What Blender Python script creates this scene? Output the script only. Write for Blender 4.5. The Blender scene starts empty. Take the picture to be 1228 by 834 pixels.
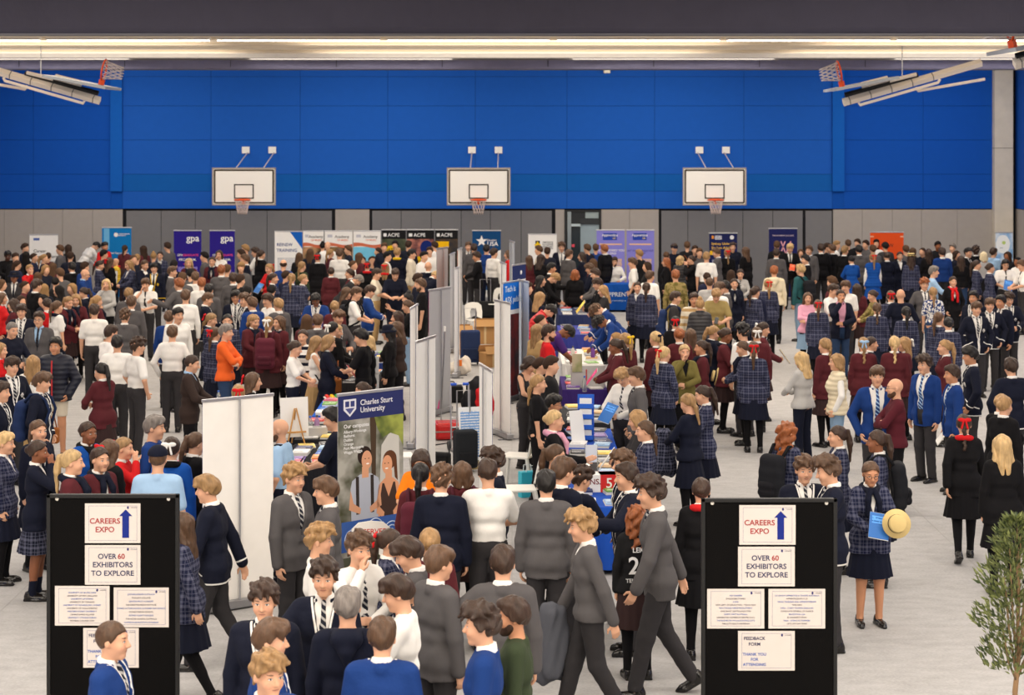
import bpy, math, random
import numpy as np
from mathutils import Matrix, Vector
random.seed(7)
S = bpy.context.scene
COL = S.collection
PI = math.pi

# ---------------------------------------------------------------- camera, world, lights, exposure
# a level 70 mm lens on a gallery 4.9 m above the floor, shifted down
HORIZON, FPX, CAMZ = 155.0, 70 / 36 * 1228, 4.9
cd = bpy.data.cameras.new('camera'); cam = bpy.data.objects.new('camera', cd); COL.objects.link(cam)
cam.location = (0, 0, CAMZ); cam.rotation_euler = (PI / 2, 0, 0)
cd.lens = 70; cd.sensor_width = 36; cd.sensor_fit = 'HORIZONTAL'
cd.shift_y = -(834 / 2 - HORIZON) / 1228
cd.clip_start = 0.5; cd.clip_end = 200
cd.dof.use_dof = True; cd.dof.focus_distance = 20.5; cd.dof.aperture_fstop = 4.0
S.camera = cam

w = bpy.data.worlds.new('world'); S.world = w; w.use_nodes = True
w.node_tree.nodes['Background'].inputs[0].default_value = (0.9, 0.95, 1, 1)
w.node_tree.nodes['Background'].inputs[1].default_value = 0.25

def area_light(x, y, z, sx, sy, power, col=(1, .925, .835)):
    l = bpy.data.lights.new('hall_or_fill_light', 'AREA'); l.shape = 'RECTANGLE'; l.size = sx; l.size_y = sy
    l.energy = power; l.color = col
    o = bpy.data.objects.new('hall_or_fill_light', l); COL.objects.link(o); o.location = (x, y, z)
    return o
# the hall's ceiling luminaires, in rows along the hall
for ly in (0, 4, 8, 12, 16, 21, 25, 29, 33, 37, 41, 45, 49, 53):
    for lx in (-12, -4, 4, 12):
        area_light(lx, ly, 6.66, 5.0, 0.9, 140 if ly < 18 else 88 if ly < 50 else 125)
for lx in (-12, -4, 4, 12):         # added unseen fill: one row brightens the end wall, one the camera-facing sides
    o = area_light(lx, 56.8, 6.62, 6.0, 0.5, 84); o.rotation_euler = (math.radians(38), 0, 0)
    o = area_light(lx, -2.0, 6.5, 5.0, 0.9, 230); o.rotation_euler = (math.radians(35), 0, 0)
for ly in (34, 41.5, 46.5):         # added fill without fixtures, aimed up to brighten the ceiling between the curtains
    for lx in (-11, 0, 11):
        o = area_light(lx, ly, 6.2, 9.0, 2.4, 88); o.rotation_euler = (PI, 0, 0)
S.view_settings.view_transform = 'Standard'; S.view_settings.look = 'None'
S.view_settings.exposure = 0.62; S.view_settings.gamma = 1
S.view_settings.use_curve_mapping = False
S.cycles.use_denoising = True
S.cycles.max_bounces = 5; S.cycles.diffuse_bounces = 3; S.cycles.glossy_bounces = 2
S.cycles.caustics_reflective = False; S.cycles.caustics_refractive = False

def unproj(px, py, z):
    """world x, y of the point at height z seen at a pixel of the photograph"""
    s = (py - HORIZON) / (CAMZ - z)
    return (px - 614) / s, FPX / s

def at_depth(px, py, D):
    return Vector(((px - 614) * D / FPX, D, CAMZ - (py - HORIZON) * D / FPX))

# ---------------------------------------------------------------- materials
def lin(c):
    return tuple((v / 255 / 12.92) if v / 255 <= .04045 else ((v / 255 + .055) / 1.055) ** 2.4 for v in c)

class NB:
    """small node-graph builder"""
    def __init__(s, name):
        s.m = bpy.data.materials.new(name); s.m.use_nodes = True
        s.t = s.m.node_tree; s.b = s.t.nodes['Principled BSDF']
    def n(s, typ, **kw):
        x = s.t.nodes.new(typ)
        for k, v in kw.items(): setattr(x, k, v)
        return x
    def put(s, sock, v):
        if isinstance(v, bpy.types.NodeSocket): s.t.links.new(v, sock)
        elif isinstance(v, (tuple, list)) and len(v) == 3 and sock.type == 'RGBA': sock.default_value = (*v, 1)
        else: sock.default_value = v
    def f(s, op, *a, clamp=False):
        x = s.n('ShaderNodeMath', operation=op, use_clamp=clamp)
        for i, v in enumerate(a): s.put(x.inputs[i], v)
        return x.outputs[0]
    def mix(s, fac, a, b):
        x = s.n('ShaderNodeMix', data_type='RGBA')
        s.put(x.inputs[0], fac); s.put(x.inputs[6], a); s.put(x.inputs[7], b)
        return x.outputs[2]
    def attr(s, name):
        x = s.n('ShaderNodeAttribute', attribute_name=name)
        y = s.n('ShaderNodeSeparateXYZ'); s.t.links.new(x.outputs['Vector'], y.inputs[0])
        return y.outputs
    def obj(s):
        x = s.n('ShaderNodeTexCoord'); return x.outputs['Object']
    def sep(s, v):
        y = s.n('ShaderNodeSeparateXYZ'); s.t.links.new(v, y.inputs[0]); return y.outputs
    def noise(s, vec, scale, detail=2, scl=None):
        if scl:
            mp = s.n('ShaderNodeMapping'); s.t.links.new(vec, mp.inputs[0]); mp.inputs['Scale'].default_value = scl; vec = mp.outputs[0]
        x = s.n('ShaderNodeTexNoise'); s.t.links.new(vec, x.inputs['Vector'])
        x.inputs['Scale'].default_value = scale; x.inputs['Detail'].default_value = detail
        return x.outputs['Fac']
    def bump(s, h, strength, dist=.01):
        x = s.n('ShaderNodeBump'); s.put(x.inputs['Height'], h); x.inputs['Strength'].default_value = strength; x.inputs['Distance'].default_value = dist
        s.t.links.new(x.outputs[0], s.b.inputs['Normal'])
    def done(s, base=None, rough=.6, metal=0, spec=None):
        if base is not None: s.put(s.b.inputs['Base Color'], base)
        s.put(s.b.inputs['Roughness'], rough); s.put(s.b.inputs['Metallic'], metal)
        if spec is not None: s.b.inputs['Specular IOR Level'].default_value = spec
        return s.m

_mats = {}
def mat(kind, c=(128, 128, 128), c2=None):
    key = (kind, c, c2)
    if key in _mats: return _mats[key]
    b = lin(c2) if c2 else (1, 1, 1)
    if c is None:           # the dye is the object's own colour, so that alike garments share one mesh
        g = NB(kind + '_dyed'); a = g.n('ShaderNodeObjectInfo').outputs['Color']
        def tone(k):
            x = g.n('ShaderNodeMix', data_type='RGBA', blend_type='MULTIPLY'); x.inputs[0].default_value = 1; g.put(x.inputs[6], a); x.inputs[7].default_value = (k, k, k, 1); return x.outputs[2]
    else:
        g = NB('%s_%d_%d_%d' % ((kind,) + tuple(c))); a = lin(c)
        def tone(k): return tuple(min(1, v * k) for v in a)
        dk = tone(.72); lt = tone(1.18)
    if kind == 'cloth':
        o = g.obj(); n1 = g.noise(o, 5, 3)
        g.bump(g.noise(o, 11, 4, (1, 1, .5)), .35, .02)
        m = g.done(g.mix(n1, tone(.88), tone(1.1)), .88, 0, .2)
    elif kind == 'piped':       # blazer with contrasting cord along the lapels, hem and cuffs and a crest on the pocket
        o = g.obj(); t = g.attr('trim')
        e = g.f('MINIMUM', g.f('MINIMUM', g.f('ABSOLUTE', g.f('SUBTRACT', t[0], .012)), g.f('ABSOLUTE', g.f('SUBTRACT', t[1], .014))), g.f('ABSOLUTE', g.f('SUBTRACT', t[2], .03)))
        p = g.sep(o)
        cr = g.f('ADD', g.f('POWER', g.f('DIVIDE', g.f('SUBTRACT', p[0], .105), .028), 2.0), g.f('POWER', g.f('DIVIDE', g.f('SUBTRACT', p[2], 1.235), .034), 2.0))
        crest = g.f('MULTIPLY', g.f('LESS_THAN', cr, 1.0), g.f('LESS_THAN', p[1], -.06))
        crest = g.f('MULTIPLY', crest, g.f('GREATER_THAN', g.noise(o, 90, 1), .47))
        mask = g.f('MAXIMUM', g.f('LESS_THAN', e, .0075), crest)
        g.bump(g.noise(o, 9, 4), .5, .03)
        m = g.done(g.mix(mask, a, b), .85, 0, .2)
    elif kind == 'plaid':
        o = g.obj(); p = g.sep(o); geo = g.n('ShaderNodeNewGeometry')
        vt = g.n('ShaderNodeVectorTransform', vector_type='NORMAL', convert_from='WORLD', convert_to='OBJECT')
        g.t.links.new(geo.outputs['Normal'], vt.inputs[0]); nn = g.sep(vt.outputs[0])
        side = g.f('GREATER_THAN', g.f('ABSOLUTE', nn[0]), g.f('ABSOLUTE', nn[1]))
        u = g.f('ADD', g.f('MULTIPLY', p[0], g.f('SUBTRACT', 1.0, side)), g.f('MULTIPLY', p[1], side))
        def stripe(v, per, wd, off=0.0): return g.f('LESS_THAN', g.f('FRACT', g.f('ADD', g.f('DIVIDE', v, per), 10.0 + off)), wd)
        k = g.f('ADD', g.f('MULTIPLY', stripe(u, .075, .3), .45), g.f('MULTIPLY', stripe(p[2], .085, .3), .45))
        k = g.f('ADD', k, g.f('MULTIPLY', g.f('MAXIMUM', stripe(u, .075, .08, .42), stripe(p[2], .085, .08, .42)), .55))
        g.bump(g.noise(o, 9, 4), .5, .03)
        m = g.done(g.mix(g.f('MINIMUM', k, 1.0), a, b), .9, 0, .2)
    elif kind == 'stripes':     # knit or tie with diagonal stripes
        o = g.obj(); p = g.sep(o)
        v = g.f('FRACT', g.f('ADD', g.f('DIVIDE', g.f('ADD', p[2], g.f('MULTIPLY', p[0], .8)), .05), 20.0))
        m = g.done(g.mix(g.f('LESS_THAN', v, .38), a, b), .7, 0, .3)
    elif kind == 'hoops':
        o = g.obj(); p = g.sep(o)
        v = g.f('FRACT', g.f('ADD', g.f('DIVIDE', p[2], .14), 20.0))
        m = g.done(g.mix(g.f('LESS_THAN', v, .4), a, b), .85, 0, .2)
    elif kind in ('camo', 'floral'):
        o = g.obj(); n1 = g.noise(o, 14 if kind == 'camo' else 26, 3)
        m = g.done(g.mix(g.f('GREATER_THAN', n1, .5), a, b), .9, 0, .2)
    elif kind == 'quilt':
        o = g.obj(); p = g.sep(o)
        g.bump(g.f('SINE', g.f('MULTIPLY', p[2], 88.0)), .3, .012)
        m = g.done(a, .5, 0, .4)
    elif kind == 'hair':
        o = g.obj(); n1 = g.noise(o, 38, 3, (1, 1, .18)); n2 = g.noise(o, 12, 2)
        v = g.f('ADD', g.f('MULTIPLY', n1, 1.3), g.f('MULTIPLY', n2, .5)); v = g.f('SUBTRACT', v, .4, clamp=True)
        g.bump(n1, .9, .012)
        m = g.done(g.mix(v, tone(.5), tone(1.55)), .48, 0, .35)
    elif kind == 'skin':        # tone from the object's own colour; eyes, brows and lips by their place on the head
        oi = g.n('ShaderNodeObjectInfo'); h = g.attr('hd'); ax = g.f('ABSOLUTE', h[0]); front = g.f('LESS_THAN', h[1], -.05)
        def ell(u, cu, ru, v, cv, rv): return g.f('LESS_THAN', g.f('ADD', g.f('POWER', g.f('DIVIDE', g.f('SUBTRACT', u, cu), ru), 2.0), g.f('POWER', g.f('DIVIDE', g.f('SUBTRACT', v, cv), rv), 2.0)), 1.0)
        tone = oi.outputs['Color']; n1 = g.noise(g.obj(), 7, 3)
        mul = g.n('ShaderNodeMix', data_type='RGBA', blend_type='MULTIPLY'); mul.inputs[0].default_value = 1.0
        g.put(mul.inputs[6], tone); g.put(mul.inputs[7], g.mix(n1, (.9, .86, .84), (1, 1, 1)))
        ck = g.f('MULTIPLY', ell(ax, .042, .022, h[2], -.03, .02), .22)
        base = g.mix(g.f('MULTIPLY', ck, front), mul.outputs[2], (.55, .2, .15))
        zc = g.f('SUBTRACT', h[2], g.f('MULTIPLY', g.f('MULTIPLY', h[0], h[0]), 6.0))
        lips = g.mix(.45, mul.outputs[2], (.42, .12, .1))
        base = g.mix(g.f('MULTIPLY', ell(h[0], 0.0, .025, zc, -.0575, .0085), front), base, lips)
        base = g.mix(g.f('MULTIPLY', ell(h[0], 0.0, .023, zc, -.0565, .0016), front), base, (.1, .03, .03))
        base = g.mix(g.f('MULTIPLY', ell(ax, .034, .0145, h[2], .011, .0075), front), base, (.12, .07, .05))
        base = g.mix(g.f('MULTIPLY', ell(ax, .034, .013, h[2], .0095, .0055), front), base, (.7, .68, .66))
        base = g.mix(g.f('MULTIPLY', ell(ax, .033, .006, h[2], .010, .006), front), base, (.03, .02, .015))
        zb = g.f('SUBTRACT', h[2], g.f('MULTIPLY', g.f('SUBTRACT', ax, .03), .12))
        base = g.mix(g.f('MULTIPLY', ell(ax, .034, .019, zb, .0335, .005), front), base, g.mix(.75, mul.outputs[2], (.05, .03, .02)))
        m = g.done(base, .55, 0, .35)
        g.b.inputs['Subsurface Weight'].default_value = 0
    elif kind == 'plain':
        m = g.done(a, .5, 0, .4)
    elif kind == 'matte':
        o = g.obj(); m = g.done(g.mix(g.noise(o, 6, 2), tuple(v * .94 for v in a), tuple(min(1, v * 1.04) for v in a)), .85, 0, .2)
    elif kind == 'metal':
        m = g.done(a, .32, .9)
    elif kind == 'gloss':
        m = g.done(a, .22, 0, .5)
    elif kind == 'felt':
        o = g.obj(); g.bump(g.noise(o, 160, 2), .4, .004); m = g.done(a, .95, 0, .1)
    elif kind == 'lamp':
        m = g.done((0, 0, 0), .5); g.b.inputs['Emission Color'].default_value = (1, .9, .76, 1); g.b.inputs['Emission Strength'].default_value = 5
    elif kind == 'glass':
        m = g.done((.8, .9, .9), .05); g.b.inputs['Transmission Weight'].default_value = .9; g.b.inputs['Alpha'].default_value = .45
    elif kind == 'foliage':
        oi = g.n('ShaderNodeNewGeometry'); m = g.done(g.mix(oi.outputs['Random Per Island'], a, b), .5, 0, .4)
    elif kind == 'bark':
        o = g.obj(); n1 = g.noise(o, 40, 3, (1, 1, .3)); g.bump(n1, .8, .01); m = g.done(g.mix(n1, dk, lt), .9)
    elif kind == 'photo':       # printed picture on a banner: blurred patches of the two colours
        o = g.obj(); n1 = g.noise(o, 3.2, 3); v = g.n('ShaderNodeMapRange'); g.put(v.inputs[0], n1); v.inputs[1].default_value = .38; v.inputs[2].default_value = .62
        m = g.done(g.mix(v.outputs[0], a, b), .55, 0, .3)
    elif kind == 'print':       # fine lines of small type
        o = g.obj(); p = g.sep(o)
        ln = g.f('LESS_THAN', g.f('FRACT', g.f('ADD', g.f('MULTIPLY', p[2], 26.0), 50.0)), .45)
        m = g.done(g.mix(g.f('MULTIPLY', ln, g.f('GREATER_THAN', g.noise(o, 60, 1), .42)), a, b), .6, 0, .3)
    _mats[key] = m
    return m

# ---------------------------------------------------------------- objects
def mesh(name, v, f, attrs=None, smooth=True):
    v = np.asarray(v, dtype=np.float32); me = bpy.data.meshes.new(name)
    if isinstance(f, np.ndarray):
        k = f.shape[1]; me.vertices.add(len(v)); me.vertices.foreach_set('co', v.ravel())
        me.loops.add(f.size); me.loops.foreach_set('vertex_index', f.astype(np.int32).ravel())
        me.polygons.add(len(f)); me.polygons.foreach_set('loop_start', np.arange(0, f.size, k, dtype=np.int32))
        me.polygons.foreach_set('loop_total', np.full(len(f), k, dtype=np.int32))
        me.update(calc_edges=True)
    else:
        me.from_pydata([tuple(map(float, p)) for p in v], [], f); me.update()
    if smooth: me.polygons.foreach_set('use_smooth', np.ones(len(me.polygons), dtype=bool))
    for k, a in (attrs or {}).items():
        at = me.attributes.new(k, 'FLOAT_VECTOR', 'POINT'); at.data.foreach_set('vector', np.asarray(a, dtype=np.float32).ravel())
    return me

_alt = {}
def put(name, me, m=None, parent=None, M=None, color=None, **props):
    if m is not None:
        if not me.materials: me.materials.append(m)
        elif me.materials[0] != m:
            k = (me.name, m.name)
            if k not in _alt: c = me.copy(); c.materials[0] = m; _alt[k] = c
            me = _alt[k]
    o = bpy.data.objects.new(name, me); COL.objects.link(o)
    if parent is not None: o.parent = parent
    if M is not None: o.matrix_basis = M
    if color is not None: o.color = (*color, 1)
    for k, v in props.items(): o[k] = v
    return o

def empty(name, M=None, **props):
    o = bpy.data.objects.new(name, None); COL.objects.link(o); o.empty_display_size = .1
    if M is not None: o.matrix_basis = M
    for k, v in props.items(): o[k] = v
    return o

def T(x=0, y=0, z=0, rz=0, rx=0, ry=0, s=1):
    return Matrix.Translation((x, y, z)) @ Matrix.Rotation(rz, 4, 'Z') @ Matrix.Rotation(ry, 4, 'Y') @ Matrix.Rotation(rx, 4, 'X') @ Matrix.Scale(s, 4)

def box(x0, x1, y0, y1, z0, z1, bev=0.0):
    """box vertices and faces with a small chamfer on all edges"""
    if bev <= 0:
        v = [(x, y, z) for z in (z0, z1) for y in (y0, y1) for x in (x0, x1)]
        return v, [(0, 2, 3, 1), (4, 5, 7, 6), (0, 1, 5, 4), (2, 6, 7, 3), (0, 4, 6, 2), (1, 3, 7, 5)]
    import bmesh
    bm = bmesh.new(); v, f = box(x0, x1, y0, y1, z0, z1)
    vs = [bm.verts.new(p) for p in v]
    for q in f: bm.faces.new([vs[i] for i in q])
    bmesh.ops.bevel(bm, geom=bm.edges[:], offset=bev, segments=2, affect='EDGES', profile=.5)
    bm.verts.index_update(); out = [tuple(p.co) for p in bm.verts], [tuple(p.index for p in q.verts) for q in bm.faces]
    bm.free(); return out

def join(*parts):
    V, F = [], []
    for v, f in parts:
        n = len(V); V += [tuple(p) for p in v]; F += [tuple(i + n for i in q) for q in f]
    return V, F

def tube(pts, r, seg=8, caps=True):
    pts = [Vector(p) for p in pts]; rr = r if isinstance(r, (list, tuple)) else [r] * len(pts)
    V, F = [], []; up = Vector((0, 0, 1)); prev = None
    for i, p in enumerate(pts):
        d = (pts[min(i + 1, len(pts) - 1)] - pts[max(i - 1, 0)]).normalized()
        a = d.cross(up) if prev is None else (prev - d * prev.dot(d))
        if a.length < 1e-4: a = d.cross(Vector((1, 0, 0)))
        a.normalize(); prev = a; b = d.cross(a)
        for k in range(seg):
            t = 2 * PI * k / seg; V.append(tuple(p + (a * math.cos(t) + b * math.sin(t)) * rr[i]))
    for i in range(len(pts) - 1):
        for k in range(seg):
            k2 = (k + 1) % seg; F.append((i * seg + k, i * seg + k2, (i + 1) * seg + k2, (i + 1) * seg + k))
    if caps:
        F.append(tuple(range(seg))[::-1]); F.append(tuple((len(pts) - 1) * seg + k for k in range(seg)))
    return V, F

def lathe(prof, seg=20):
    """surface of revolution of (r, z) pairs"""
    V, F = [], []
    for r, z in prof:
        for k in range(seg): t = 2 * PI * k / seg; V.append((r * math.cos(t), r * math.sin(t), z))
    for i in range(len(prof) - 1):
        for k in range(seg): k2 = (k + 1) % seg; F.append((i * seg + k, i * seg + k2, (i + 1) * seg + k2, (i + 1) * seg + k))
    return V, F

def bx(name, m, parent=None, d=(0, 1, 0, 1, 0, 1), bev=0.0, M=None, **props):
    v, f = box(*d, bev=bev); return put(name, mesh(name, v, f, smooth=False), m, parent, M, **props)

def shape(name, vf, m, parent=None, M=None, smooth=False, **props):
    return put(name, mesh(name, vf[0], vf[1], smooth=smooth), m, parent, M, **props)

_txt = {}
def text(name, s, size, m, parent, M, align='CENTER', spacing=1.0, depth=.0006, bold=.012):
    """raised lettering; text stands in the local xz plane facing -y"""
    k = (s, round(size, 4), align, spacing, bold)
    if k not in _txt:
        cu = bpy.data.curves.new('lettering', 'FONT'); cu.body = s; cu.size = size; cu.align_x = align; cu.align_y = 'CENTER'
        cu.space_line = spacing; cu.extrude = depth; cu.offset = size * bold; cu.resolution_u = 3
        ob = bpy.data.objects.new('tmp_text', cu); COL.objects.link(ob)
        dg = bpy.context.evaluated_depsgraph_get(); me = bpy.data.meshes.new_from_object(ob.evaluated_get(dg))
        bpy.data.objects.remove(ob); me.name = 'lettering'; me.transform(Matrix.Rotation(PI / 2, 4, 'X')); me.materials.clear(); _txt[k] = me
    return put(name, _txt[k], m, parent, M)
# ---------------------------------------------------------------- the hall
DW = 60.45; SW = FPX / DW                                   # the end wall's distance and its pixels per metre
def wx(px): return (px - 614) / SW
def wz(py): return CAMZ - (py - HORIZON) / SW
CARPET = NB('carpet'); _o = CARPET.obj()
_s = CARPET.sep(_o)
_tile = CARPET.f('MULTIPLY', CARPET.f('SUBTRACT', CARPET.noise(_o, .9, 2, (1, .35, 1)), .5), .10)
_n = CARPET.f('ADD', CARPET.f('MULTIPLY', CARPET.noise(_o, 55, 3, (.6, 1, 1)), .55), CARPET.f('MULTIPLY', CARPET.noise(_o, 7, 3, (.6, 1, 1)), .45))
_n = CARPET.f('ADD', _n, _tile)
_r = CARPET.n('ShaderNodeMapRange'); CARPET.put(_r.inputs[0], _n); _r.inputs[1].default_value = .3; _r.inputs[2].default_value = .7
CARPET.bump(CARPET.noise(_o, 120, 2), .4, .006)
CARPETM = CARPET.done(CARPET.mix(_r.outputs[0], lin((158, 156, 155)), lin((188, 186, 185))), .95, 0, .1)
fl = bx('floor', CARPETM, d=(-17.2, 17.2, -4, DW + 2, -.2, 0), kind='structure')
for i in range(13):     # seams of the carpet rolls
    x = -15.6 + i * 2.6
    bx('carpet_seam', mat('matte', (166, 164, 162)), fl, (x - .006, x + .006, -3, DW, 0, .0015))
WALLBLUE = lambda c: mat('matte', c)
wall = bx('wall_back', mat('matte', (30, 30, 34)), d=(-17.2, 15.6, DW + .06, DW + .3, 0, 7), kind='structure')
# cut-out for the glazed door is dressed in front of the wall
cols = [-64, 40, 133, 147, 253, 360, 465, 570, 680, 785, 892, 998, 1012, 1107, 1190]
rows = [(250.5, 229.5), (229.5, 209), (209, 168), (168, 127), (127, 92), (92, 50)]
for a, b in zip(cols, cols[1:]):
    if b - a < 20: continue
    for (r0, r1) in rows:
        mid = 147 <= a < 998
        c = (10, 78, 174) if not mid else (26, 90, 184)
        if (r0, r1) == (229.5, 209) and mid: c = (12, 90, 172)
        bx('panel', mat('matte', c), wall, (wx(a) + .004, wx(b) - .004, DW, DW + .06, wz(r0) + .004, wz(r1) - .004))
for k, (a, b) in enumerate(((133, 147), (998, 1012))):
    bx('trim_%d' % (k + 1), mat('matte', (14, 92, 184)), None, (wx(a), wx(b), DW - .09, DW, wz(229.5), wz(50)), kind='structure')
    bx('panel', mat('matte', (8, 76, 168)), wall, (wx(a), wx(b), DW, DW + .06, wz(250.5), wz(229.5)))
def low(a, b, seams, c, inset):
    e = [a] + seams + [b]
    for p, q in zip(e, e[1:]): bx('panel', mat('matte', c), wall, (wx(p) + (.008 if inset else .004), wx(q) - (.008 if inset else .004), DW + inset, DW + .06, .02, wz(251.5 if not inset else 253)))
LG, DG = (168, 161, 155), (122, 121, 123)
low(-64, 147, [-30, 5, 40, 75, 111], LG, 0); low(151, 398, [193, 234, 276, 320, 361], DG, .035); low(402, 443, [], LG, 0)
low(446, 662, [481, 517, 553, 588, 625], DG, .035); low(666, 677, [], LG, 0); low(721, 790, [755], LG, 0)
low(793, 963, [825, 858, 891, 927], DG, .035); low(966, 998, [], DG, .035); low(999, 1190, [1034, 1070, 1105, 1148], LG, 0)
# glazed door at the back
dr = empty('door_1', T(), kind='structure')
bx('frame', mat('plain', (28, 30, 32)), dr, (wx(677), wx(680), DW - .03, DW + .06, 0, wz(252))); bx('frame', mat('plain', (28, 30, 32)), dr, (wx(718.5), wx(721), DW - .03, DW + .06, 0, wz(252)))
bx('frame', mat('plain', (28, 30, 32)), dr, (wx(680), wx(718.5), DW - .03, DW + .06, wz(254), wz(252))); bx('transom', mat('plain', (40, 44, 48)), dr, (wx(695), wx(718.5), DW - .02, DW + .05, wz(269), wz(262.5)))
bx('jamb', mat('metal', (150, 160, 165)), dr, (wx(680.5), wx(685), DW - .05, DW + .04, 0, wz(254)))
bx('corridor_wall', mat('matte', (150, 166, 174)), dr, (wx(696), wx(718.5), DW + .03, DW + .05, 0, wz(269)))
bx('upper_light', mat('gloss', (150, 164, 166)), dr, (wx(702), wx(718), DW + .01, DW + .03, wz(262), wz(254.5)))
bx('door_leaf', mat('gloss', (34, 44, 50)), dr, (wx(685.5), wx(695.5), DW, DW + .05, 0, wz(272)))
bx('closer', mat('metal', (190, 205, 210)), dr, (wx(685), wx(696), DW - .1, DW, wz(271.5), wz(268.5)))
bx('panel', mat('plain', (30, 34, 38)), dr, (wx(685.5), wx(702), DW + .01, DW + .05, wz(268), wz(254)))
bx('sign', mat('plain', (220, 70, 90)), dr, (wx(685.5), wx(689), DW - .02, DW, wz(296.5), wz(293)))
# concrete column, side walls, gallery wall
cm = NB('concrete'); _p = cm.obj(); CONC = cm.done(cm.mix(cm.noise(_p, 3, 4), lin((198, 190, 176)), lin((224, 215, 200))), .9)
col_ = bx('column', CONC, d=(wx(1190), wx(1212), DW - .3, DW + .1, 0, wz(178)), kind='structure')
bx('upper_lift', CONC, col_, (wx(1190), wx(1212), DW - .3, DW + .1, wz(177.4), wz(50)))
wr = bx('wall_right', mat('matte', (60, 60, 64)), d=(15.32, 15.6, -4, DW + .3, 0, 7), kind='structure')
wl = bx('wall_left', mat('matte', (60, 60, 64)), d=(-17.2, -16.9, -4, DW + .3, 0, 7), kind='structure')
for sx_, par, xin in ((1, wr, 15.32), (-1, wl, -16.9)):
    y = 0
    while y < DW - .1:
        y2 = min(y + 4.05, DW); x0, x1 = (xin - .04, xin) if sx_ > 0 else (xin, xin + .04)
        bx('panel', mat('matte', (8, 76, 168)), par, (x0, x1, y + .005, y2 - .005, 2.5, 6.75)); bx('panel', mat('matte', LG), par, (x0, x1, y + .005, y2 - .005, .02, 2.48)); y = y2
bx('wall_front', mat('matte', (200, 196, 188)), d=(-17.2, 15.6, -4.3, -4, 0, 7), kind='structure')
ce = bx('ceiling', mat('matte', (232, 216, 190)), d=(-17.2, 15.6, -4, DW + .3, 6.76, 7), kind='structure')
for i, y in enumerate((38.6, 40.6, 42.6, 44.6, 46.8)):   # acoustic ceiling battens across the hall
    bx('batten', mat('matte', (236, 222, 198) if i % 2 else (222, 206, 180)), ce, (-16.8, 15.2, y - .5, y + .5, 6.70, 6.76))
bx('ceiling_beam', mat('matte', (240, 236, 230)), ce, (-16.8, 15.2, 48.3, 48.9, 6.64, 6.76))
bx('ceiling_beam', mat('matte', (120, 116, 112)), ce, (-16.8, 15.2, 49.4, 49.6, 6.62, 6.76))
# divider curtains, drawn up under the ceiling
def curtain(D, zb, zt, label, c):
    cu = empty('divider_curtain', T(0, D, 0), category='curtain', label=label, group=None or 'raised divider curtains')
    n = 160; V, F = [], []
    for i in range(n + 1):
        x = -16.7 + 31.8 * i / n; yy = .04 * math.sin(i * .55) + .03 * math.sin(i * .21 + 1)
        for z, k in ((zb, 0), (zb + .07, .3), ((zb + zt) / 2, 1), (zt, .6)): V.append((x, yy * k - .09, z))
    for i in range(n):
        for j in range(3): a = i * 4 + j; F.append((a, a + 4, a + 5, a + 1))
    nV = len(V); V += [(x, y + .3, z) for x, y, z in V]; F += [tuple(q + nV for q in reversed(f)) for f in F]
    for i in range(n): F.append((i * 4, i * 4 + nV, i * 4 + 4 + nV, i * 4 + 4))
    shape('fabric', (V, F), mat('cloth', c), cu, smooth=True)
    shape('bottom_bar', tube([(-16.6, .06, zb + .02), (15.0, .06, zb + .02)], .045, 8), mat('metal', (120, 120, 126)), cu)
    for k in range(12 if D > 30 else 0): shape('hanger', tube([(-15 + k * 2.65, -.13, zb + .05), (-15 + k * 2.65, -.13, zt)], .008, 5), mat('plain', (46, 46, 56)), cu)
curtain(19.0, CAMZ + (HORIZON - 40) * 19 / FPX, 6.75, 'dark grey divider curtain rolled up across the top of the view', (58, 56, 68))
curtain(50.0, CAMZ + (HORIZON - 83) * 50 / FPX, 6.74, 'dark navy curtain strip hanging between the pale ceiling and the blue wall', (128, 126, 152))
# luminaires between the two curtains
for k in range(9):
    x = -14.3 + k * 3.36; e = empty('strip_light', T(x, 39.35, 6.66), category='ceiling light', group='ceiling strip lights')
    e['label'] = '%s strip light under the pale ceiling, counted from the teal banner side' % (['first', 'second', 'third', 'fourth', 'fifth', 'sixth', 'seventh', 'eighth', 'ninth'][k])
    bx('housing', mat('plain', (226, 222, 214)), e, (-1.62, 1.62, -.09, .09, 0, .06), .008); bx('diffuser', mat('lamp'), e, (-1.6, 1.6, -.05, .05, -.02, 0))
    for h_ in (-1.3, 1.3): shape('hanger', tube([(h_, 0, .05), (h_, 0, .095)], .012, 5), mat('metal', (180, 180, 180)), e)
# ---------------------------------------------------------------- figures: smooth implicit surfaces, one closed skin per figure
def axis(a, b, h): return np.arange(a, b + h, h, dtype=np.float32)

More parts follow.
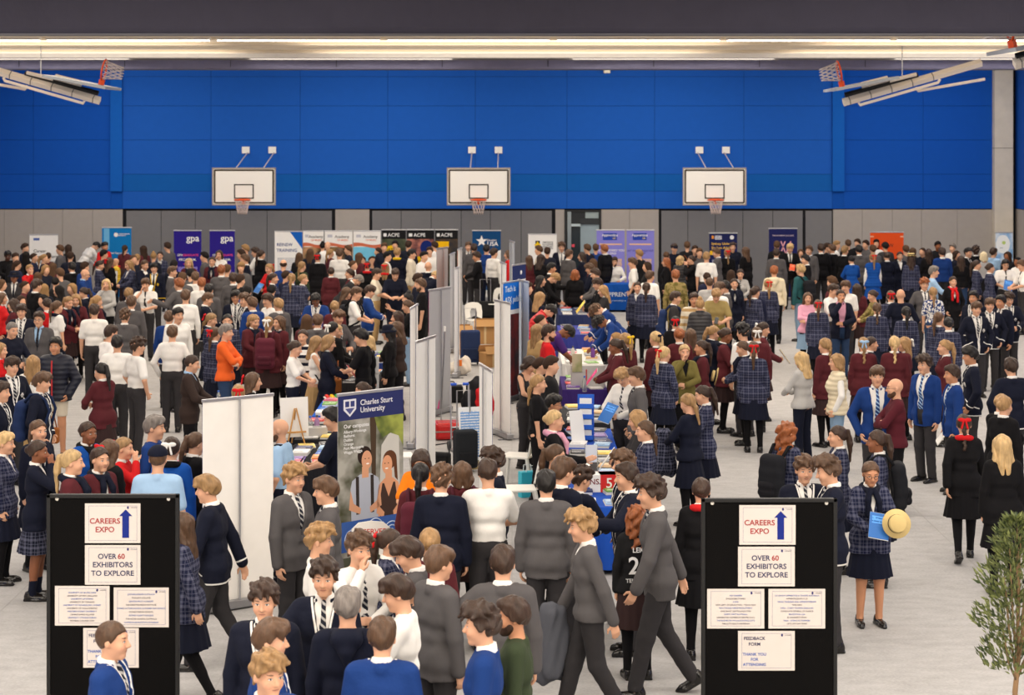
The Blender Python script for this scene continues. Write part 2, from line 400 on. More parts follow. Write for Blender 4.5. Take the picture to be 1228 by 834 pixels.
class Fld:
    def __init__(s, xs, ys, zs):
        s.a = (xs, ys, zs); s.D = np.full((len(xs), len(ys), len(zs)), 1.0, dtype=np.float32)
    def win(s, lo, hi):
        sl = []
        for ax, l, h in zip(s.a, lo, hi):
            i = max(0, int(np.searchsorted(ax, l)) - 1); j = min(len(ax), int(np.searchsorted(ax, h)) + 1); sl.append(slice(i, max(j, i + 1)))
        g = [ax[q] for ax, q in zip(s.a, sl)]
        return tuple(sl), g[0][:, None, None], g[1][None, :, None], g[2][None, None, :]
    def smin(s, sl, d, k):
        c = s.D[sl]
        if k > 0: h = np.maximum(k - np.abs(c - d), 0) / k; s.D[sl] = np.minimum(c, d) - h * h * k * .25
        else: s.D[sl] = np.minimum(c, d)
    def cap(s, a, b, ra, rb, k=.02, sq=(1, 1, 1)):
        a = np.array(a, dtype=np.float32); b = np.array(b, dtype=np.float32); m = max(ra, rb) + .05 + k
        sl, x, y, z = s.win(np.minimum(a, b) - m, np.maximum(a, b) + m)
        d = b - a; L = float(d @ d) + 1e-9
        t = np.clip(((x - a[0]) * d[0] + (y - a[1]) * d[1] + (z - a[2]) * d[2]) / L, 0, 1)
        q = np.sqrt((x - a[0] - t * d[0]) ** 2 + (y - a[1] - t * d[1]) ** 2 + (z - a[2] - t * d[2]) ** 2) - (ra + t * (rb - ra))
        s.smin(sl, q, k)
    def ell(s, c, r, k=.02, R=None, sub=False):
        m = max(r) + .05 + k
        sl, x, y, z = s.win([c[i] - m for i in range(3)], [c[i] + m for i in range(3)])
        X, Y, Z = x - c[0], y - c[1], z - c[2]
        if R is not None: X, Y, Z = (R[0][0] * X + R[1][0] * Y + R[2][0] * Z, R[0][1] * X + R[1][1] * Y + R[2][1] * Z, R[0][2] * X + R[1][2] * Y + R[2][2] * Z)
        k0 = np.sqrt((X / r[0]) ** 2 + (Y / r[1]) ** 2 + (Z / r[2]) ** 2); k1 = np.sqrt((X / r[0] ** 2) ** 2 + (Y / r[1] ** 2) ** 2 + (Z / r[2] ** 2) ** 2) + 1e-6
        q = (k0 * (k0 - 1) / k1).astype(np.float32)
        if sub:
            c0 = s.D[sl]; h = np.maximum(k - np.abs(c0 + q), 0) / k; s.D[sl] = np.maximum(c0, -q) + h * h * k * .25
        else: s.smin(sl, q, k)
    def xyz(s): return s.a[0][:, None, None], s.a[1][None, :, None], s.a[2][None, None, :]
    def nets(s):
        D, (xs, ys, zs) = s.D, s.a
        D[0], D[-1] = 1, 1; D[:, 0], D[:, -1] = 1, 1; D[:, :, 0], D[:, :, -1] = 1, 1
        ins = D < 0; shp = np.array(D.shape); ids, pos = [], []
        for ax in range(3):
            A = [slice(None)] * 3; B = [slice(None)] * 3; A[ax] = slice(0, -1); B[ax] = slice(1, None)
            ia, ib = ins[tuple(A)], ins[tuple(B)]
            w_ = np.argwhere(ia != ib)
            if not len(w_): continue
            w2 = w_.copy(); w2[:, ax] += 1
            da = D[tuple(w_.T)]; db = D[tuple(w2.T)]; t = da / (da - db)
            p = np.stack([xs[w_[:, 0]], ys[w_[:, 1]], zs[w_[:, 2]]], 1)
            g = s.a[ax]; p[:, ax] = g[w_[:, ax]] + t * (g[w_[:, ax] + 1] - g[w_[:, ax]])
            u, v = (ax + 1) % 3, (ax + 2) % 3
            q = []
            for du, dv in ((1, 1), (0, 1), (0, 0), (1, 0)):
                c = w_.copy(); c[:, u] -= du; c[:, v] -= dv
                q.append((c[:, 0] * shp[1] + c[:, 1]) * shp[2] + c[:, 2])
            q = np.stack(q, 1); flip = ~(da < 0); q[flip] = q[flip][:, ::-1]
            ids.append(q); pos.append(np.repeat(p[:, None, :], 4, 1))
        ids = np.concatenate(ids); pos = np.concatenate(pos).reshape(-1, 3)
        un, inv, cnt = np.unique(ids.ravel(), return_inverse=True, return_counts=True)
        V = np.stack([np.bincount(inv, pos[:, i], len(un)) / cnt for i in range(3)], 1)
        return V.astype(np.float32), inv.reshape(-1, 4)

# poses: wrist targets (x for the figure's left hand is +), elbow hints, legs
def P(L=(.232, -.03, .86), R=(-.232, -.03, .86), eL=(1, .5, -.3), eR=(-1, .5, -.3), lean=0, legs=None, sit=0, hyaw=0, hpit=5, fL=None, fR=None, curl=.5, roll=0):
    return dict(L=L, R=R, eL=eL, eR=eR, lean=lean, legs=legs, sit=sit, hyaw=hyaw, hpit=hpit, fL=fL, fR=fR, curl=curl, roll=roll)
POSES = {
    's': P(), 's2': P(L=(.25, -.06, .87), R=(-.23, .03, .86), hpit=0, roll=2),
    'h': P(L=(.10, -.30, 1.08), R=(-.10, -.30, 1.08), hpit=16, fL=(-.7, -.6, .2), fR=(.7, -.6, .2)),
    'h1': P(R=(-.12, -.32, 1.12), fR=(.4, -.9, .1)),
    'c': P(L=(-.06, -.235, 1.14), R=(.06, -.215, 1.19), eL=(1, -.4, -.6), eR=(-1, -.4, -.6), fL=(-1, .1, .1), fR=(1, .1, .1)),
    'p': P(R=(-.075, -.175, 1.47), L=(.0, -.24, 1.10), eR=(-.8, -.6, -1), eL=(1, -.2, -.8), fR=(.25, .2, 1), fL=(-1, 0, .1)),
    'p2': P(L=(.10, -.18, 1.46), eL=(.9, -.5, -1), fL=(-.2, .25, 1)),
    'k': P(L=(.215, -.07, .93), R=(-.215, -.07, .93), eL=(1, .6, 0), eR=(-1, .6, 0)),
    'g': P(R=(-.30, -.36, 1.18), eR=(-1, .3, -1), fR=(-.25, -.9, .35), curl=.2),
    'g2': P(L=(.20, -.36, 1.24), R=(-.14, -.30, 1.10), fL=(.2, -.8, .6), curl=.25),
    'l': P(lean=38, L=(.20, -.50, .92), R=(-.10, -.58, .92), hpit=28, fL=(0, -.7, -.5), fR=(0, -.7, -.5)),
    'o': P(L=(.215, -.05, 1.02), eL=(1, .35, 0), fL=(-.5, -.5, -.6)),
    'b': P(L=(.03, .185, .95), R=(-.03, .19, .97), eL=(1, .6, 0), eR=(-1, .6, 0), fL=(-1, 0, -.2), fR=(1, 0, -.2)),
    'a': P(L=(.56, -.16, 1.32), eL=(.3, .6, -1), fL=(.9, -.5, -.1)),
    'w': P(L=(.25, -.20, .90), R=(-.25, .20, .90), legs=((.085, -.20, .08, .01), (-.085, .27, .14, .14)), lean=4),
    'w2': P(L=(.24, .17, .88), R=(-.25, -.20, .92), legs=((.085, .26, .13, .13), (-.085, -.22, .08, .01)), lean=4),
    't': P(sit=.42, L=(.12, -.32, 1.08), R=(-.12, -.34, 1.08), fL=(-.6, -.8, 0), fR=(.6, -.8, 0), hpit=10),
    'tp': P(sit=.42, L=(.12, -.32, 1.08), R=(-.06, -.19, 1.45), eR=(-.8, -.6, -1), fR=(.25, .2, 1), hpit=8),
    'r': P(R=(-.12, -.40, 1.38), eR=(-1, 0, -1), fR=(.1, -.5, .85), L=(.12, -.30, 1.12), curl=.35),
}
YAW = {'>': 38, '<': -38, 'v': 0}

_pose = {}
def skeleton(code, sex):
    """joints of a pose; code is a pose letter plus an optional head turn < or > (as the figure sees it: > to its left) or v for head down"""
    key = (code, sex)
    if key in _pose: return _pose[key]
    p = POSES[code.rstrip('<>v')]; f = sex == 'f'
    J = {}; Rl = np.array(Matrix.Rotation(math.radians(p['lean']), 3, 'X')); piv = np.array((0, 0, .95)); up = np.array((0, 0, -p['sit']))
    def tor(q): return Rl @ (np.array(q, float) - piv) + piv + up
    J['tor'] = tor; J['Rl'] = Rl; J['piv'] = piv; J['up'] = up
    sx = .150 if f else .176
    J['neck'] = tor((0, .022, 1.44)); hb = tor((0, .008, 1.535))
    yaw = sum(YAW[c] for c in code if c in YAW); pit = p['hpit'] + (20 if 'v' in code else 0)
    Rh = Rl @ np.array(Matrix.Rotation(math.radians(yaw), 3, 'Z') @ Matrix.Rotation(math.radians(pit), 3, 'X') @ Matrix.Rotation(math.radians(p['roll']), 3, 'Y'))
    J['Rh'] = Rh; J['head'] = hb + Rh @ np.array((0, -.016, .088)); J['hb'] = hb
    for sd, s_ in (('L', 1), ('R', -1)):
        S0 = tor((s_ * sx, .012, 1.405)); W = np.array(p[sd], float) * ((.9, 1, 1) if f else (1, 1, 1)) + (np.array((0, 0, -p['sit'])) if p['sit'] else 0)
        if p['sit']: W = W + np.array((0, 0, 0.02))
        a, b = (.275, .245) if f else (.29, .255)
        d = W - S0; L = np.linalg.norm(d)
        if L > (a + b) * .995: W = S0 + d / L * (a + b) * .995; d = W - S0; L = np.linalg.norm(d)
        u = d / L; x = (a * a - b * b + L * L) / (2 * L); h = math.sqrt(max(a * a - x * x, 1e-6))
        hint = np.array(p['e' + sd], float); hint = hint - u * (hint @ u); hint /= np.linalg.norm(hint) + 1e-9
        E = S0 + u * x + hint * h
        J['S' + sd], J['E' + sd], J['W' + sd] = S0, E, W
        fd = p['f' + sd]; fd = np.array(fd, float) if fd else (W - E) * 1.0 + np.array((0, -.03, 0)); J['F' + sd] = fd / np.linalg.norm(fd)
        hx = s_ * .09
        if p['sit']:
            H = np.array((hx, 0, .90 - p['sit'])); K = np.array((hx * 1.25, -.42, .50)); A = np.array((hx * 1.25, -.40, .09)); toe = 0
        elif p['legs']:
            lx, ly, lz, th = p['legs'][0 if sd == 'L' else 1]
            H = np.array((hx, 0, .90)); A = np.array((lx, ly, lz)); mid = (H + A) / 2; d2 = A - H; L2 = np.linalg.norm(d2)
            hh = math.sqrt(max(.415 ** 2 - (L2 / 2) ** 2, 1e-5)) if L2 < .83 else .01
            K = mid + np.array((0, -hh, 0)); toe = th
        else:
            H = np.array((hx, 0, .90)); K = np.array((hx * 1.05, -.015, .49)); A = np.array((hx * 1.12, .02 if s_ > 0 else .035, .09)); toe = 0
        J['H' + sd], J['K' + sd], J['A' + sd], J['toe' + sd] = H, K, A, toe
    J['curl'] = p['curl']; J['sit'] = p['sit']; J['lean'] = p['lean']
    _pose[key] = J
    return J

def torso(F, J, f, o, k=.05, low=None):
    """trunk volumes grown by o"""
    t = J['tor']
    def bar(x, z, r, y=0.0): F.cap(t((-x, y, z)), t((x, y, z)), r + o, r + o, k)
    u = J['up']
    F.cap(np.array((-.074, .008, .94)) + u, np.array((.074, .008, .94)) + u, (.114 if f else .106) + o, (.114 if f else .106) + o, k)
    if f:
        bar(.045, 1.10, .094); bar(.062, 1.26, .104); bar(.085, 1.35, .082)
        F.cap(t((-.062, -.085, 1.255)), t((.062, -.085, 1.255)), .05 + o, .05 + o, k)
        bar(.132, 1.405, .044, .012)
    else:
        bar(.055, 1.09, .1); bar(.075, 1.26, .108); bar(.10, 1.35, .084); bar(.157, 1.405, .05, .012)
    for s_ in (-1, 1): F.cap(t((s_ * (.11 if f else .13), .015, 1.43)), t((s_ * .045, .02, 1.452)), .032 + o * .8, .030 + o * .6, k)

def arm(F, J, sd, o, k, t0=0.0, t1=2.0, slim=1.0):
    S0, E, W = J['S' + sd], J['E' + sd], J['W' + sd]
    r = [(.047 * slim, .039 * slim), (.039 * slim, .026 * slim)]
    if t1 <= 1: F.cap(S0, S0 + (E - S0) * t1, r[0][0] + o, r[0][1] + o * 1.2, k)
    else:
        F.cap(S0, E, r[0][0] + o, r[0][1] + o, k); F.cap(E, E + (W - E) * (t1 - 1), r[1][0] + o, r[1][1] + o * 1.15 + (.004 if o > .01 else 0), .015)

def leg(F, J, sd, o, k, r=(.088, .056, .036)):
    H, K, A = J['H' + sd], J['K' + sd], J['A' + sd]
    F.cap(H, K, r[0] + o, r[1] + o, k); F.cap(K, A, r[1] + o, r[2] + o, .03)
    if o < .012:
        d = A - K; F.cap(K + d * .15 + np.array((0, .018, 0)), K + d * .5 + np.array((0, .014, 0)), .044 + o, .036 + o, .03)

def hand(F, J, sd):
    W, fd = J['W' + sd], J['F' + sd]; s_ = 1 if sd == 'L' else -1
    ref = np.array((s_ * 1.0, 0, 0)) if abs(fd[0]) < .6 else np.array((0, -1.0, .3))
    nrm = ref - fd * (ref @ fd); nrm /= np.linalg.norm(nrm)          # back of the hand
    wid = np.cross(nrm, fd) * s_ * 1.0                                   # towards the thumb
    wid /= np.linalg.norm(wid)
    if sd == 'L' and abs(fd[2]) > .6 and wid[1] > 0 or sd == 'R' and abs(fd[2]) > .6 and wid[1] > 0: wid = -wid
    pal = -nrm; c = J['curl']
    for i, (off, ln, pl) in enumerate(((.026, .072, .088), (.009, .080, .092), (-.009, .074, .088), (-.026, .058, .080))):
        k0 = W + fd * pl + wid * off
        F.cap(W + wid * off * .55 + fd * .01, k0, .0135, .0115, .012)
        d1 = fd * math.cos(c) + pal * math.sin(c); d2 = fd * math.cos(c * 2.1) + pal * math.sin(c * 2.1)
        m = k0 + d1 * ln * .52; F.cap(k0, m, .0095, .0094, .004); F.cap(m, m + d2 * ln * .48, .0094, .0075, .004)
    b = W + fd * .03 + wid * .02; m = b + (fd * .55 + wid * .8 + pal * .25) * .042
    F.cap(b, m, .013, .0105, .01); F.cap(m, m + (fd * .9 + wid * .3 + pal * .2) * .036, .0105, .0085, .006)

def head(F, J):
    c = J['head']; R = J['Rh']
    def h(q): return c + R @ np.array(q, float)
    Rt = R
    F.ell(h((0, .014, .026)), (.076, .096, .093), .02, Rt); F.ell(h((0, -.026, -.045)), (.058, .064, .07), .03, Rt)
    F.cap(h((-.012, -.07, -.095)), h((.012, -.07, -.095)), .019, .019, .03)
    F.cap(h((-.034, -.068, .033)), h((.034, -.068, .033)), .019, .019, .02)
    for s_ in (-1, 1):
        F.ell(h((s_ * .034, -.094, .006)), (.016, .012, .010), .014, Rt, sub=True)
        F.ell(h((s_ * .036, -.062, -.028)), (.028, .028, .028), .035, Rt)
        F.ell(h((s_ * .034, -.0785, .008)), (.0135, .0125, .011), .004, Rt)
        F.ell(h((s_ * .078, .012, -.006)), (.0115, .02, .031), .008, Rt)
        F.cap(h((s_ * .010, -.1, -.026)), h((s_ * .010, -.102, -.026)), .009, .009, .008)
    F.cap(h((0, -.088, .016)), h((0, -.112, -.022)), .009, .0125, .012)
    F.cap(h((-.016, -.086, -.053)), h((.016, -.086, -.053)), .0085, .0085, .008)
    F.cap(h((-.013, -.085, -.063)), h((.013, -.085, -.063)), .0085, .0085, .006)
    F.cap(J['neck'], h((0, .012, -.06)), .056, .05, .03)

def grid_for(J, pad, hx, hy, zs, extra=()):
    pts = [J[a + b] for a in 'SEWKA' for b in 'LR'] + [J['head']] + list(extra)
    lo = np.min(pts, 0) - pad; hi = np.max(pts, 0) + pad
    return axis(lo[0], hi[0], hx), axis(min(lo[1], -.24), max(hi[1], .24), hy), zs

_body = {}
def body(code, sex):
    key = (code, sex)
    if key in _body: return _body[key]
    J = skeleton(code, sex); f = sex == 'f'
    top = J['head'][2] + .17; fine = []
    zr = [(J['head'][2] - .15, top)] + [(min(J['W' + s][2], J['W' + s][2] + J['F' + s][2] * .2) - .05, max(J['W' + s][2], J['W' + s][2] + J['F' + s][2] * .2) + .05) for s in 'LR']
    z = -.05; zs = []
    while z < top: zs.append(z); z += .0094 if any(a <= z <= b for a, b in zr) else .028
    xs, ys, zs = grid_for(J, .2, .0094, .0094, np.array(zs, dtype=np.float32))
    F = Fld(xs, ys, zs)
    torso(F, J, f, 0, .05)
    for sd in 'LR':
        arm(F, J, sd, 0, .02, slim=.85 if f else 1)
        leg(F, J, sd, 0, .03)
        A = J['A' + sd]; rt = np.array(Matrix.Rotation(J['toe' + sd] * 4.0, 3, 'X')); F.cap(A, A + rt @ np.array((0, .01, -.04)), .034, .032, .02); F.cap(A + rt @ np.array((0, 0, -.045)), A + rt @ np.array((.0, -.11, -.055)), .03, .022, .02)
    for sd in 'LR': hand(F, J, sd)
    head(F, J)
    V, Q = F.nets()
    hd = (V - J['head']) @ J['Rh']; far = np.linalg.norm(hd, axis=1) > .16; hd[far] = 9
    me = mesh('person_body', V, Q, {'hd': hd})
    _body[key] = me
    return me

def tor_xyz(F, J):
    """grid coordinates carried back into the upright trunk's frame"""
    x, y, z = F.xyz(); y = y - J['up'][1]; z = z - J['up'][2]
    a = math.radians(J['lean'])
    if abs(a) < 1e-4: return x, y, z
    c, s_ = math.cos(a), math.sin(a); zz = z - .95
    return x, y * c + zz * s_, -y * s_ + zz * c + .95

_cloth = {}
def cloth(kind, code, sex):
    code = code.rstrip('<>v'); key = (kind, code, sex)
    if key in _cloth: return _cloth[key]
    J = skeleton(code, sex); f = sex == 'f'; u = J['up']; attrs = None
    H = .0155
    if kind in ('blazer', 'coat', 'jumper', 'vneck', 'lshirt', 'shirt', 'tank', 'puffer', 'vest', 'longcoat', 'openblazer'):
        zs = axis(.45 if kind == 'longcoat' else .68, 1.62, H) + u[2]
        if J['lean']: zs = axis(.5, 1.62, H)
        xs, ys, zs = grid_for(J, .14, H, H, zs)
        if kind in ('blazer', 'coat', 'openblazer'):
            H = .0135; zs = axis(.5 if J['lean'] else .72 + u[2], 1.62 + (0 if J['lean'] else u[2]), H); xs, ys, zs = grid_for(J, .12, H, H, zs)
        o = {'blazer': .017, 'openblazer': .018, 'coat': .018, 'longcoat': .022, 'jumper': .016, 'vneck': .016, 'lshirt': .012, 'shirt': .012, 'tank': .006, 'puffer': .028, 'vest': .03}[kind]
        F = Fld(xs, ys, zs); torso(F, J, f, o, .05)
        hem = {'blazer': .79 if not f else .80, 'openblazer': .79, 'coat': .78, 'longcoat': .55, 'jumper': .88, 'vneck': .88, 'lshirt': 1.0, 'shirt': 1.0, 'tank': .94, 'puffer': .84, 'vest': .86}[kind]
        if kind in ('blazer', 'coat', 'openblazer', 'longcoat'):
            wd, wr_ = (.085, .124) if f else (.071, .108)
            F.cap(np.array((-wd, .005, hem - .02)) + u, np.array((wd, .005, hem - .02)) + u, wr_ + o, wr_ + o, .06)
            F.cap(np.array((-wd, .005, .93)) + u, np.array((wd, .005, .93)) + u, (.112 if f else .107) + o, (.112 if f else .107) + o, .06)
        elif kind in ('jumper', 'vneck', 'puffer', 'vest'):
            F.cap(np.array((-.085, .003, hem)) + u, np.array((.085, .003, hem)) + u, .116 + o, .116 + o, .05)
        X, Y, Z = tor_xyz(F, J); gx, gy, gz = F.xyz()
        D = F.D
        D = np.maximum(D, (hem + u[2]) - gz + 0 * D)
        zb = {'blazer': 1.10, 'coat': 1.22, 'openblazer': .80, 'longcoat': 1.26, 'vneck': 1.25}.get(kind)
        vd = None
        def vfun(X, Y, Z): return np.abs(X) - np.clip((Z - zb) / (1.47 - zb), 0 if kind != 'openblazer' else .55, 1.15) * (.072 if kind != 'openblazer' else .095)
        if zb:
            c = np.maximum(vfun(X, Y, Z), Y + .0)
            c = np.maximum(c, zb - Z)
            lap = np.clip((.05 - c) / .012, 0, 1) * (c > -.01) * .0095 * (Y < -.02)
            D = np.maximum(D - lap, -c)
        # collar
        G = Fld(xs, ys, zs); t = J['tor']
        cr, c0, c1 = {'shirt': (.062, 1.445, 1.480), 'lshirt': (.062, 1.445, 1.480), 'puffer': (.085, 1.42, 1.50), 'vest': (.085, 1.42, 1.49), 'jumper': (.066, 1.44, 1.462), 'vneck': (.066, 1.44, 1.462), 'tank': (.03, 1.3, 1.35)}.get(kind, (.074, 1.44, 1.478))
        G.cap(t((0, .022, c0)), t((0, .012, c1)), cr + .006, cr, .0)
        cc = G.D
        if kind != 'tank': cc = np.maximum(cc, Z - (c1 + .012 + Y * .12))
        if zb: cc = np.maximum(cc, -np.maximum(np.abs(X) - .045 - 0 * Y, Y + .03))
        if kind in ('shirt', 'lshirt'): cc = np.maximum(cc, -np.maximum(np.abs(X) - np.clip((Z - 1.435) * .8, 0, .04), Y + .02))
        D = np.minimum(D, cc)
        if kind == 'tank':
            D = np.maximum(D, np.minimum(Z - 1.36, .055 - np.abs(np.abs(X) - .095) * 1.0 - .02) if True else D)
            D = np.maximum(D, -(np.maximum(1.30 - Z, np.abs(X) - .065)))
        # faint folds
        fold = .0035 * np.sin(Z * 46 + X * 18 + Y * 9) * np.sin(X * 21 - Z * 13 + 1.3)
        if kind in ('shirt', 'lshirt', 'jumper', 'vneck'): fold = fold * 1.2
        if kind in ('puffer', 'vest'): fold = -.009 * np.abs(np.sin(Z * 44))
        F.D = (D + fold).astype(np.float32)
        t1 = {'shirt': .80, 'tank': 0, 'vest': 0}.get(kind, 1.97)
        if t1 > 0:
            for sd in 'LR': arm(F, J, sd, o + (.004 if kind in ('shirt', 'blazer', 'coat', 'puffer') else 0) + (.006 if kind == 'shirt' else 0), .02, t1=t1, slim=.9 if f else 1)
        V, Q = F.nets()
        W = V - u; a = math.radians(J['lean'])
        if J['lean']: W = W - J['piv']; W = W @ J['Rl'] + J['piv']
        tr = np.full((len(V), 3), 9.0, dtype=np.float32)
        armd = np.full(len(V), 9.0)
        for sd in 'LR':
            for A_, B_ in ((J['S' + sd], J['E' + sd]), (J['E' + sd], J['W' + sd])):
                d = B_ - A_; tt = np.clip(((V - A_) @ d) / (d @ d), 0, 1); armd = np.minimum(armd, np.linalg.norm(V - A_ - tt[:, None] * d, axis=1))
            dw = ((J['W' + sd] - V) @ (J['W' + sd] - J['E' + sd])) / np.linalg.norm(J['W' + sd] - J['E' + sd])
            near = np.linalg.norm(V - J['W' + sd], axis=1) < .16; tr[near, 2] = np.minimum(tr[near, 2], dw[near])
        on = armd > .075
        if zb:
            q = (W[:, 1] < .0) & (W[:, 2] > zb - .03) & on & (np.abs(W[:, 0]) < .13); tr[q, 0] = vfun(W[:, 0], W[:, 1], W[:, 2])[q]
            q = (W[:, 1] < -.03) & (W[:, 2] <= zb) & on; tr[q, 0] = np.abs(W[q, 0] - .01)
        tr[on, 1] = V[on, 2] - (hem + u[2])
        attrs = {'trim': tr}
    elif kind in ('under', 'tie'):
        xs, ys, zs = axis(-.3, .3, .0145), axis(-.75, .3, .0145) if J['lean'] else axis(-.3, .3, .0145), axis(.85, 1.62, .0145) + u[2]
        F = Fld(xs, ys, zs); X, Y, Z = tor_xyz(F, J); t = J['tor']
        if kind == 'under':
            torso(F, J, f, .007, .05); D = np.maximum(F.D, .95 - Z + 0 * F.D); D = np.maximum(D, np.abs(X) - .15)
            G = Fld(xs, ys, zs); G.cap(t((0, .022, 1.44)), t((0, .012, 1.55)), .070, .067, .0)
            c = np.maximum(G.D, Z - (1.512 + Y * .14)); c = np.maximum(c, -np.maximum(np.abs(X) - np.clip((Z - 1.455) * .55, 0, .03), Y + .02))
            F.D = np.minimum(D, c).astype(np.float32)
        else:
            torso(F, J, f, .014, .05); wz = np.clip(.016 + (1.44 - Z) * .07, .014, .042); wz = np.minimum(wz, np.clip((Z - .97) * 1.1, -.05, 1))
            G = Fld(xs, ys, zs); G.cap(t((0, -.048, 1.465)), t((0, -.075, 1.42)), .02, .014, 0)
            D = np.maximum(F.D, np.abs(X) - wz); D = np.maximum(D, Y + .03); D = np.maximum(D, Z - 1.45)
            F.D = np.minimum(D, G.D).astype(np.float32)
        V, Q = F.nets()
    elif kind in ('trousers', 'jeans', 'shorts', 'tights', 'socks'):
        xs, ys, zs = grid_for(J, .18, H, H, axis(-.02, 1.06, .022))
        F = Fld(xs, ys, zs)
        if kind in ('trousers', 'jeans', 'shorts'):
            o = .013; r = (.086, .059, .048) if kind != 'jeans' else (.086, .056, .042)
            F.cap(np.array((-.074, .008, .94)) + u, np.array((.074, .008, .94)) + u, .114, .114, .04)
            F.cap(np.array((-.058, .004, 1.0)) + u, np.array((.058, .004, 1.0)) + u, .105, .105, .04)
        else: o = .0045; r = (.088, .056, .036); F.cap(np.array((-.078, .008, .92)) + u, np.array((.078, .008, .92)) + u, .112 + o, .112 + o, .05)
        for sd in 'LR':
            leg(F, J, sd, o, .02, r)
            if kind in ('tights', 'socks'):
                A = J['A' + sd]; F.cap(A, A + np.array((0, -.03, -.05)), .041, .036, .02)
        gx, gy, gz = F.xyz(); D = np.maximum(F.D, gz - (1.02 + u[2]))
        if kind in ('trousers', 'jeans'):
            D = D + .003 * np.sin(gz * 60 + gx * 30) * np.sin(gx * 40 + gy * 35); D = np.maximum(D, .055 - gz)
        if kind == 'shorts': D = np.maximum(D, .60 - gz)
        if kind == 'socks': D = np.maximum(D, gz - .24)
        F.D = D.astype(np.float32); V, Q = F.nets()
    elif kind in ('skirt', 'longskirt', 'dress'):
        n = 60; rows = [(1.03, .120, .096), (.96, .168, .114), (.86, .188, .124), (.76, .205, .150), (.64, .222, .178), (.53, .240, .2)]
        if kind == 'longskirt': rows = rows[:4] + [(.55, .215, .19), (.34, .23, .21), (.24, .24, .22)]
        V, Q = [], []
        for i, (z, a, b) in enumerate(rows):
            for j in range(n):
                th = 2 * PI * j / n; pl = (1 + .045 * (i / 5) * math.sin(th * 15) + .02 * (i / 5) * math.sin(th * 4 + 1))
                V.append((a * pl * math.cos(th), b * pl * math.sin(th) + u[1] + .008, z + u[2]))
        for i in range(len(rows) - 1):
            for j in range(n): j2 = (j + 1) % n; Q.append((i * n + j2, i * n + j, (i + 1) * n + j, (i + 1) * n + j2))
        V, Q = np.array(V, dtype=np.float32), np.array(Q)
    me = mesh(kind, V, Q, attrs)
    _cloth[key] = me
    return me

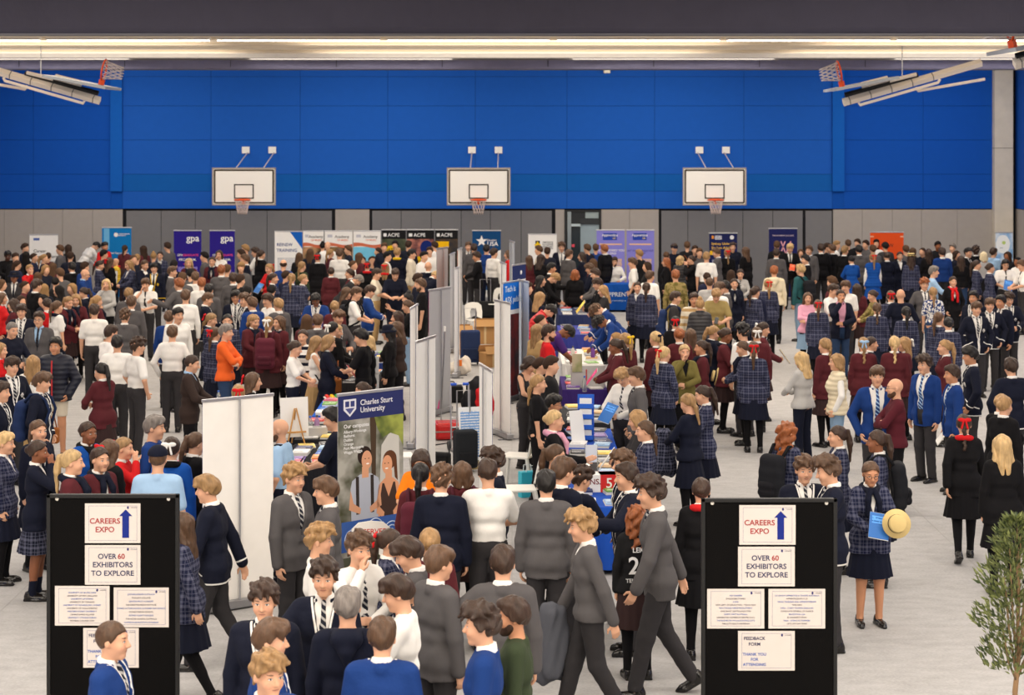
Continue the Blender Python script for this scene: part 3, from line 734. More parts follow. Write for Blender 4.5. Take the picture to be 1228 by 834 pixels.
# ---- hair and things worn on the head, in the head's frame (face towards -y)
_hair = {}
def hair(style, h=.0085):
    if (style, h) in _hair: return _hair[(style, h)]
    lo = {'lo': .42, 'cl': .42, 'po': .38, 'br': .40, 'bob': .2, 'lp': .36}.get(style, .16)
    F = Fld(axis(-.17, .17, h), axis(-.18, .26, h), axis(-lo, .25, h)); x, y, z = F.xyz()
    g = .009 if style == 'bz' else .016
    F.ell((0, .015, .027), (.077 + g, .096 + g, .093 + g), 0)
    fem = style in ('po', 'bu', 'up', 'br', 'lp')
    if style == 'sh': F.ell((0, -.01, .088), (.08, .096, .056), .03)
    if style == 'mo': F.ell((0, -.02, .09), (.09, .108, .062), .03); F.cap((-.055, -.075, .072), (.055, -.08, .072), .033, .035, .02)
    if style == 'cu': F.ell((0, -.015, .088), (.098, .114, .076), .03)
    if style == 'fl': F.ell((.01, -.02, .09), (.08, .1, .055), .03); F.cap((-.06, -.06, .08), (.06, -.085, .06), .03, .03, .02)
    zm = np.interp(F.a[1], [-.115, -.07, -.045, -.01, .015, .04, .075, .13], [.06, .058, .05, .0, -.012, -.04, -.06, -.066] if not fem else [.066, .062, .052, .03, -.01, -.03, -.055, -.06]).astype(np.float32)[None, :, None]
    if style in ('lo', 'cl', 'bob'): zm = np.interp(F.a[1], [-.115, -.08, -.05, -.02, .0, .03], [.07, .066, .045, -.02, -.08, -.1]).astype(np.float32)[None, :, None]
    if style == 'bald': zm = np.interp(F.a[1], [-.1, 0, .02, .05], [.2, .2, -.01, -.05]).astype(np.float32)[None, :, None]
    zm = zm + np.where(y < -.035, .02 * (1 - (x / .062) ** 2) * (1 if fem or style in ('lo', 'cl', 'bob') else .5), 0).astype(np.float32)
    D = np.maximum(F.D, zm - z)
    if style == 'bald': D = np.maximum(D, z - .04)
    if style in ('mo', 'fl'): D = np.minimum(D, np.maximum(F.D, np.maximum(.036 + .01 * np.sin(x * 160) - z, y + .05)))
    F.D = D.astype(np.float32)
    if style in ('lo', 'cl', 'bob'):
        zb = -.13 if style == 'bob' else -.29; k = .03
        for s_ in (-1, 1):
            F.cap((s_ * .072, .0, .05), (s_ * .088, .035, zb * .55), .03, .032, k); F.cap((s_ * .088, .035, zb * .55), (s_ * .07, .05, zb), .032, .018, k)
            F.cap((s_ * .066, -.045, .06), (s_ * .086, -.02, -.05), .018, .02, k)
        F.cap((-.035, .075, .03), (-.035, .085, zb), .05, .028, k); F.cap((.035, .075, .03), (.035, .085, zb), .05, .028, k)
    if style == 'po': F.cap((0, .10, .055), (0, .14, .05), .026, .026, .02); F.cap((0, .14, .05), (.005, .15, -.10), .03, .036, .01); F.cap((.005, .15, -.10), (.01, .13, -.31), .036, .012, .01)
    if style == 'lp': F.cap((0, .09, -.04), (0, .115, -.08), .034, .03, .02); F.cap((0, .115, -.08), (.01, .115, -.30), .034, .012, .01)
    if style == 'bu': F.ell((0, .118, .015), (.045, .04, .042), .01)
    if style == 'up': F.ell((0, .045, .135), (.05, .05, .045), .015)
    if style == 'br':
        for i in range(9): F.ell((.006 * (-1) ** i, .112 + .01 * math.sin(i), .0 - i * .036), (.03 - i * .0015, .024, .026), .01)
    amp, fq = {'cu': (.014, 62), 'cl': (.013, 55), 'mo': (.007, 55), 'bz': (.0015, 150), 'fl': (.006, 50), 'sh': (.006, 65)}.get(style, (.0035, 70))
    nz = np.sin(x * fq + 1.7 * np.sin(z * fq * .6)) * np.sin(y * fq + 1.3 + 1.5 * np.sin(x * fq * .5)) + .6 * np.sin(z * fq * (1.1 if style in ('cu', 'cl') else .35) + x * fq * .8)
    F.D = (F.D + amp * nz).astype(np.float32)
    V, Q = F.nets(); me = mesh('hair', V, Q); _hair[(style, h)] = me
    return me

def sdf_small(name, h, lo, hi, fn):
    if name in _hair: return _hair[name]
    F = Fld(*(axis(a, b, h) for a, b in zip(lo, hi))); fn(F); V, Q = F.nets(); me = mesh(name, V, Q); _hair[name] = me
    return me

def m_beard():
    def fn(F):
        F.ell((0, -.026, -.047), (.066, .073, .079), .0); F.cap((-.013, -.072, -.096), (.013, -.072, -.096), .026, .026, .03)
        x, y, z = F.xyz(); D = np.maximum(F.D, z + .035 + .25 * np.abs(y + .09) * (y < .0) - .03 * (np.abs(x) > .045)); D = np.maximum(D, y - .02)
        D = np.maximum(D, -np.maximum(np.abs(x) - .026, np.maximum(np.abs(z + .057) - .012, y + .07))); F.D = D.astype(np.float32)
    return sdf_small('beard', .007, (-.1, -.13, -.15), (.1, .06, .02), fn)
def m_ribbon():
    def fn(F):
        for s_ in (-1, 1): F.ell((s_ * .04, .15, .06), (.042, .016, .024), .005); F.cap((s_ * .012, .155, .05), (s_ * .035, .16, -.04), .011, .013, .005)
        F.ell((0, .152, .058), (.016, .016, .016), .005)
    return sdf_small('hair_ribbon', .007, (-.1, .1, -.08), (.1, .2, .1), fn)
def m_band():
    def fn(F):
        for i in range(11):
            a = PI * (.06 + .88 * i / 10); b = PI * (.06 + .88 * (i + 1) / 10)
            if i < 10: F.cap((-.094 * math.cos(a), -.02, .03 + .097 * math.sin(a)), (-.094 * math.cos(b), -.02, .03 + .097 * math.sin(b)), .011, .011, .003)
    return sdf_small('hair_band', .007, (-.13, -.06, -.02), (.13, .04, .16), fn)
def m_cap():
    def fn(F):
        F.ell((0, .015, .05), (.1, .118, .095), 0); x, y, z = F.xyz(); D = np.maximum(F.D, .045 - z - y * .1); F.D = D.astype(np.float32)
        F.cap((-.045, -.13, .048), (.045, -.13, .048), .012, .012, 0); F.cap((-.05, -.10, .052), (.05, -.10, .052), .012, .012, .02); F.cap((-.03, -.16, .04), (.03, -.16, .04), .01, .01, .02)
    return sdf_small('cap', .008, (-.15, -.2, -.02), (.15, .16, .18), fn)
def m_bucket():
    if 'bucket' not in _hair:
        v, f = lathe([(0.0, .15), (.07, .148), (.095, .13), (.105, .07), (.11, .055), (.155, .03), (.152, .022), (.105, .045)], 24); _hair['bucket'] = mesh('bucket_hat', v, f)
    return _hair['bucket']
def m_boater(crown_only=False):
    if 'boater' not in _hair:
        v, f = lathe([(0, .145), (.085, .145), (.092, .138), (.094, .075), (.15, .072), (.152, .066), (.09, .064)], 28); _hair['boater'] = mesh('straw_hat', v, f)
        v, f = lathe([(.0955, .08), (.0965, .082), (.0965, .105), (.0955, .107)], 28); _hair['boaterband'] = mesh('hat_band', v, f)
    return _hair['boater'], _hair['boaterband']
def m_glasses():
    if 'glasses' not in _hair:
        P_ = []
        for s_ in (-1, 1):
            ring = [(s_ * .034 + .022 * math.cos(a), -.108, .008 + .017 * math.sin(a)) for a in [2 * PI * i / 14 for i in range(15)]]
            P_.append(tube(ring, .0022, 5)); P_.append(tube([(s_ * .056, -.107, .01), (s_ * .082, -.05, .01), (s_ * .086, .01, .008)], .002, 5))
        P_.append(tube([(-.012, -.109, .012), (.012, -.109, .012)], .002, 5)); v, f = join(*P_); _hair['glasses'] = mesh('glasses', v, f)
    return _hair['glasses']
# ---- worn round the neck or on the back, in the trunk's frame
def m_scarf():
    def fn(F):
        n = 14
        for i in range(n):
            a, b = 2 * PI * i / n, 2 * PI * (i + 1) / n
            p = lambda t: (.085 * math.cos(t), .012 + .085 * math.sin(t) * 1.05, 1.462 + .02 * math.sin(t))
            F.cap(p(a), p(b), .034, .034, .01)
        F.cap((.03, -.10, 1.45), (.06, -.155, 1.34), .03, .035, .02); F.cap((.06, -.155, 1.34), (.07, -.15, 1.16), .033, .03, .01)
        F.cap((-.03, -.10, 1.45), (-.055, -.155, 1.36), .03, .035, .02); F.cap((-.055, -.155, 1.36), (-.06, -.15, 1.20), .033, .03, .01)
    return sdf_small('scarf', .013, (-.18, -.24, 1.1), (.18, .18, 1.56), fn)
def m_hood():
    def fn(F):
        for i in range(10):
            t0, t1 = PI * (-.1 + 1.2 * i / 10), PI * (-.1 + 1.2 * (i + 1) / 10); p = lambda t: (.088 * math.cos(t), .02 + .09 * math.sin(t), 1.46 + .015 * math.sin(t)); F.cap(p(t0), p(t1), .034, .034, .01)
        F.cap((-.05, .13, 1.44), (.05, .13, 1.44), .06, .06, .03); F.cap((0, .15, 1.36), (0, .155, 1.30), .06, .03, .04)
    return sdf_small('hood', .013, (-.2, -.14, 1.2), (.2, .28, 1.58), fn)
def m_lanyard():
    if 'lanyard' not in _hair:
        v, f = join(tube([(-.06, .06, 1.47), (-.085, -.02, 1.46), (-.05, -.135, 1.33), (0, -.165, 1.12)], .006, 5), tube([(.06, .06, 1.47), (.085, -.02, 1.46), (.05, -.135, 1.33), (0, -.165, 1.12)], .006, 5), box(-.03, .03, -.175, -.168, 1.02, 1.12)); _hair['lanyard'] = mesh('lanyard', v, f)
    return _hair['lanyard']
def m_pack():
    def fn(F):
        for zz, yy in ((.95, .24), (1.08, .255), (1.2, .245), (1.32, .225)): F.cap((-.09, yy, zz), (.09, yy, zz), .085, .085, .06)
    return sdf_small('backpack', .016, (-.25, .1, .8), (.25, .42, 1.45), fn)
def m_pocket():
    def fn(F): F.cap((-.075, .33, .98), (.075, .33, .98), .05, .05, .02); F.cap((-.075, .335, 1.06), (.075, .335, 1.06), .045, .045, .03)
    return sdf_small('front_pocket', .014, (-.18, .24, .88), (.18, .44, 1.16), fn)
def m_strap(s_):
    k = 'strap%d' % s_
    if k not in _hair:
        v, f = tube([(s_ * .10, .19, 1.36), (s_ * .115, .09, 1.485), (s_ * .12, .0, 1.485), (s_ * .125, -.10, 1.42), (s_ * .125, -.155, 1.28), (s_ * .15, -.10, 1.08), (s_ * .17, .10, .98)], .02, 6); _hair[k] = mesh('strap', v, f)
    return _hair[k]
def m_shoe():
    def fn(F):
        F.cap((0, .045, -.045), (0, .03, .0), .042, .042, .02); F.cap((0, .03, -.05), (0, -.12, -.058), .042, .036, .03); F.cap((0, -.12, -.06), (0, -.16, -.062), .036, .03, .02)
        x, y, z = F.xyz(); D = np.maximum(F.D, -.09 - z); D = np.maximum(D, z - .012); F.D = D.astype(np.float32)
        sole = np.maximum(np.maximum(np.abs(x) - .045 + np.maximum(-y - .1, 0) * .25, np.abs(z + .079) - .011), np.maximum(y - .085, -.195 - y)); F.D = np.minimum(F.D, sole).astype(np.float32)
    return sdf_small('shoe', .01, (-.08, -.23, -.11), (.08, .12, .04), fn)
# ---------------------------------------------------------------- people: wardrobe
SKIN = {'1': (224, 172, 140), '2': (206, 148, 112), '3': (142, 90, 62), '4': (84, 54, 42)}
HAIRC = {'k': ((24, 20, 19), 'black'), 'd': ((56, 39, 29), 'dark brown'), 'm': ((86, 62, 44), 'brown'), 'b': ((152, 118, 78), 'blond'), 'l': ((192, 160, 112), 'light blond'),
         'r': ((140, 80, 44), 'ginger'), 'y': ((122, 114, 108), 'grey'), 'w': ((226, 208, 170), 'white-blond')}
HAIRS = {'sh': 'short', 'mo': 'mop-cut', 'cu': 'curly', 'fl': 'swept', 'bz': 'cropped', 'lo': 'long', 'cl': 'long curly', 'bob': 'bobbed', 'po': 'ponytail', 'lp': 'low ponytail', 'bu': 'bun', 'up': 'topknot', 'br': 'braid', 'bald': 'balding', 'none': 'bald'}
C = {'grey': (86, 83, 84), 'dgrey': (52, 50, 52), 'navy': (17, 21, 38), 'black': (15, 14, 17), 'white': (236, 233, 228), 'royal': (24, 56, 118), 'blue': (22, 78, 160), 'maroon': (86, 34, 40), 'lblue': (158, 190, 222),
     'orange': (228, 98, 40), 'red': (200, 30, 34), 'green': (52, 62, 42), 'olive': (112, 102, 54), 'cream': (222, 208, 178), 'tan': (178, 146, 100), 'denim': (44, 64, 96), 'ldenim': (126, 152, 178), 'pink': (216, 156, 178),
     'teal': (42, 88, 92), 'purple': (70, 40, 110), 'brown': (52, 40, 36), 'lgrey': (176, 174, 172), 'stone': (216, 206, 186), 'amber': (242, 130, 22), 'charcoal': (48, 46, 48), 'bordeaux': (82, 28, 38), 'skirtbrown': (52, 36, 36), 'yellow': (232, 190, 40), 'khaki': (150, 132, 84), 'jersey': (24, 24, 26)}
W_ = ('under', 'shirt', 'cloth', 'white')
TIE = ('tie', 'tie', 'stripes', 'navy', 'lgrey'); TIEK = ('tie', 'tie', 'stripes', 'black', 'dgrey'); TIEB = ('tie', 'tie', 'stripes', 'royal', 'lblue')
TR = ('trousers', 'trousers', 'cloth', 'dgrey'); TB = ('trousers', 'trousers', 'cloth', 'black')
TI = ('tights', 'tights', 'cloth', 'black'); SO = ('socks', 'sock', 'cloth', 'navy')
def SK(c, k='skirt', m='cloth'): return (k, 'skirt', m, c) + (('plaidline',) if m == 'plaid' else ())
OUT = {  # code: figure, noun, phrase, layers (garment, part name, material, colours)
    'gb': ('m', 'boy', 'a grey blazer', [('blazer', 'blazer', 'cloth', 'grey'), W_, TIE, TR]),
    'gv': ('m', 'boy', 'a grey jumper', [('vneck', 'jumper', 'cloth', 'grey'), W_, TR]),
    'nb': ('m', 'boy', 'a white-piped navy blazer', [('blazer', 'blazer', 'piped', 'navy', 'white'), W_, TIE, TR]),
    'ng': ('m', 'boy', 'a gold-piped navy blazer', [('blazer', 'blazer', 'piped', 'navy', 'yellow'), W_, TIEK, TR]),
    'kb': ('m', 'boy', 'a black blazer', [('blazer', 'blazer', 'cloth', 'black'), W_, TIEK, TR]),
    'nv': ('m', 'boy', 'a navy blazer', [('blazer', 'blazer', 'cloth', 'navy'), W_, TIE, TR]),
    'rb': ('m', 'boy', 'a white-trimmed blue blazer', [('blazer', 'blazer', 'piped', 'royal', 'white'), W_, TIE, TR]),
    'rp': ('m', 'boy', 'a plain blue blazer', [('openblazer', 'blazer', 'cloth', 'royal'), W_, TIEB, TR]),
    'ws': ('m', 'boy', 'a short-sleeved white shirt', [('shirt', 'shirt', 'cloth', 'white'), TR]),
    'wl': ('m', 'boy', 'a long-sleeved white shirt', [('lshirt', 'shirt', 'cloth', 'white'), TR]),
    'wt': ('m', 'boy', 'a white shirt and tie', [('lshirt', 'shirt', 'cloth', 'white'), TIE, TR]),
    'wst': ('m', 'boy', 'a white shirt and dark tie', [('shirt', 'shirt', 'cloth', 'white'), TIEK, TR]),
    'bj': ('m', 'boy', 'a blue jumper', [('jumper', 'jumper', 'cloth', 'royal'), W_, TR]),
    'mt': ('m', 'boy', 'a maroon blazer', [('blazer', 'blazer', 'cloth', 'maroon'), W_, TIE, TR]),
    'mb': ('f', 'girl', 'a maroon blazer', [('coat', 'blazer', 'cloth', 'maroon'), W_, SK('skirtbrown'), TI]),
    'pb': ('f', 'girl', 'a navy plaid blazer', [('coat', 'blazer', 'plaid', 'plaidnavy', 'plaidline'), W_, SK('navy'), TI]),
    'nk': ('f', 'girl', 'a navy blazer', [('coat', 'blazer', 'cloth', 'navy'), W_, SK('navy'), TI]),
    'np': ('f', 'girl', 'a navy blazer and plaid skirt', [('coat', 'blazer', 'cloth', 'navy'), W_, SK('navy', 'skirt', 'plaid'), SO]),
    'bg': ('f', 'girl', 'a black blazer', [('coat', 'blazer', 'cloth', 'black'), W_, SK('black'), TI]),
    'nj': ('f', 'girl', 'a navy jumper', [('jumper', 'jumper', 'cloth', 'navy'), SK('navy'), TI]),
    'rj': ('f', 'girl', 'a red jumper', [('jumper', 'jumper', 'cloth', 'red'), W_, SK('navy'), TI]),
    'bw': ('f', 'girl', 'a bright blue blazer', [('coat', 'blazer', 'cloth', 'blue'), W_, SK('blue'), TI]),
    'pin': ('f', 'girl', 'a blue pinafore with white sleeves', [('lshirt', 'blouse', 'cloth', 'white'), ('vest', 'pinafore', 'cloth', 'blue'), SK('blue'), TI]),
    'gw': ('f', 'girl', 'a white shirt and scarf', [('shirt', 'shirt', 'cloth', 'white'), SK('navy'), TI]),
    'gp': ('f', 'girl', 'a white polo and navy shorts', [('shirt', 'polo', 'cloth', 'white'), ('shorts', 'shorts', 'cloth', 'navy'), SO]),
    'gr': ('f', 'girl', 'a hooped rugby shirt', [('lshirt', 'rugby_shirt', 'hoops', 'white', 'navy'), SK('navy'), TI]),
    'gt': ('f', 'girl', 'a white shirt and tie', [('lshirt', 'shirt', 'cloth', 'lgrey'), TIE, SK('navy'), TI]),
    'j24': ('f', 'girl', 'a black jersey numbered 24', [('jumper', 'jersey', 'cloth', 'jersey'), SK('skirtbrown'), TI]),
    'pol': ('m', 'man', 'a light blue police shirt', [('shirt', 'shirt', 'cloth', 'lblue'), ('trousers', 'trousers', 'cloth', 'navy')]),
}
KINDNAME = {'blazer': 'blazer', 'openblazer': 'blazer', 'coat': 'coat', 'longcoat': 'coat', 'jumper': 'jumper', 'vneck': 'jumper', 'lshirt': 'shirt', 'shirt': 'shirt', 'tank': 'vest_top', 'puffer': 'puffer_jacket', 'vest': 'gilet'}
C['plaidnavy'] = (24, 29, 56)
C['plaidline'] = (92, 94, 114)
def outfit(code):
    if code in OUT: return OUT[code]
    # adult: m:blazer.navy+pink/jeans.denim  (sex : top.colour[+shirt colour] / bottom.colour)
    sex, rest = code.split(':'); top, bot = rest.split('/'); tk, tc = top.split('.'); bk, bc = bot.split('.')
    inner = None
    if '+' in tc: tc, inner = tc.split('+')
    L = []
    if '~' in tc: km, a, b = tc.split('~'); L.append((tk, KINDNAME[tk], km, a, b))
    else: L.append((tk, KINDNAME[tk], 'quilt' if tk in ('puffer', 'vest') else 'cloth', tc))
    if inner:
        t = inner.endswith('t') and inner[:-1] in C; L.append(('under', 'shirt', 'cloth', inner[:-1] if t else inner))
        if t: L.append(('tie', 'tie', 'stripes', 'navy', 'dgrey'))
    if tk in ('vest', 'tank') and inner is None and tk == 'vest': L.append(('lshirt', 'shirt', 'cloth', 'white'))
    L.append((bk, {'longskirt': 'skirt', 'jeans': 'jeans'}.get(bk, bk), 'cloth', bc))
    if bk in ('skirt',): L.append(TI)
    OUT[code] = (sex, 'man' if sex == 'm' else 'woman', '', L)
    return OUT[code]

def lmat(l): return mat(l[2], None, C[l[4]] if len(l) > 4 else None)
def dye(c, rng=None, j=.07):
    k = 1 + (rng.uniform(-j, j) if rng else 0); return tuple(v * k for v in lin(c))

PEOPLE = []
def parse(block):
    ox = oy = 0; f = 1
    for ln in block.strip().splitlines():
        ln = ln.strip()
        if not ln or ln[0] == '#': continue
        if ln[0] == 'T': _, a, b, c = ln.split(); ox, oy, f = float(a), float(b), float(c); continue
        lab = None
        if '|' in ln: ln, lab = ln.split('|'); lab = lab.strip()
        q = ln.split(); q[3] += 'v' if q[2].endswith('v') else ''; q[2] = q[2].rstrip('v'); x, y = float(q[0]) / f + ox, float(q[1]) / f + oy
        PEOPLE.append(dict(x=x, y=y, face=q[2], pose=q[3], out=q[4], hair=q[5], opts=q[6:], label=lab))
FACE = {'F': 0, 'FR': 45, 'R': 90, 'BR': 135, 'B': 180, 'BL': -135, 'L': -90, 'FL': -45}

def place_person(d, rng):
    """solve where the figure stands from the pixel of its head and its height"""
    sex = outfit(d['out'])[0]; base = 1.77 if sex == 'm' else 1.67
    J = skeleton(d['pose'], sex); hgt = d['h'] if 'h' in d else base
    k = hgt / 1.77
    a = math.radians(d['ang']); hd = J['head'] * k
    ox, oy = hd[0] * math.cos(a) - hd[1] * math.sin(a), hd[0] * math.sin(a) + hd[1] * math.cos(a)
    s = (d['y'] - HORIZON) / (CAMZ - hd[2])
    d['k'] = k; d['X'] = (d['x'] - 614) / s - ox; d['Y'] = FPX / s - oy; d['s'] = s

def settle(ps):
    """give each figure its own floor space: taller or shorter within a hand's breadth, a few pixels sideways"""
    rng = random.Random(3)
    for d in ps:
        rng = random.Random(int(d['x'] * 13 + d['y'] * 29))
        d['ang'] = FACE[d['face']] + rng.uniform(-9, 9); sex = outfit(d['out'])[0]
        base = (1.77 if sex == 'm' else 1.67) + rng.uniform(-.04, .04); d['h0'] = base; d['h'] = base; d['x0'] = d['x']
        for o in d['opts']:
            if o[0] == 'H' and o[1:].isdigit(): d['h'] = d['h0'] = int(o[1:]) / 100; d['fix'] = 1
        place_person(d, rng)
    for it in range(120):
        moved = 0
        for i, a in enumerate(ps):
            for b in ps[i + 1:]:
                dx, dy = b['X'] - a['X'], b['Y'] - a['Y']
                if abs(dx) > .5 or abs(dy) > .5: continue
                dist = math.hypot(dx, dy)
                if dist > .50: continue
                moved += 1
                far, near = (b, a) if dy >= 0 else (a, b)
                st = .012
                if not far.get('fix'): far['h'] = max(far['h'] - st, far['h0'] - .13)
                if not near.get('fix'): near['h'] = min(near['h'] + st, near['h0'] + .11)
                sg = 1 if dx >= 0 else -1; st2 = .25
                if abs(b['x'] + sg * st2 - b['x0']) < 5: b['x'] += sg * st2
                if abs(a['x'] - sg * st2 - a['x0']) < 5: a['x'] -= sg * st2
                place_person(a, rng); place_person(b, rng)
        for a in ps:        # nobody stands inside a table
            for x, y, l, w_, c_, ph in TABLES:
                dx, dy = a['X'] - x, a['Y'] - y; gx, gy = w_ / 2 + .17 - abs(dx), l / 2 + .15 - abs(dy)
                if gx > 0 and gy > 0:
                    moved += 1
                    if gx < .3 or a['pose'][0] in 'lt': a['x'] += math.copysign(min(gx, .06) * a['s'], dx); a['x0'] = a['x']
                    elif not a.get('fix'): a['h'] = min(max(a['h'] + (.012 if dy < 0 else -.012), a['h0'] - .2), a['h0'] + .16)
                    place_person(a, rng)
        if not moved: break

SKINM = None
def build_person(d):
    global SKINM
    if SKINM is None: SKINM = mat('skin')
    sex, noun, phr, layers = outfit(d['out']); code = d['pose']; J = skeleton(code, sex); k = d['k']; opts = d['opts']; rng = random.Random(int(d['x0'] * 31 + d['y'] * 17))
    M = T(d['X'], d['Y'], 0, rz=math.radians(d['ang']), s=k)
    sk = next((o[1] for o in opts if o[0] == 'S' and len(o) == 2), '1')
    tone = tuple(v * (0.93 + .1 * ((d['x'] * 7 + d['y'] * 3) % 10) / 10) for v in lin(SKIN[sk]))
    p = put('person', body(code, sex), SKINM, None, M, tone, category='person', label=d['lab'], group='visitors at the careers expo')
    bare = 'bare' in opts
    for l in layers:
        if l[0] in ('tights', 'socks') and bare: continue
        o = put(l[1], cloth(l[0], code, sex), lmat(l), p, color=dye(C[l[3]], rng))
    HM = Matrix.Translation(J['head']) @ Matrix([list(r) for r in J['Rh']]).to_4x4()
    TM = Matrix.Translation(J['up']) @ Matrix.Translation(J['piv']) @ Matrix([list(r) for r in J['Rl']]).to_4x4() @ Matrix.Translation(-J['piv']) if True else None
    st, hc = d['hair'][:-1], d['hair'][-1]; hm = mat('hair', None); hcol = dye(HAIRC[hc][0], rng, .15)
    hp = None
    if st != 'none': hp = put('hair', hair(st), hm, p, HM, hcol)
    shoe = mat('gloss', (24, 22, 22)) if 'trainers' not in opts else mat('matte', (70, 68, 60))
    for sd in 'LR':
        put('shoe', m_shoe(), shoe, p, Matrix.Translation(J['A' + sd]) @ Matrix.Rotation(math.radians(6 if sd == 'L' else -6), 4, 'Z') @ Matrix.Rotation(J['toe' + sd] * 4.0, 4, 'X'))
    for o in opts:
        if o == 'beard': put('beard', m_beard(), hm, p, HM, hcol)
        elif o == 'glasses': put('glasses', m_glasses(), mat('plain', (30, 28, 28)), p, HM)
        elif o in ('rr', 'rw', 'ry', 'rl', 'rn'): put('hair_ribbon', m_ribbon(), mat('cloth', None), p, HM, dye(C[{'rr': 'red', 'rw': 'white', 'ry': 'yellow', 'rl': 'lblue', 'rn': 'navy'}[o]]))
        elif o == 'band': put('hair_band', m_band(), mat('cloth', None), p, HM, dye(C['white']))
        elif o in ('scn', 'scr', 'sck', 'scp', 'scy'): put('scarf', m_scarf(), mat('cloth', None), p, TM, dye(C[{'scn': 'navy', 'scr': 'red', 'sck': 'black', 'scp': 'pink', 'scy': 'yellow'}[o]]))
        elif o == 'lan': put('lanyard', m_lanyard(), mat('cloth', None), p, TM, dye(C['blue']))
        elif o == 'zip': shape('zip', tube([(0, -.178, 1.43), (0, -.188, 1.3), (0, -.182, 1.15), (0, -.178, 1.0), (0, -.178, .86)], .011, 6), mat('plain', (190, 40, 44)), p)
        elif o == 'hood': put('hood', m_hood(), mat('cloth', None), p, TM, dye(C[layers[0][3]]))
        elif o == 'cap': put('cap', m_cap(), mat('cloth', None), p, HM, dye(C['navy']))
        elif o == 'bucket': put('bucket_hat', m_bucket(), mat('cloth', None), p, HM, dye(C['navy']))
        elif o == 'boater':
            a, b = m_boater(); hh = put('straw_hat', a, mat('cloth', (216, 190, 130)), p, HM @ T(0, .015, .035)); put('hat_band', b, mat('cloth', C['navy']), hh)
        elif o == 'n24':
            Mb = Matrix.Translation((0, .148, 1.16)) @ Matrix.Rotation(PI, 4, 'Z') @ Matrix.Rotation(-.10, 4, 'X')
            text('number', '24', .24, mat('plain', (235, 235, 235)), p, Mb, depth=.004)
            text('lettering', 'LEIO', .07, mat('plain', (235, 235, 235)), p, Mb @ Matrix.Translation((0, .0, .16)), depth=.004)
            text('lettering', 'TENWOOD', .055, mat('plain', (235, 235, 235)), p, Mb @ Matrix.Translation((0, .0, -.14)), depth=.004)
        elif o == 'epa':
            for s_ in (-1, 1):
                e = shape('epaulette', box(s_ * .125 - .035, s_ * .125 + .035, -.03, .05, 1.475, 1.487, .004), mat('cloth', C['navy']), p)
            shape('shoulder_patch', box(.262, .272, -.03, .03, 1.24, 1.32, .003), mat('plain', (60, 80, 40)), p)
            shape('belt', lathe([(.135, .985), (.138, .985), (.138, 1.025), (.135, 1.025)], 24), mat('plain', (20, 20, 24)), p)
    MW = M
    if any(o.startswith('pack') for o in opts):
        c = {'packn': (36, 52, 92), 'packk': (26, 27, 32), 'packm': (92, 36, 50)}[next(o for o in opts if o.startswith('pack'))]
        e = empty('backpack', MW @ TM, category='backpack', label=d['packlab'])
        put('bag_body', m_pack(), mat('cloth', c), e); put('front_pocket', m_pocket(), mat('cloth', tuple(int(v * .85) for v in c)), e)
        for s_ in (-1, 1): put('strap', m_strap(s_), mat('cloth', tuple(int(v * .8) for v in c)), e)
    # what the hands hold: a thing of its own at the hand
    nheld = 0
    for o in opts:
        if o[0] == '@':
            kind = o[1:]; g1 = J['WL'] + J['FL'] * .11; g2 = J['WR'] + J['FR'] * .11
            both = code.rstrip('<>v') in ('h', 't')
            pos = (g1 + g2) / 2 + np.array((0, -.03, .03)) if both else g2 + np.array((0, -.02, .0))
            if code.startswith('p') or code.startswith('tp'): pos = g2 + np.array((-.01, .02, .0))
            pos = pos + np.array((.16, -.03, .03)) * nheld; nheld += 1
            held_item(kind, MW @ Matrix.Translation(pos), d)
    return p

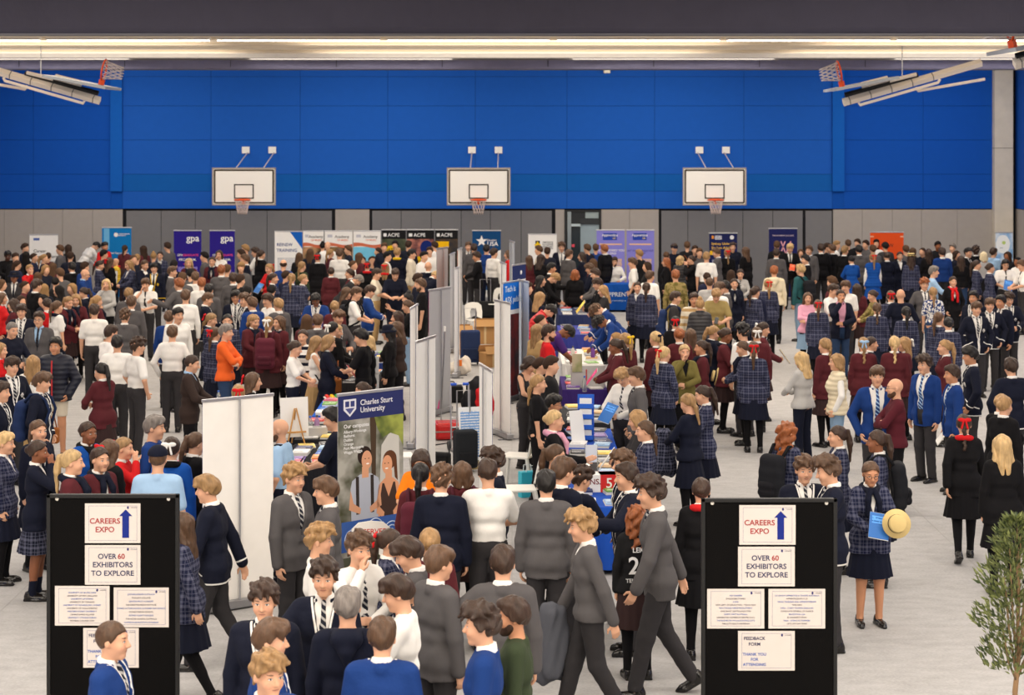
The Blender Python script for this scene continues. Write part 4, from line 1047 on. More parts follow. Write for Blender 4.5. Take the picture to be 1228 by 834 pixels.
def held_item(kind, M, d):
    who = d['short']
    if kind in ITEMS:
        w_, h_, col, lab = ITEMS[kind]
        e = empty('brochure' if kind != 'phone' else 'phone', M @ Matrix.Rotation(math.radians(-35), 4, 'X') @ Matrix.Rotation(math.radians(12), 4, 'Y'), category='phone' if kind == 'phone' else 'brochure', label='%s in the hands of %s' % (lab, who), group='things held by visitors')
        if kind == 'phone': shape('casing', box(-.037, .037, -.005, .005, -.075, .075, .004), mat('gloss', (26, 26, 30)), e); shape('screen', box(-.033, .033, -.0062, -.005, -.068, .068), mat('gloss', (12, 14, 20)), e)
        else:
            for i in range(2): shape('sheet', box(-w_ / 2, w_ / 2, -.004 - i * .005, -.001 - i * .005, -h_ / 2 + i * .006, h_ / 2 - i * .004), mat('plain', col if i else (235, 232, 226)), e)
            shape('cover_print', box(-w_ * .38, w_ * .38, -.0105, -.0092, h_ * .08, h_ * .36), mat('print', tuple(min(255, v + 60) for v in col), col), e)
    elif kind == 'hat':
        e = empty('straw_hat', M @ Matrix.Rotation(1.35, 4, 'X'), category='hat', label='straw boater held by %s' % who, group='things held by visitors')
        a, b = m_boater(); put('crown_and_brim', a, mat('cloth', (216, 190, 130)), e); put('hat_band', b, mat('cloth', C['navy']), e)
    elif kind == 'bottle':
        e = empty('water_bottle', M, category='bottle', label='clear water bottle held by %s' % who, group='things held by visitors')
        v, f = lathe([(0, -.09), (.03, -.09), (.032, -.08), (.032, .05), (.014, .085), (.014, .1), (0, .1)], 14); shape('bottle', (v, f), mat('glass', (200, 220, 230)), e, smooth=True)
        v, f = lathe([(.0155, .088), (.0155, .108), (0, .108)], 12); shape('lid', (v, f), mat('plain', (40, 90, 180)), e, smooth=True)
    elif kind == 'jacket':
        e = empty('jacket', M, category='jacket', label='grey blazer slung over the arm of %s' % who)
        put('folded_cloth', m_draped(), mat('cloth', (84, 86, 94)), e)
    elif kind == 'plaidjacket':
        e = empty('jacket', M, category='jacket', label='folded navy plaid blazer over the arm of %s' % who)
        put('folded_cloth', m_draped(), mat('plaid', C['navy'], C['plaidline']), e)
    elif kind == 'bag':
        e = empty('handbag', M, category='bag', label='tan leather bag carried by %s' % who)
        v, f = box(-.17, .17, -.06, .06, -.36, -.12, .03); shape('bag_body', (v, f), mat('matte', (150, 88, 40)), e)
        shape('strap', tube([(-.14, 0, -.14), (-.08, 0, .1), (0, 0, .18), (.08, 0, .1), (.14, 0, -.14)], .011, 6), mat('matte', (120, 66, 30)), e)

def m_draped():
    def fn(F):
        for i, (x0, x1, z0, z1, yy) in enumerate(((-.05, -.10, .05, -.42, -.05), (.03, .04, .06, -.46, -.08), (.09, .12, .04, -.40, -.02), (-.0, -.03, .04, -.44, .07), (.07, .06, .05, -.38, .08))): F.cap((x0, yy * .5, z0), (x1, yy, z1), .062, .085, .04)
        x, y, z = F.xyz(); F.D = (F.D + .008 * np.sin(x * 60 + z * 14) + .006 * np.sin(y * 70 - z * 20)).astype(np.float32)
    return sdf_small('folded_cloth', .014, (-.3, -.25, -.65), (.3, .28, .2), fn)

ITEMS = {'wp': (.21, .297, (236, 234, 230), 'white sheets of paper'), 'bp': (.21, .297, (40, 110, 190), 'blue brochure'), 'rp': (.21, .297, (200, 50, 50), 'red brochure'), 'yp': (.23, .31, (236, 200, 70), 'yellow folder'),
         'pp': (.21, .297, (210, 40, 110), 'pink folder'), 'ep': (.32, .24, (226, 180, 90), 'manila envelope'), 'mp': (.21, .297, (110, 40, 60), 'maroon folder'), 'phone': (.07, .14, (20, 20, 20), 'dark phone'), 'op': (.14, .2, (240, 90, 50), 'orange flyer')}

# ---------------------------------------------------------------- labels
def hairphrase(d):
    st, c = d['hair'][:-1], HAIRC[d['hair'][-1]][1]
    if st == 'none': return 'a bald head'
    if st == 'bald': return 'balding %s hair' % c
    if st in ('po', 'lp', 'bu', 'up', 'br'): return 'a %s %s' % (c, HAIRS[st])
    return '%s %s hair' % (HAIRS[st], c)
FPH = {'F': 'facing the camera', 'FR': 'half turned aside', 'FL': 'half turned aside', 'R': 'in profile', 'L': 'in profile', 'B': 'seen from behind', 'BR': 'seen from behind', 'BL': 'seen from behind'}
EXTRA = {'rr': 'red ribbon', 'rw': 'white ribbon', 'ry': 'yellow ribbon', 'rl': 'pale blue ribbon', 'rn': 'navy ribbon', 'scn': 'navy scarf', 'scr': 'red scarf', 'glasses': 'glasses', 'boater': 'straw boater', 'packn': 'blue backpack', 'packk': 'black backpack', 'cap': 'navy cap', 'beard': 'beard', 'band': 'hair band', '@wp': 'paper', '@phone': 'phone', '@bp': 'blue brochure'}
ORD = ['nearest', 'second nearest', 'third nearest', 'fourth nearest', 'fifth nearest', 'sixth nearest', 'seventh nearest', 'eighth nearest', 'ninth nearest', 'tenth nearest']
def make_labels(ps):
    from collections import defaultdict
    for d in ps:
        sex, noun, phr, L = outfit(d['out'])
        if d['label']: d['lab'] = d['label']; d['short'] = 'the ' + ' '.join(d['label'].split()[:6]); continue
        ex = [EXTRA[o] for o in d['opts'] if o in EXTRA][:1]
        if not phr: phr = ('a %s %s' % (L[0][3], L[0][1].replace('_', ' ')))
        d['base'] = '%s in %s with %s' % (noun, phr, hairphrase(d)) + (' and %s' % ex[0] if ex else '') + ' ' + FPH[d['face']]
        d['short'] = 'the %s in %s' % (noun, phr)
    g = defaultdict(list)
    for d in ps:
        if not d['label']: g[d['base']].append(d)
    for b, q in g.items():
        if len(q) == 1:
            d = q[0]; lm = min(LANDMARKS, key=lambda l: math.hypot(l[0] - d['x'], (l[1] - d['y']) * 1.3)); d['lab'] = b + ' by ' + lm[2]
            if len(d['lab'].split()) > 16: d['lab'] = ' '.join(t for t in d['lab'].split() if t not in ('a', 'and'))
            if len(d['lab'].split()) > 16: d['lab'] = b
            continue
        g2 = defaultdict(list)
        for d in q:
            lm = min(LANDMARKS, key=lambda l: math.hypot(l[0] - d['x'], (l[1] - d['y']) * 1.3)); d['lm'] = lm; g2[lm].append(d)
        for lm, r in g2.items():
            r.sort(key=lambda d: math.hypot(lm[0] - d['x'], lm[1] - d['y']))
            for i, d in enumerate(r):
                core = d['base'].rsplit(' ' + FPH[d['face']], 1)[0]
                tail = 'by %s' % lm[2] if len(r) == 1 else '%s %s' % (ORD[i], lm[2])
                d['lab'] = core + ' ' + tail if len(r) > 1 or len((d['base'] + tail).split()) > 15 else d['base'] + ' ' + tail
    for d in ps:
        if len(d['lab'].split()) > 16: d['lab'] = ' '.join(q for q in d['lab'].split() if q not in ('a', 'and'))
        for cut in ('with ', 'short ', 'seen ', 'dark ', 'the '):
            if len(d['lab'].split()) > 16: d['lab'] = d['lab'].replace(cut, '', 1)
    # two different poses can still end on the same words: tell them apart by which way they face
    seen = defaultdict(list)
    for d in ps: seen[d['lab']].append(d)
    for l, q in seen.items():
        if len(q) > 1:
            for d in q: d['lab'] = ' '.join([t for t in d['lab'].split() if t not in ('a', 'and', 'the')][:16 - len(FPH[d['face']].split())]) + ' ' + FPH[d['face']]
    for d in ps:
        if any(o.startswith('pack') for o in d['opts']):
            c = {'packn': 'navy blue', 'packk': 'black', 'packm': 'maroon'}[next(o for o in d['opts'] if o.startswith('pack'))]
            d['packlab'] = '%s backpack worn by %s' % (c, d['short'])

# ---------------------------------------------------------------- the few hundred that can be told apart, and the rest of the throng
def visible_share(ps):
    """pixels of each figure that nothing nearer covers, from rough silhouettes"""
    buf = np.full((834, 1228), -1, dtype=np.int32)
    for i in sorted(range(len(ps)), key=lambda i: -ps[i]['Y']):
        d = ps[i]; s = d['s']; x, y = d['x'], d['y']; f = FPX / d['Y']; yf = HORIZON + CAMZ * f
        def fill(a, b, c, e):
            buf[max(0, int(c)):max(0, int(e)), max(0, int(a)):max(0, int(b))] = i
        fill(x - .085 * s, x + .085 * s, y - .13 * s, y + .11 * s); fill(x - .2 * s, x + .2 * s, y + .17 * s, min(y + .85 * s, yf)); fill(x - .13 * s, x + .13 * s, y + .85 * s, yf)
    for (a, b, c, e) in ((56, 216, 593, 834), (841, 1004, 598, 834), (243, 328, 475, 750), (403, 484, 468, 700)):
        pass
    n = np.bincount(buf[buf >= 0].ravel(), minlength=len(ps)); return n

def throng(ps):
    """figures past those told apart, joined into one mesh"""
    V, Q, tint, hd, mi = [], [], [], [], []; n = 0
    for d in ps:
        sex, noun, phr, layers = outfit(d['out']); code = 's'; f = sex == 'f'; J = skeleton('s', sex)
        key = ('lod', sex)
        if key not in _cloth:
            H = .055; zs = axis(-.05, 1.9, H); F = Fld(axis(-.42, .42, H), axis(-.3, .3, H), zs); torso(F, J, f, 0, .05)
            for sd in 'LR': arm(F, J, sd, 0, .02); leg(F, J, sd, 0, .03); F.cap(J['WL' if sd == 'L' else 'WR'], J['WL' if sd == 'L' else 'WR'] + J['F' + sd] * .12, .03, .025, .02); F.cap(J['A' + sd], J['A' + sd] + np.array((0, -.12, -.05)), .036, .036, .02)
            G = Fld(axis(-.16, .16, .026), axis(-.2, .18, .026), axis(1.4, 1.86, .026)); head(G, J)
            a = F.nets(); b = G.nets()
            T_ = Fld(axis(-.42, .42, H), axis(-.3, .3, H), axis(.5, 1.6, H)); torso(T_, J, f, .02, .05)
            T_.cap((-.085, .005, .82), (.085, .005, .82), .125, .125, .05)
            g = T_.xyz(); T_.D = np.maximum(T_.D, .8 - g[2]).astype(np.float32)
            for sd in 'LR': arm(T_, J, sd, .02, .02, t1=1.95)
            L_ = Fld(axis(-.42, .42, H), axis(-.3, .3, H), axis(-.02, 1.1, H)); L_.cap((-.07, .008, .94), (.07, .008, .94), .125, .125, .05)
            for sd in 'LR': leg(L_, J, sd, .018, .02, (.088, .062, .05))
            if f: L_.cap((-.03, 0, .95), (-.03, 0, .6), .15, .19, .03); L_.cap((.03, 0, .95), (.03, 0, .6), .15, .19, .03); g = L_.xyz(); L_.D = np.where((g[2] < .52), np.maximum(L_.D, 1.0), L_.D).astype(np.float32) if False else L_.D
            _cloth[key] = (a, b, T_.nets(), L_.nets())
        parts = _cloth[key]; st = d['hair'][:-1]; skc = lin(SKIN[next((o[1] for o in d['opts'] if o[0] == 'S' and len(o) == 2), '1')])
        seq = [(parts[0], skc), (parts[1], skc), (parts[2], lin(C[layers[0][3]])), (parts[3], lin(C[next((l[3] for l in layers if l[1] in ('trousers', 'skirt', 'jeans')), 'black')]))]
        if st != 'none':
            if ('lodhair', st) not in _hair:
                me = hair(st, .028); v = np.empty(len(me.vertices) * 3, dtype=np.float32); me.vertices.foreach_get('co', v); q = np.empty(len(me.loops), dtype=np.int32); me.loops.foreach_get('vertex_index', q); _hair[('lodhair', st)] = (v.reshape(-1, 3), q.reshape(-1, 4))
            hv, hq = _hair[('lodhair', st)]; seq.append(((hv @ np.array(J['Rh']).T + J['head'], hq), lin(HAIRC[d['hair'][-1]][0])))
        a = math.radians(d['ang']); R = np.array(((math.cos(a), -math.sin(a), 0), (math.sin(a), math.cos(a), 0), (0, 0, 1))) * d['k']
        for i, ((v, q), c) in enumerate(seq):
            V.append(v @ R.T + np.array((d['X'], d['Y'], 0))); Q.append(q + n); n += len(v); tint.append(np.tile(np.array(c), (len(v), 1))); mi.append(np.full(len(q), 0))
    me = mesh('crowd', np.concatenate(V), np.concatenate(Q), {'tint': np.concatenate(tint)})
    g = NB('crowd_clothes'); at = g.n('ShaderNodeAttribute', attribute_name='tint'); m = g.done(at.outputs['Color'], .8, 0, .25)
    return put('crowd', me, m, kind='stuff', label='the rest of the throng, glimpsed between the nearer visitors at the end wall')
# ---------------------------------------------------------------- basketball hoops on the end wall
def net(n, r0, r1, h, tilt=None):
    parts = []
    for k in range(n):
        for dr_ in (1, -1):
            pts = []
            for i in range(7):
                t = i / 6; r = r0 + (r1 - r0) * t ** .7; a = 2 * PI * (k / n) + dr_ * t * 2 * PI * 2.0 / n
                pts.append((r * math.cos(a), r * math.sin(a), -h * t))
            parts.append(tube(pts, .008, 4))
    return join(*parts)
NET = net(12, .225, .13, .42)
def ring(R, r, n=28, m=8):
    return tube([(R * math.cos(2 * PI * i / n), R * math.sin(2 * PI * i / n), 0) for i in range(n + 1)], r, m, caps=False)
HOOPS = ((292.5, 'basketball hoop over the purple graduate banners'), (574, 'basketball hoop above the star banner'), (857, 'basketball hoop on the side of the navy university banner'))
for px, lab in HOOPS:
    D = FPX / 41; x = (px - 614) / 41; z0 = CAMZ - (245.5 - HORIZON) / 41; z1 = CAMZ - (202 - HORIZON) / 41; hw = 37.3 / 41
    e = empty('basketball_hoop', T(x, D, 0), category='basketball hoop', label=lab, group='practice hoops on the end wall')
    shape('backboard', box(-hw, hw, 0, .04, z0, z1, .02), mat('plain', (246, 242, 234)), e)
    fr = [box(-hw - .02, hw + .02, -.012, .045, z1 - .015, z1 + .02), box(-hw - .02, hw + .02, -.012, .045, z0 - .02, z0 + .015), box(-hw - .02, -hw + .02, -.012, .045, z0, z1), box(hw - .02, hw + .02, -.012, .045, z0, z1)]
    shape('edge_trim', join(*fr), mat('plain', (170, 160, 150)), e)
    b = .05; g = .045; bl = [box(-hw + b, hw - b, -.006, -.0005, z1 - b - g * .6, z1 - b + g * .4), box(-hw + b, hw - b, -.006, -.0005, z0 + b - g * .4, z0 + b + g * .6), box(-hw + b - g * .4, -hw + b + g * .6, -.006, -.0005, z0 + b, z1 - b), box(hw - b - g * .6, hw - b + g * .4, -.006, -.0005, z0 + b, z1 - b)]
    shape('border_line', join(*bl), mat('plain', (60, 48, 34)), e)
    zq0, zq1, q = z0 + .17, z0 + .60, .29; bl = [box(-q, q, -.006, -.0005, zq0, zq0 + .035), box(-q, q, -.006, -.0005, zq1 - .035, zq1), box(-q, -q + .035, -.006, -.0005, zq0, zq1), box(q - .035, q, -.006, -.0005, zq0, zq1)]
    shape('target_square', join(*bl), mat('plain', (44, 36, 26)), e)
    zr = z0 + .15
    rim = shape('rim', ring(.23, .018), mat('plain', (226, 84, 30)), e, T(0, -.34, zr), smooth=True)
    shape('rim_bracket', join(box(-.14, .14, -.12, 0, zr - .02, zr + .02), box(-.05, .05, -.06, 0, zr - .14, zr + .01)), mat('plain', (226, 84, 30)), e)
    shape('net', NET, mat('plain', (225, 205, 195)), e, T(0, -.34, zr), smooth=True, kind='stuff')
    for k in (-12, 24):
        kx = (k + (2 if k < 0 else -1)) / 41
        shape('brace', tube([(kx, .05, z1), (kx + (.06 if px < 400 else (-.05 if px > 700 else 0)), DW - D - .02, wz(183))], .018, 6), mat('plain', (200, 190, 190)), e)
        bx('wall_plate', mat('plain', (240, 236, 228)), e, (kx - .11, kx + .12, DW - D - .045, DW - D - .003, wz(184), wz(176)))
    for k in (-.5, .5): shape('wall_arm', tube([(k, .04, z0 + .4), (k, DW - D - .003, z0 + .4)], .03, 6), mat('plain', (180, 176, 172)), e)
# ---------------------------------------------------------------- hoops folded up under the ceiling
def folded(D, mir, label, x_at, y_off=0, cut=None):
    """mir +1: beam runs down towards larger x (the end seen at the left of the view)"""
    def p(px, py, d=0.0): return at_depth(x_at + mir * px, py + y_off, D + d)
    e = empty('folded_hoop', T(), category='basketball hoop', label=label, group='hoops folded up under the ceiling')
    W = mat('plain', (226, 216, 204)); G = mat('plain', (70, 82, 100)); K = mat('plain', (30, 32, 36)); O = mat('plain', (232, 82, 30))
    def beam(a, b, w_, m, name, par=e):
        a, b = Vector(a), Vector(b); return shape(name, tube([a, b], w_, 4), m, par)
    beam(p(-46, 73), p(120, 121), .09, W, 'main_beam')
    for k in range(5):
        t = .35 + k * .15; q = Vector(p(-46, 73)).lerp(p(120, 121), t); q2 = Vector(p(-46, 73)).lerp(p(120, 121), t + .006); shape('clamp', tube([q, q2], .097, 4), mat('plain', (110, 106, 104)), e)
    for d in (-.25, .25):
        shape('tie_rod', tube([p(4, 93, d), p(6, 97, d), p(100, 124, d), p(101, 121, d)], .035, 6), W, e)
    shape('strut', tube([p(-50, 93), p(30, 107), p(33, 103)], .035, 6), W, e)
    shape('linkage', tube([p(30, 88), p(118, 112)], .055, 4), K, e)
    shape('hinge_plate', tube([p(32, 87, -.2), p(64, 95, -.2)], .04, 4), W, e)
    shape('counterweight', tube([p(66, 93), p(98, 101)], .08, 4), mat('plain', (236, 228, 216)), e)
    a, b = p(62, 92), p(136, 106.5); ax = (b - a).normalized(); up = Vector((0, 0, 1)); up = (up - ax * up.dot(ax)).normalized(); dy = Vector((0, 1, 0))
    V = [a + dy * s_ * .9 + up * u for s_ in (-1, 1) for u in (-.03, .03)] + [b + dy * s_ * .9 + up * u for s_ in (-1, 1) for u in (-.03, .03)]
    shape('backboard', (V, [(0, 1, 3, 2), (4, 6, 7, 5), (0, 4, 5, 1), (2, 3, 7, 6), (0, 2, 6, 4), (1, 5, 7, 3)]), mat('plain', (150, 156, 166)), e)
    c0 = p(121, 103); c = c0 + up * .36 - ax * .0; R = Matrix((dy, up, -ax * -1)).transposed().to_4x4()
    rim = shape('rim', ring(.23, .02), O, e, Matrix.Translation(c) @ R, smooth=True)
    shape('rim_bracket', tube([c0, c0 + up * .14], .07, 6), O, e)
    sg = 1 if (Vector((R[0][2], R[1][2], R[2][2])).dot(ax) > 0) else -1
    shape('net', NET, mat('plain', (214, 206, 206)), e, Matrix.Translation(c) @ R @ Matrix.Scale(-sg, 4, (0, 0, 1)), smooth=True, kind='stuff')
    q = p(49, 95); shape('cable', tube([q, (q.x, q.y, 6.758)], .012, 5), mat('metal', (170, 170, 170)), e)
folded(44, 1, 'white folded-up hoop with net above the teal banner side', 0)
folded(44, -1, 'white folded-up hoop on the side with the concrete column', 1131, 2)
folded(30, -1, 'folded-up hoop cut by the frame beside the raised curtain', 1336, -44)
el = empty('emergency_light', at_depth(728, 84, 50) and T(*at_depth(728, 85, DW - .2)), category='light', label='small white emergency light high on the blue wall')
shape('casing', box(-.1, .1, -.05, .2, -.07, .07, .01), mat('plain', (236, 228, 200)), el); shape('lens', box(-.07, .07, -.06, -.05, -.04, .04), mat('gloss', (250, 240, 210)), el)

# ---------------------------------------------------------------- pull-up banners
WHITE = (242, 240, 237)
def banner(label, x, y, rz, w_, zt, front, back=WHITE, deco=None, zb=.10, cat='banner', lean=0.0, post=True):
    e = empty('pull_up_banner', T(x, y, 0, rz=rz, rx=lean), category=cat, label=label, group='pull-up banners')
    if isinstance(front, tuple): front = mat('matte', front)
    h = w_ / 2
    shape('print', box(-h, h, -.006, -.002, zb, zt), front, e); shape('backing', box(-h, h, -.0015, .002, zb, zt), mat('matte', back), e)
    shape('top_rail', box(-h - .008, h + .008, -.014, .014, zt - .01, zt + .022, .004), mat('metal', (205, 205, 208)), e)
    shape('base', box(-h - .01, h + .01, -.055, .055, .015, zb + .005, .012), mat('metal', (170, 170, 174)), e)
    for s_ in (-1, 1): shape('foot', box(s_ * h * .75 - .02, s_ * h * .75 + .02, -.17, .17, 0, .016, .004), mat('metal', (120, 120, 124)), e)
    if post: shape('pole', tube([(0, .03, .08), (0, .03, zt)], .011, 6), mat('metal', (190, 190, 194)), e)
    if deco: deco(e, h, zt, zb)
    return e
def strip(e, name, x0, x1, z0, z1, c, lift=.0012): return shape(name, box(x0, x1, -.006 - lift, -.006, z0, z1), mat('matte', c) if isinstance(c, tuple) else c, e)
def tx(e, s, size, x, z, c, align='CENTER', sp=1.0, lift=.009): return text('lettering', s, size, mat('plain', c), e, T(x, -lift, z), align, sp)
def poly(e, name, pts, c, lift=.0085, th=.0012):
    n = len(pts); V = [(x, -lift, z) for x, z in pts] + [(x, -lift + th, z) for x, z in pts]
    F = [tuple(range(n)), tuple(range(2 * n - 1, n - 1, -1))] + [(i, i + n, (i + 1) % n + n, (i + 1) % n) for i in range(n)]
    return shape(name, (V, F), mat('matte', c) if isinstance(c, tuple) else c, e)
def disc(e, name, cx, cz, r, c, lift=.0085, n=24, ry=None): return poly(e, name, [(cx + r * math.cos(2 * PI * i / n), cz + (ry or r) * math.sin(2 * PI * i / n)) for i in range(n)][::-1], c, lift)
def back_banner(label, px0, px1, pyt, s, front, deco=None, **kw):
    x0, x1 = (px0 - 614) / s, (px1 - 614) / s
    return banner(label, (x0 + x1) / 2, FPX / s, 0, x1 - x0 - .02, CAMZ - (pyt - HORIZON) / s - .02, front, deco=deco, **kw)
def d_career(e, h, zt, zb):
    tx(e, 'Career\nDevelopment\nScholarships', .125, -h * .72, zt - .62, (96, 96, 100), 'LEFT', 1.25); strip(e, 'logo', -h * .72, -h * .3, zt - .16, zt - .09, (90, 110, 170)); strip(e, 'caption', -h * .7, h * .4, .5, .9, mat('print', (150, 150, 156), WHITE))
back_banner('white careers scholarship banner near the end of the grey wall', 35, 70, 281, 42, WHITE, d_career)
def d_teal(e, h, zt, zb):
    strip(e, 'pale_column', -h * .88, -h * .5, zt - .62, zt - .02, (110, 180, 224)); tx(e, 'INTERNATIONAL\nUNIVERSITY', .045, h * .06, zt - .2, WHITE, 'LEFT'); disc(e, 'emblem', -h * .05, zt - .2, .06, WHITE)
    tx(e, 'Ideal Opportunities', .07, -h * .5, zt - .72, WHITE, 'LEFT'); tx(e, 'Finance\nBusiness\nScience\nCommunity', .075, -h * .5, zt - 1.02, WHITE, 'LEFT')
back_banner('teal blue university banner with white lettering', 122, 158, 272.5, 42, (14, 120, 190), d_teal)
def d_gpa(e, h, zt, zb):
    tx(e, 'gpa', .27, h * .38, zt - .22, WHITE); tx(e, 'GPA', .085, -h * .55, zt - .70, WHITE); tx(e, 'GRADUATE', .085, h * .22, zt - .70, (240, 70, 130)); tx(e, 'PROGRAM.', .10, 0, zt - .83, WHITE)
    strip(e, 'caption', -h * .7, h * .7, zt - 1.28, zt - 1.03, mat('print', (150, 140, 220), (44, 30, 130))); disc(e, 'swoosh', -h * .5, .42, .2, (240, 80, 130)); disc(e, 'swoosh', h * .45, .45, .24, (30, 160, 230)); strip(e, 'divider', -.12, .12, zt - .96, zt - .94, (230, 60, 130))
back_banner('wider violet graduate program banner', 208, 242, 276, 42, (44, 30, 134), d_gpa)
back_banner('narrower violet graduate program banner with a woman before it', 251, 282, 276, 42, (44, 30, 134), d_gpa)
def d_reinsw(e, h, zt, zb):
    tx(e, 'REINSW\nTRAINING', .125, -h * .86, zt - .46, (30, 60, 130), 'LEFT', 1.3); poly(e, 'blue_corner', [(h * .1, zt - .005), (h, zt - .5), (h, zt - .005)][::1], (24, 96, 190)); strip(e, 'caption', -h * .8, h * .6, zt - 1.2, zt - .75, mat('print', (190, 190, 196), WHITE)); strip(e, 'blue_foot', -h, h, zb, .55, (40, 100, 190))
back_banner('white training banner with a blue corner', 329, 363, 277, 42, WHITE, d_reinsw)
def d_wave(c, c2):
    def f(e, h, zt, zb):
        strip(e, 'picture', -h, h, .4, zt - .45, mat('photo', c, c2)); n = 16
        poly(e, 'wave', [(-h + 2 * h * i / n, zt - .36 + .035 * math.sin(i / n * 5 + 1)) for i in range(n + 1)] + [(h - 2 * h * i / n, zt - .46 + .035 * math.sin((n - i) / n * 5 + .4)) for i in range(n + 1)], (206, 110, 80))
        tx(e, 'Academy', .11, h * .25, zt - .16, (70, 66, 66)); tx(e, 'OF MUSIC', .07, h * .3, zt - .26, (226, 110, 60)); strip(e, 'logo', -h * .8, -h * .45, zt - .18, zt - .1, (196, 196, 206))
    return f
def d_faces(e, h, zt, zb):
    d_wave((104, 190, 224), (120, 200, 232))(e, h, zt, zb)
    for x, s_ in ((-.16, 1), (.16, -1)): disc(e, 'pictured_face', x, zt - .92, .12, (210, 160, 130), .0098, ry=.15); disc(e, 'pictured_hair', x, zt - .82, .13, (70, 46, 34), .0092, ry=.11); strip(e, 'pictured_shirt', x - .2, x + .2, zt - 1.5, zt - 1.07, (60, 60, 70), .0025)
back_banner('narrow white banner with an orange wave and crowd picture', 363, 388.5, 276.5, 42, WHITE, d_wave((90, 80, 50), (200, 150, 110)))
back_banner('white banner with an orange wave over a dark picture', 389, 423, 276.5, 42, WHITE, d_wave((40, 36, 36), (140, 110, 70)))
back_banner('white banner with an orange wave over two faces on pale blue', 423.5, 457, 276.5, 42, WHITE, d_faces)
def d_acpe(k):
    def f(e, h, zt, zb):
        strip(e, 'picture', -h, h, .5, zt - .26, mat('photo', *((44, 52, 36), (86, 92, 70)) if k == 0 else ((206, 130, 110), (70, 40, 50)) if k == 1 else ((40, 40, 44), (80, 60, 40))))
        tx(e, 'ACPE', .14, -h * .5, zt - .15, (240, 240, 240), 'LEFT'); strip(e, 'logo', -h * .86, -h * .6, zt - .19, zt - .1, (240, 240, 240))
        if k == 0: poly(e, 'yellow_flash', [(-h, zt - .95), (-h, zt - .5), (h * .1, zt - .42), (h * .1, zt - .62), (h * .6, zt - .6), (h * .6, zt - .9)], (246, 200, 20)); tx(e, 'SPORTS\nDAY', .12, -h * .5, zt - .64, (40, 40, 40), lift=.0105)
        if k == 1: poly(e, 'yellow_flash', [(-h * .5, zt - 1.1), (-h * .5, zt - .78), (h * .9, zt - .7), (h * .8, zt - 1.05)], (246, 200, 20)); tx(e, 'WHAT IS IT', .1, h * .15, zt - .9, (40, 40, 40), lift=.0105); disc(e, 'blue_gown', h * .45, zt - .5, .18, (20, 40, 110), ry=.2)
        if k == 2: strip(e, 'yellow_flash', -h * .95, h * .2, zt - .5, zt - .33, (246, 190, 20), .0025)
    return f
back_banner('black college banner with a yellow splash over trees', 457.5, 487, 275, 42, (26, 26, 28), d_acpe(0), back=(30, 30, 30))
back_banner('black college banner with a close-up picture and blue gown', 487.5, 521, 275, 42, (26, 26, 28), d_acpe(1), back=(30, 30, 30))
back_banner('black college banner half hidden by the grey panels', 521.5, 549.5, 275, 42, (26, 26, 28), d_acpe(2), back=(30, 30, 30))
def d_usa(e, h, zt, zb):
    pts = []
    for i in range(10): r = .17 if i % 2 == 0 else .07; a = PI / 2 + i * PI / 5; pts.append((-h * .35 + r * math.cos(a), zt - .3 + r * math.sin(a)))
    poly(e, 'star', pts[::-1], WHITE); tx(e, 'Education', .07, h * .02, zt - .27, WHITE, 'LEFT'); tx(e, 'USA', .17, h * .04, zt - .38, WHITE, 'LEFT'); poly(e, 'white_foot', [(-h, zb), (-h, zt - .8), (h, zt - .55), (h, zb)], WHITE); strip(e, 'picture', -h, h, .3, zt - .95, mat('photo', (30, 60, 110), (60, 110, 160)), .0035)
back_banner('navy banner with a white star', 566, 601, 276, 42, (20, 70, 120), d_usa)
def d_army(e, h, zt, zb):
    strip(e, 'emblem_ground', -h * .5, -h * .18, zt - .42, zt - .18, (44, 40, 40)); pts = []
    for i in range(8): r = .105 if i % 2 == 0 else .06; a = i * PI / 4; pts.append((-h * .34 + r * math.cos(a), zt - .3 + r * math.sin(a)))
    poly(e, 'emblem_cross', pts[::-1], (240, 200, 30), .0095); strip(e, 'caption', 0, h * .75, zt - .42, zt - .2, mat('print', (150, 150, 150), WHITE)); poly(e, 'orange_arc', [(h * .2, zt - 1.1), (h * .5, zt - .9), (h, zt - .85), (h, zt - 1.1)], (226, 110, 70))
back_banner('white banner with a small yellow and black cross emblem', 633, 668, 280.5, 42, WHITE, d_army)
def d_purple(k):
    def f(e, h, zt, zb):
        strip(e, 'logo_plate', -h * .55, h * .45, zt - .28, zt - .08, (40, 70, 170)); tx(e, 'Apprentice', .1, -h * .05, zt - .14, WHITE, lift=.0105); tx(e, 'US', .07, h * .25, zt - .23, (250, 220, 120), lift=.0105)
        strip(e, 'line', -h * .8, h * .8, zt - .42, zt - .38, (236, 190, 150))
        if k == 0: tx(e, 'DON\'T WORRY YOU\nBELONG', .085, 0, zt - .62, WHITE)
        else: tx(e, 'GET WORK READY FOR\nSUCCESS', .07, 0, zt - .62, (70, 70, 150))
        strip(e, 'caption', -h * .8, h * .8, zt - 1.15, zt - .82, mat('print', (232, 190, 130), (136, 132, 214))); strip(e, 'caption', -h * .8, h * .8, .55, .85, mat('print', (80, 80, 160), (136, 132, 214)))
    return f
back_banner('lilac apprenticeship banner beside the glazed door', 715, 749.5, 275.5, 42, (136, 132, 214), d_purple(0))
back_banner('lilac apprenticeship banner further from the glazed door', 751, 785, 275.5, 42, (136, 132, 214), d_purple(1))
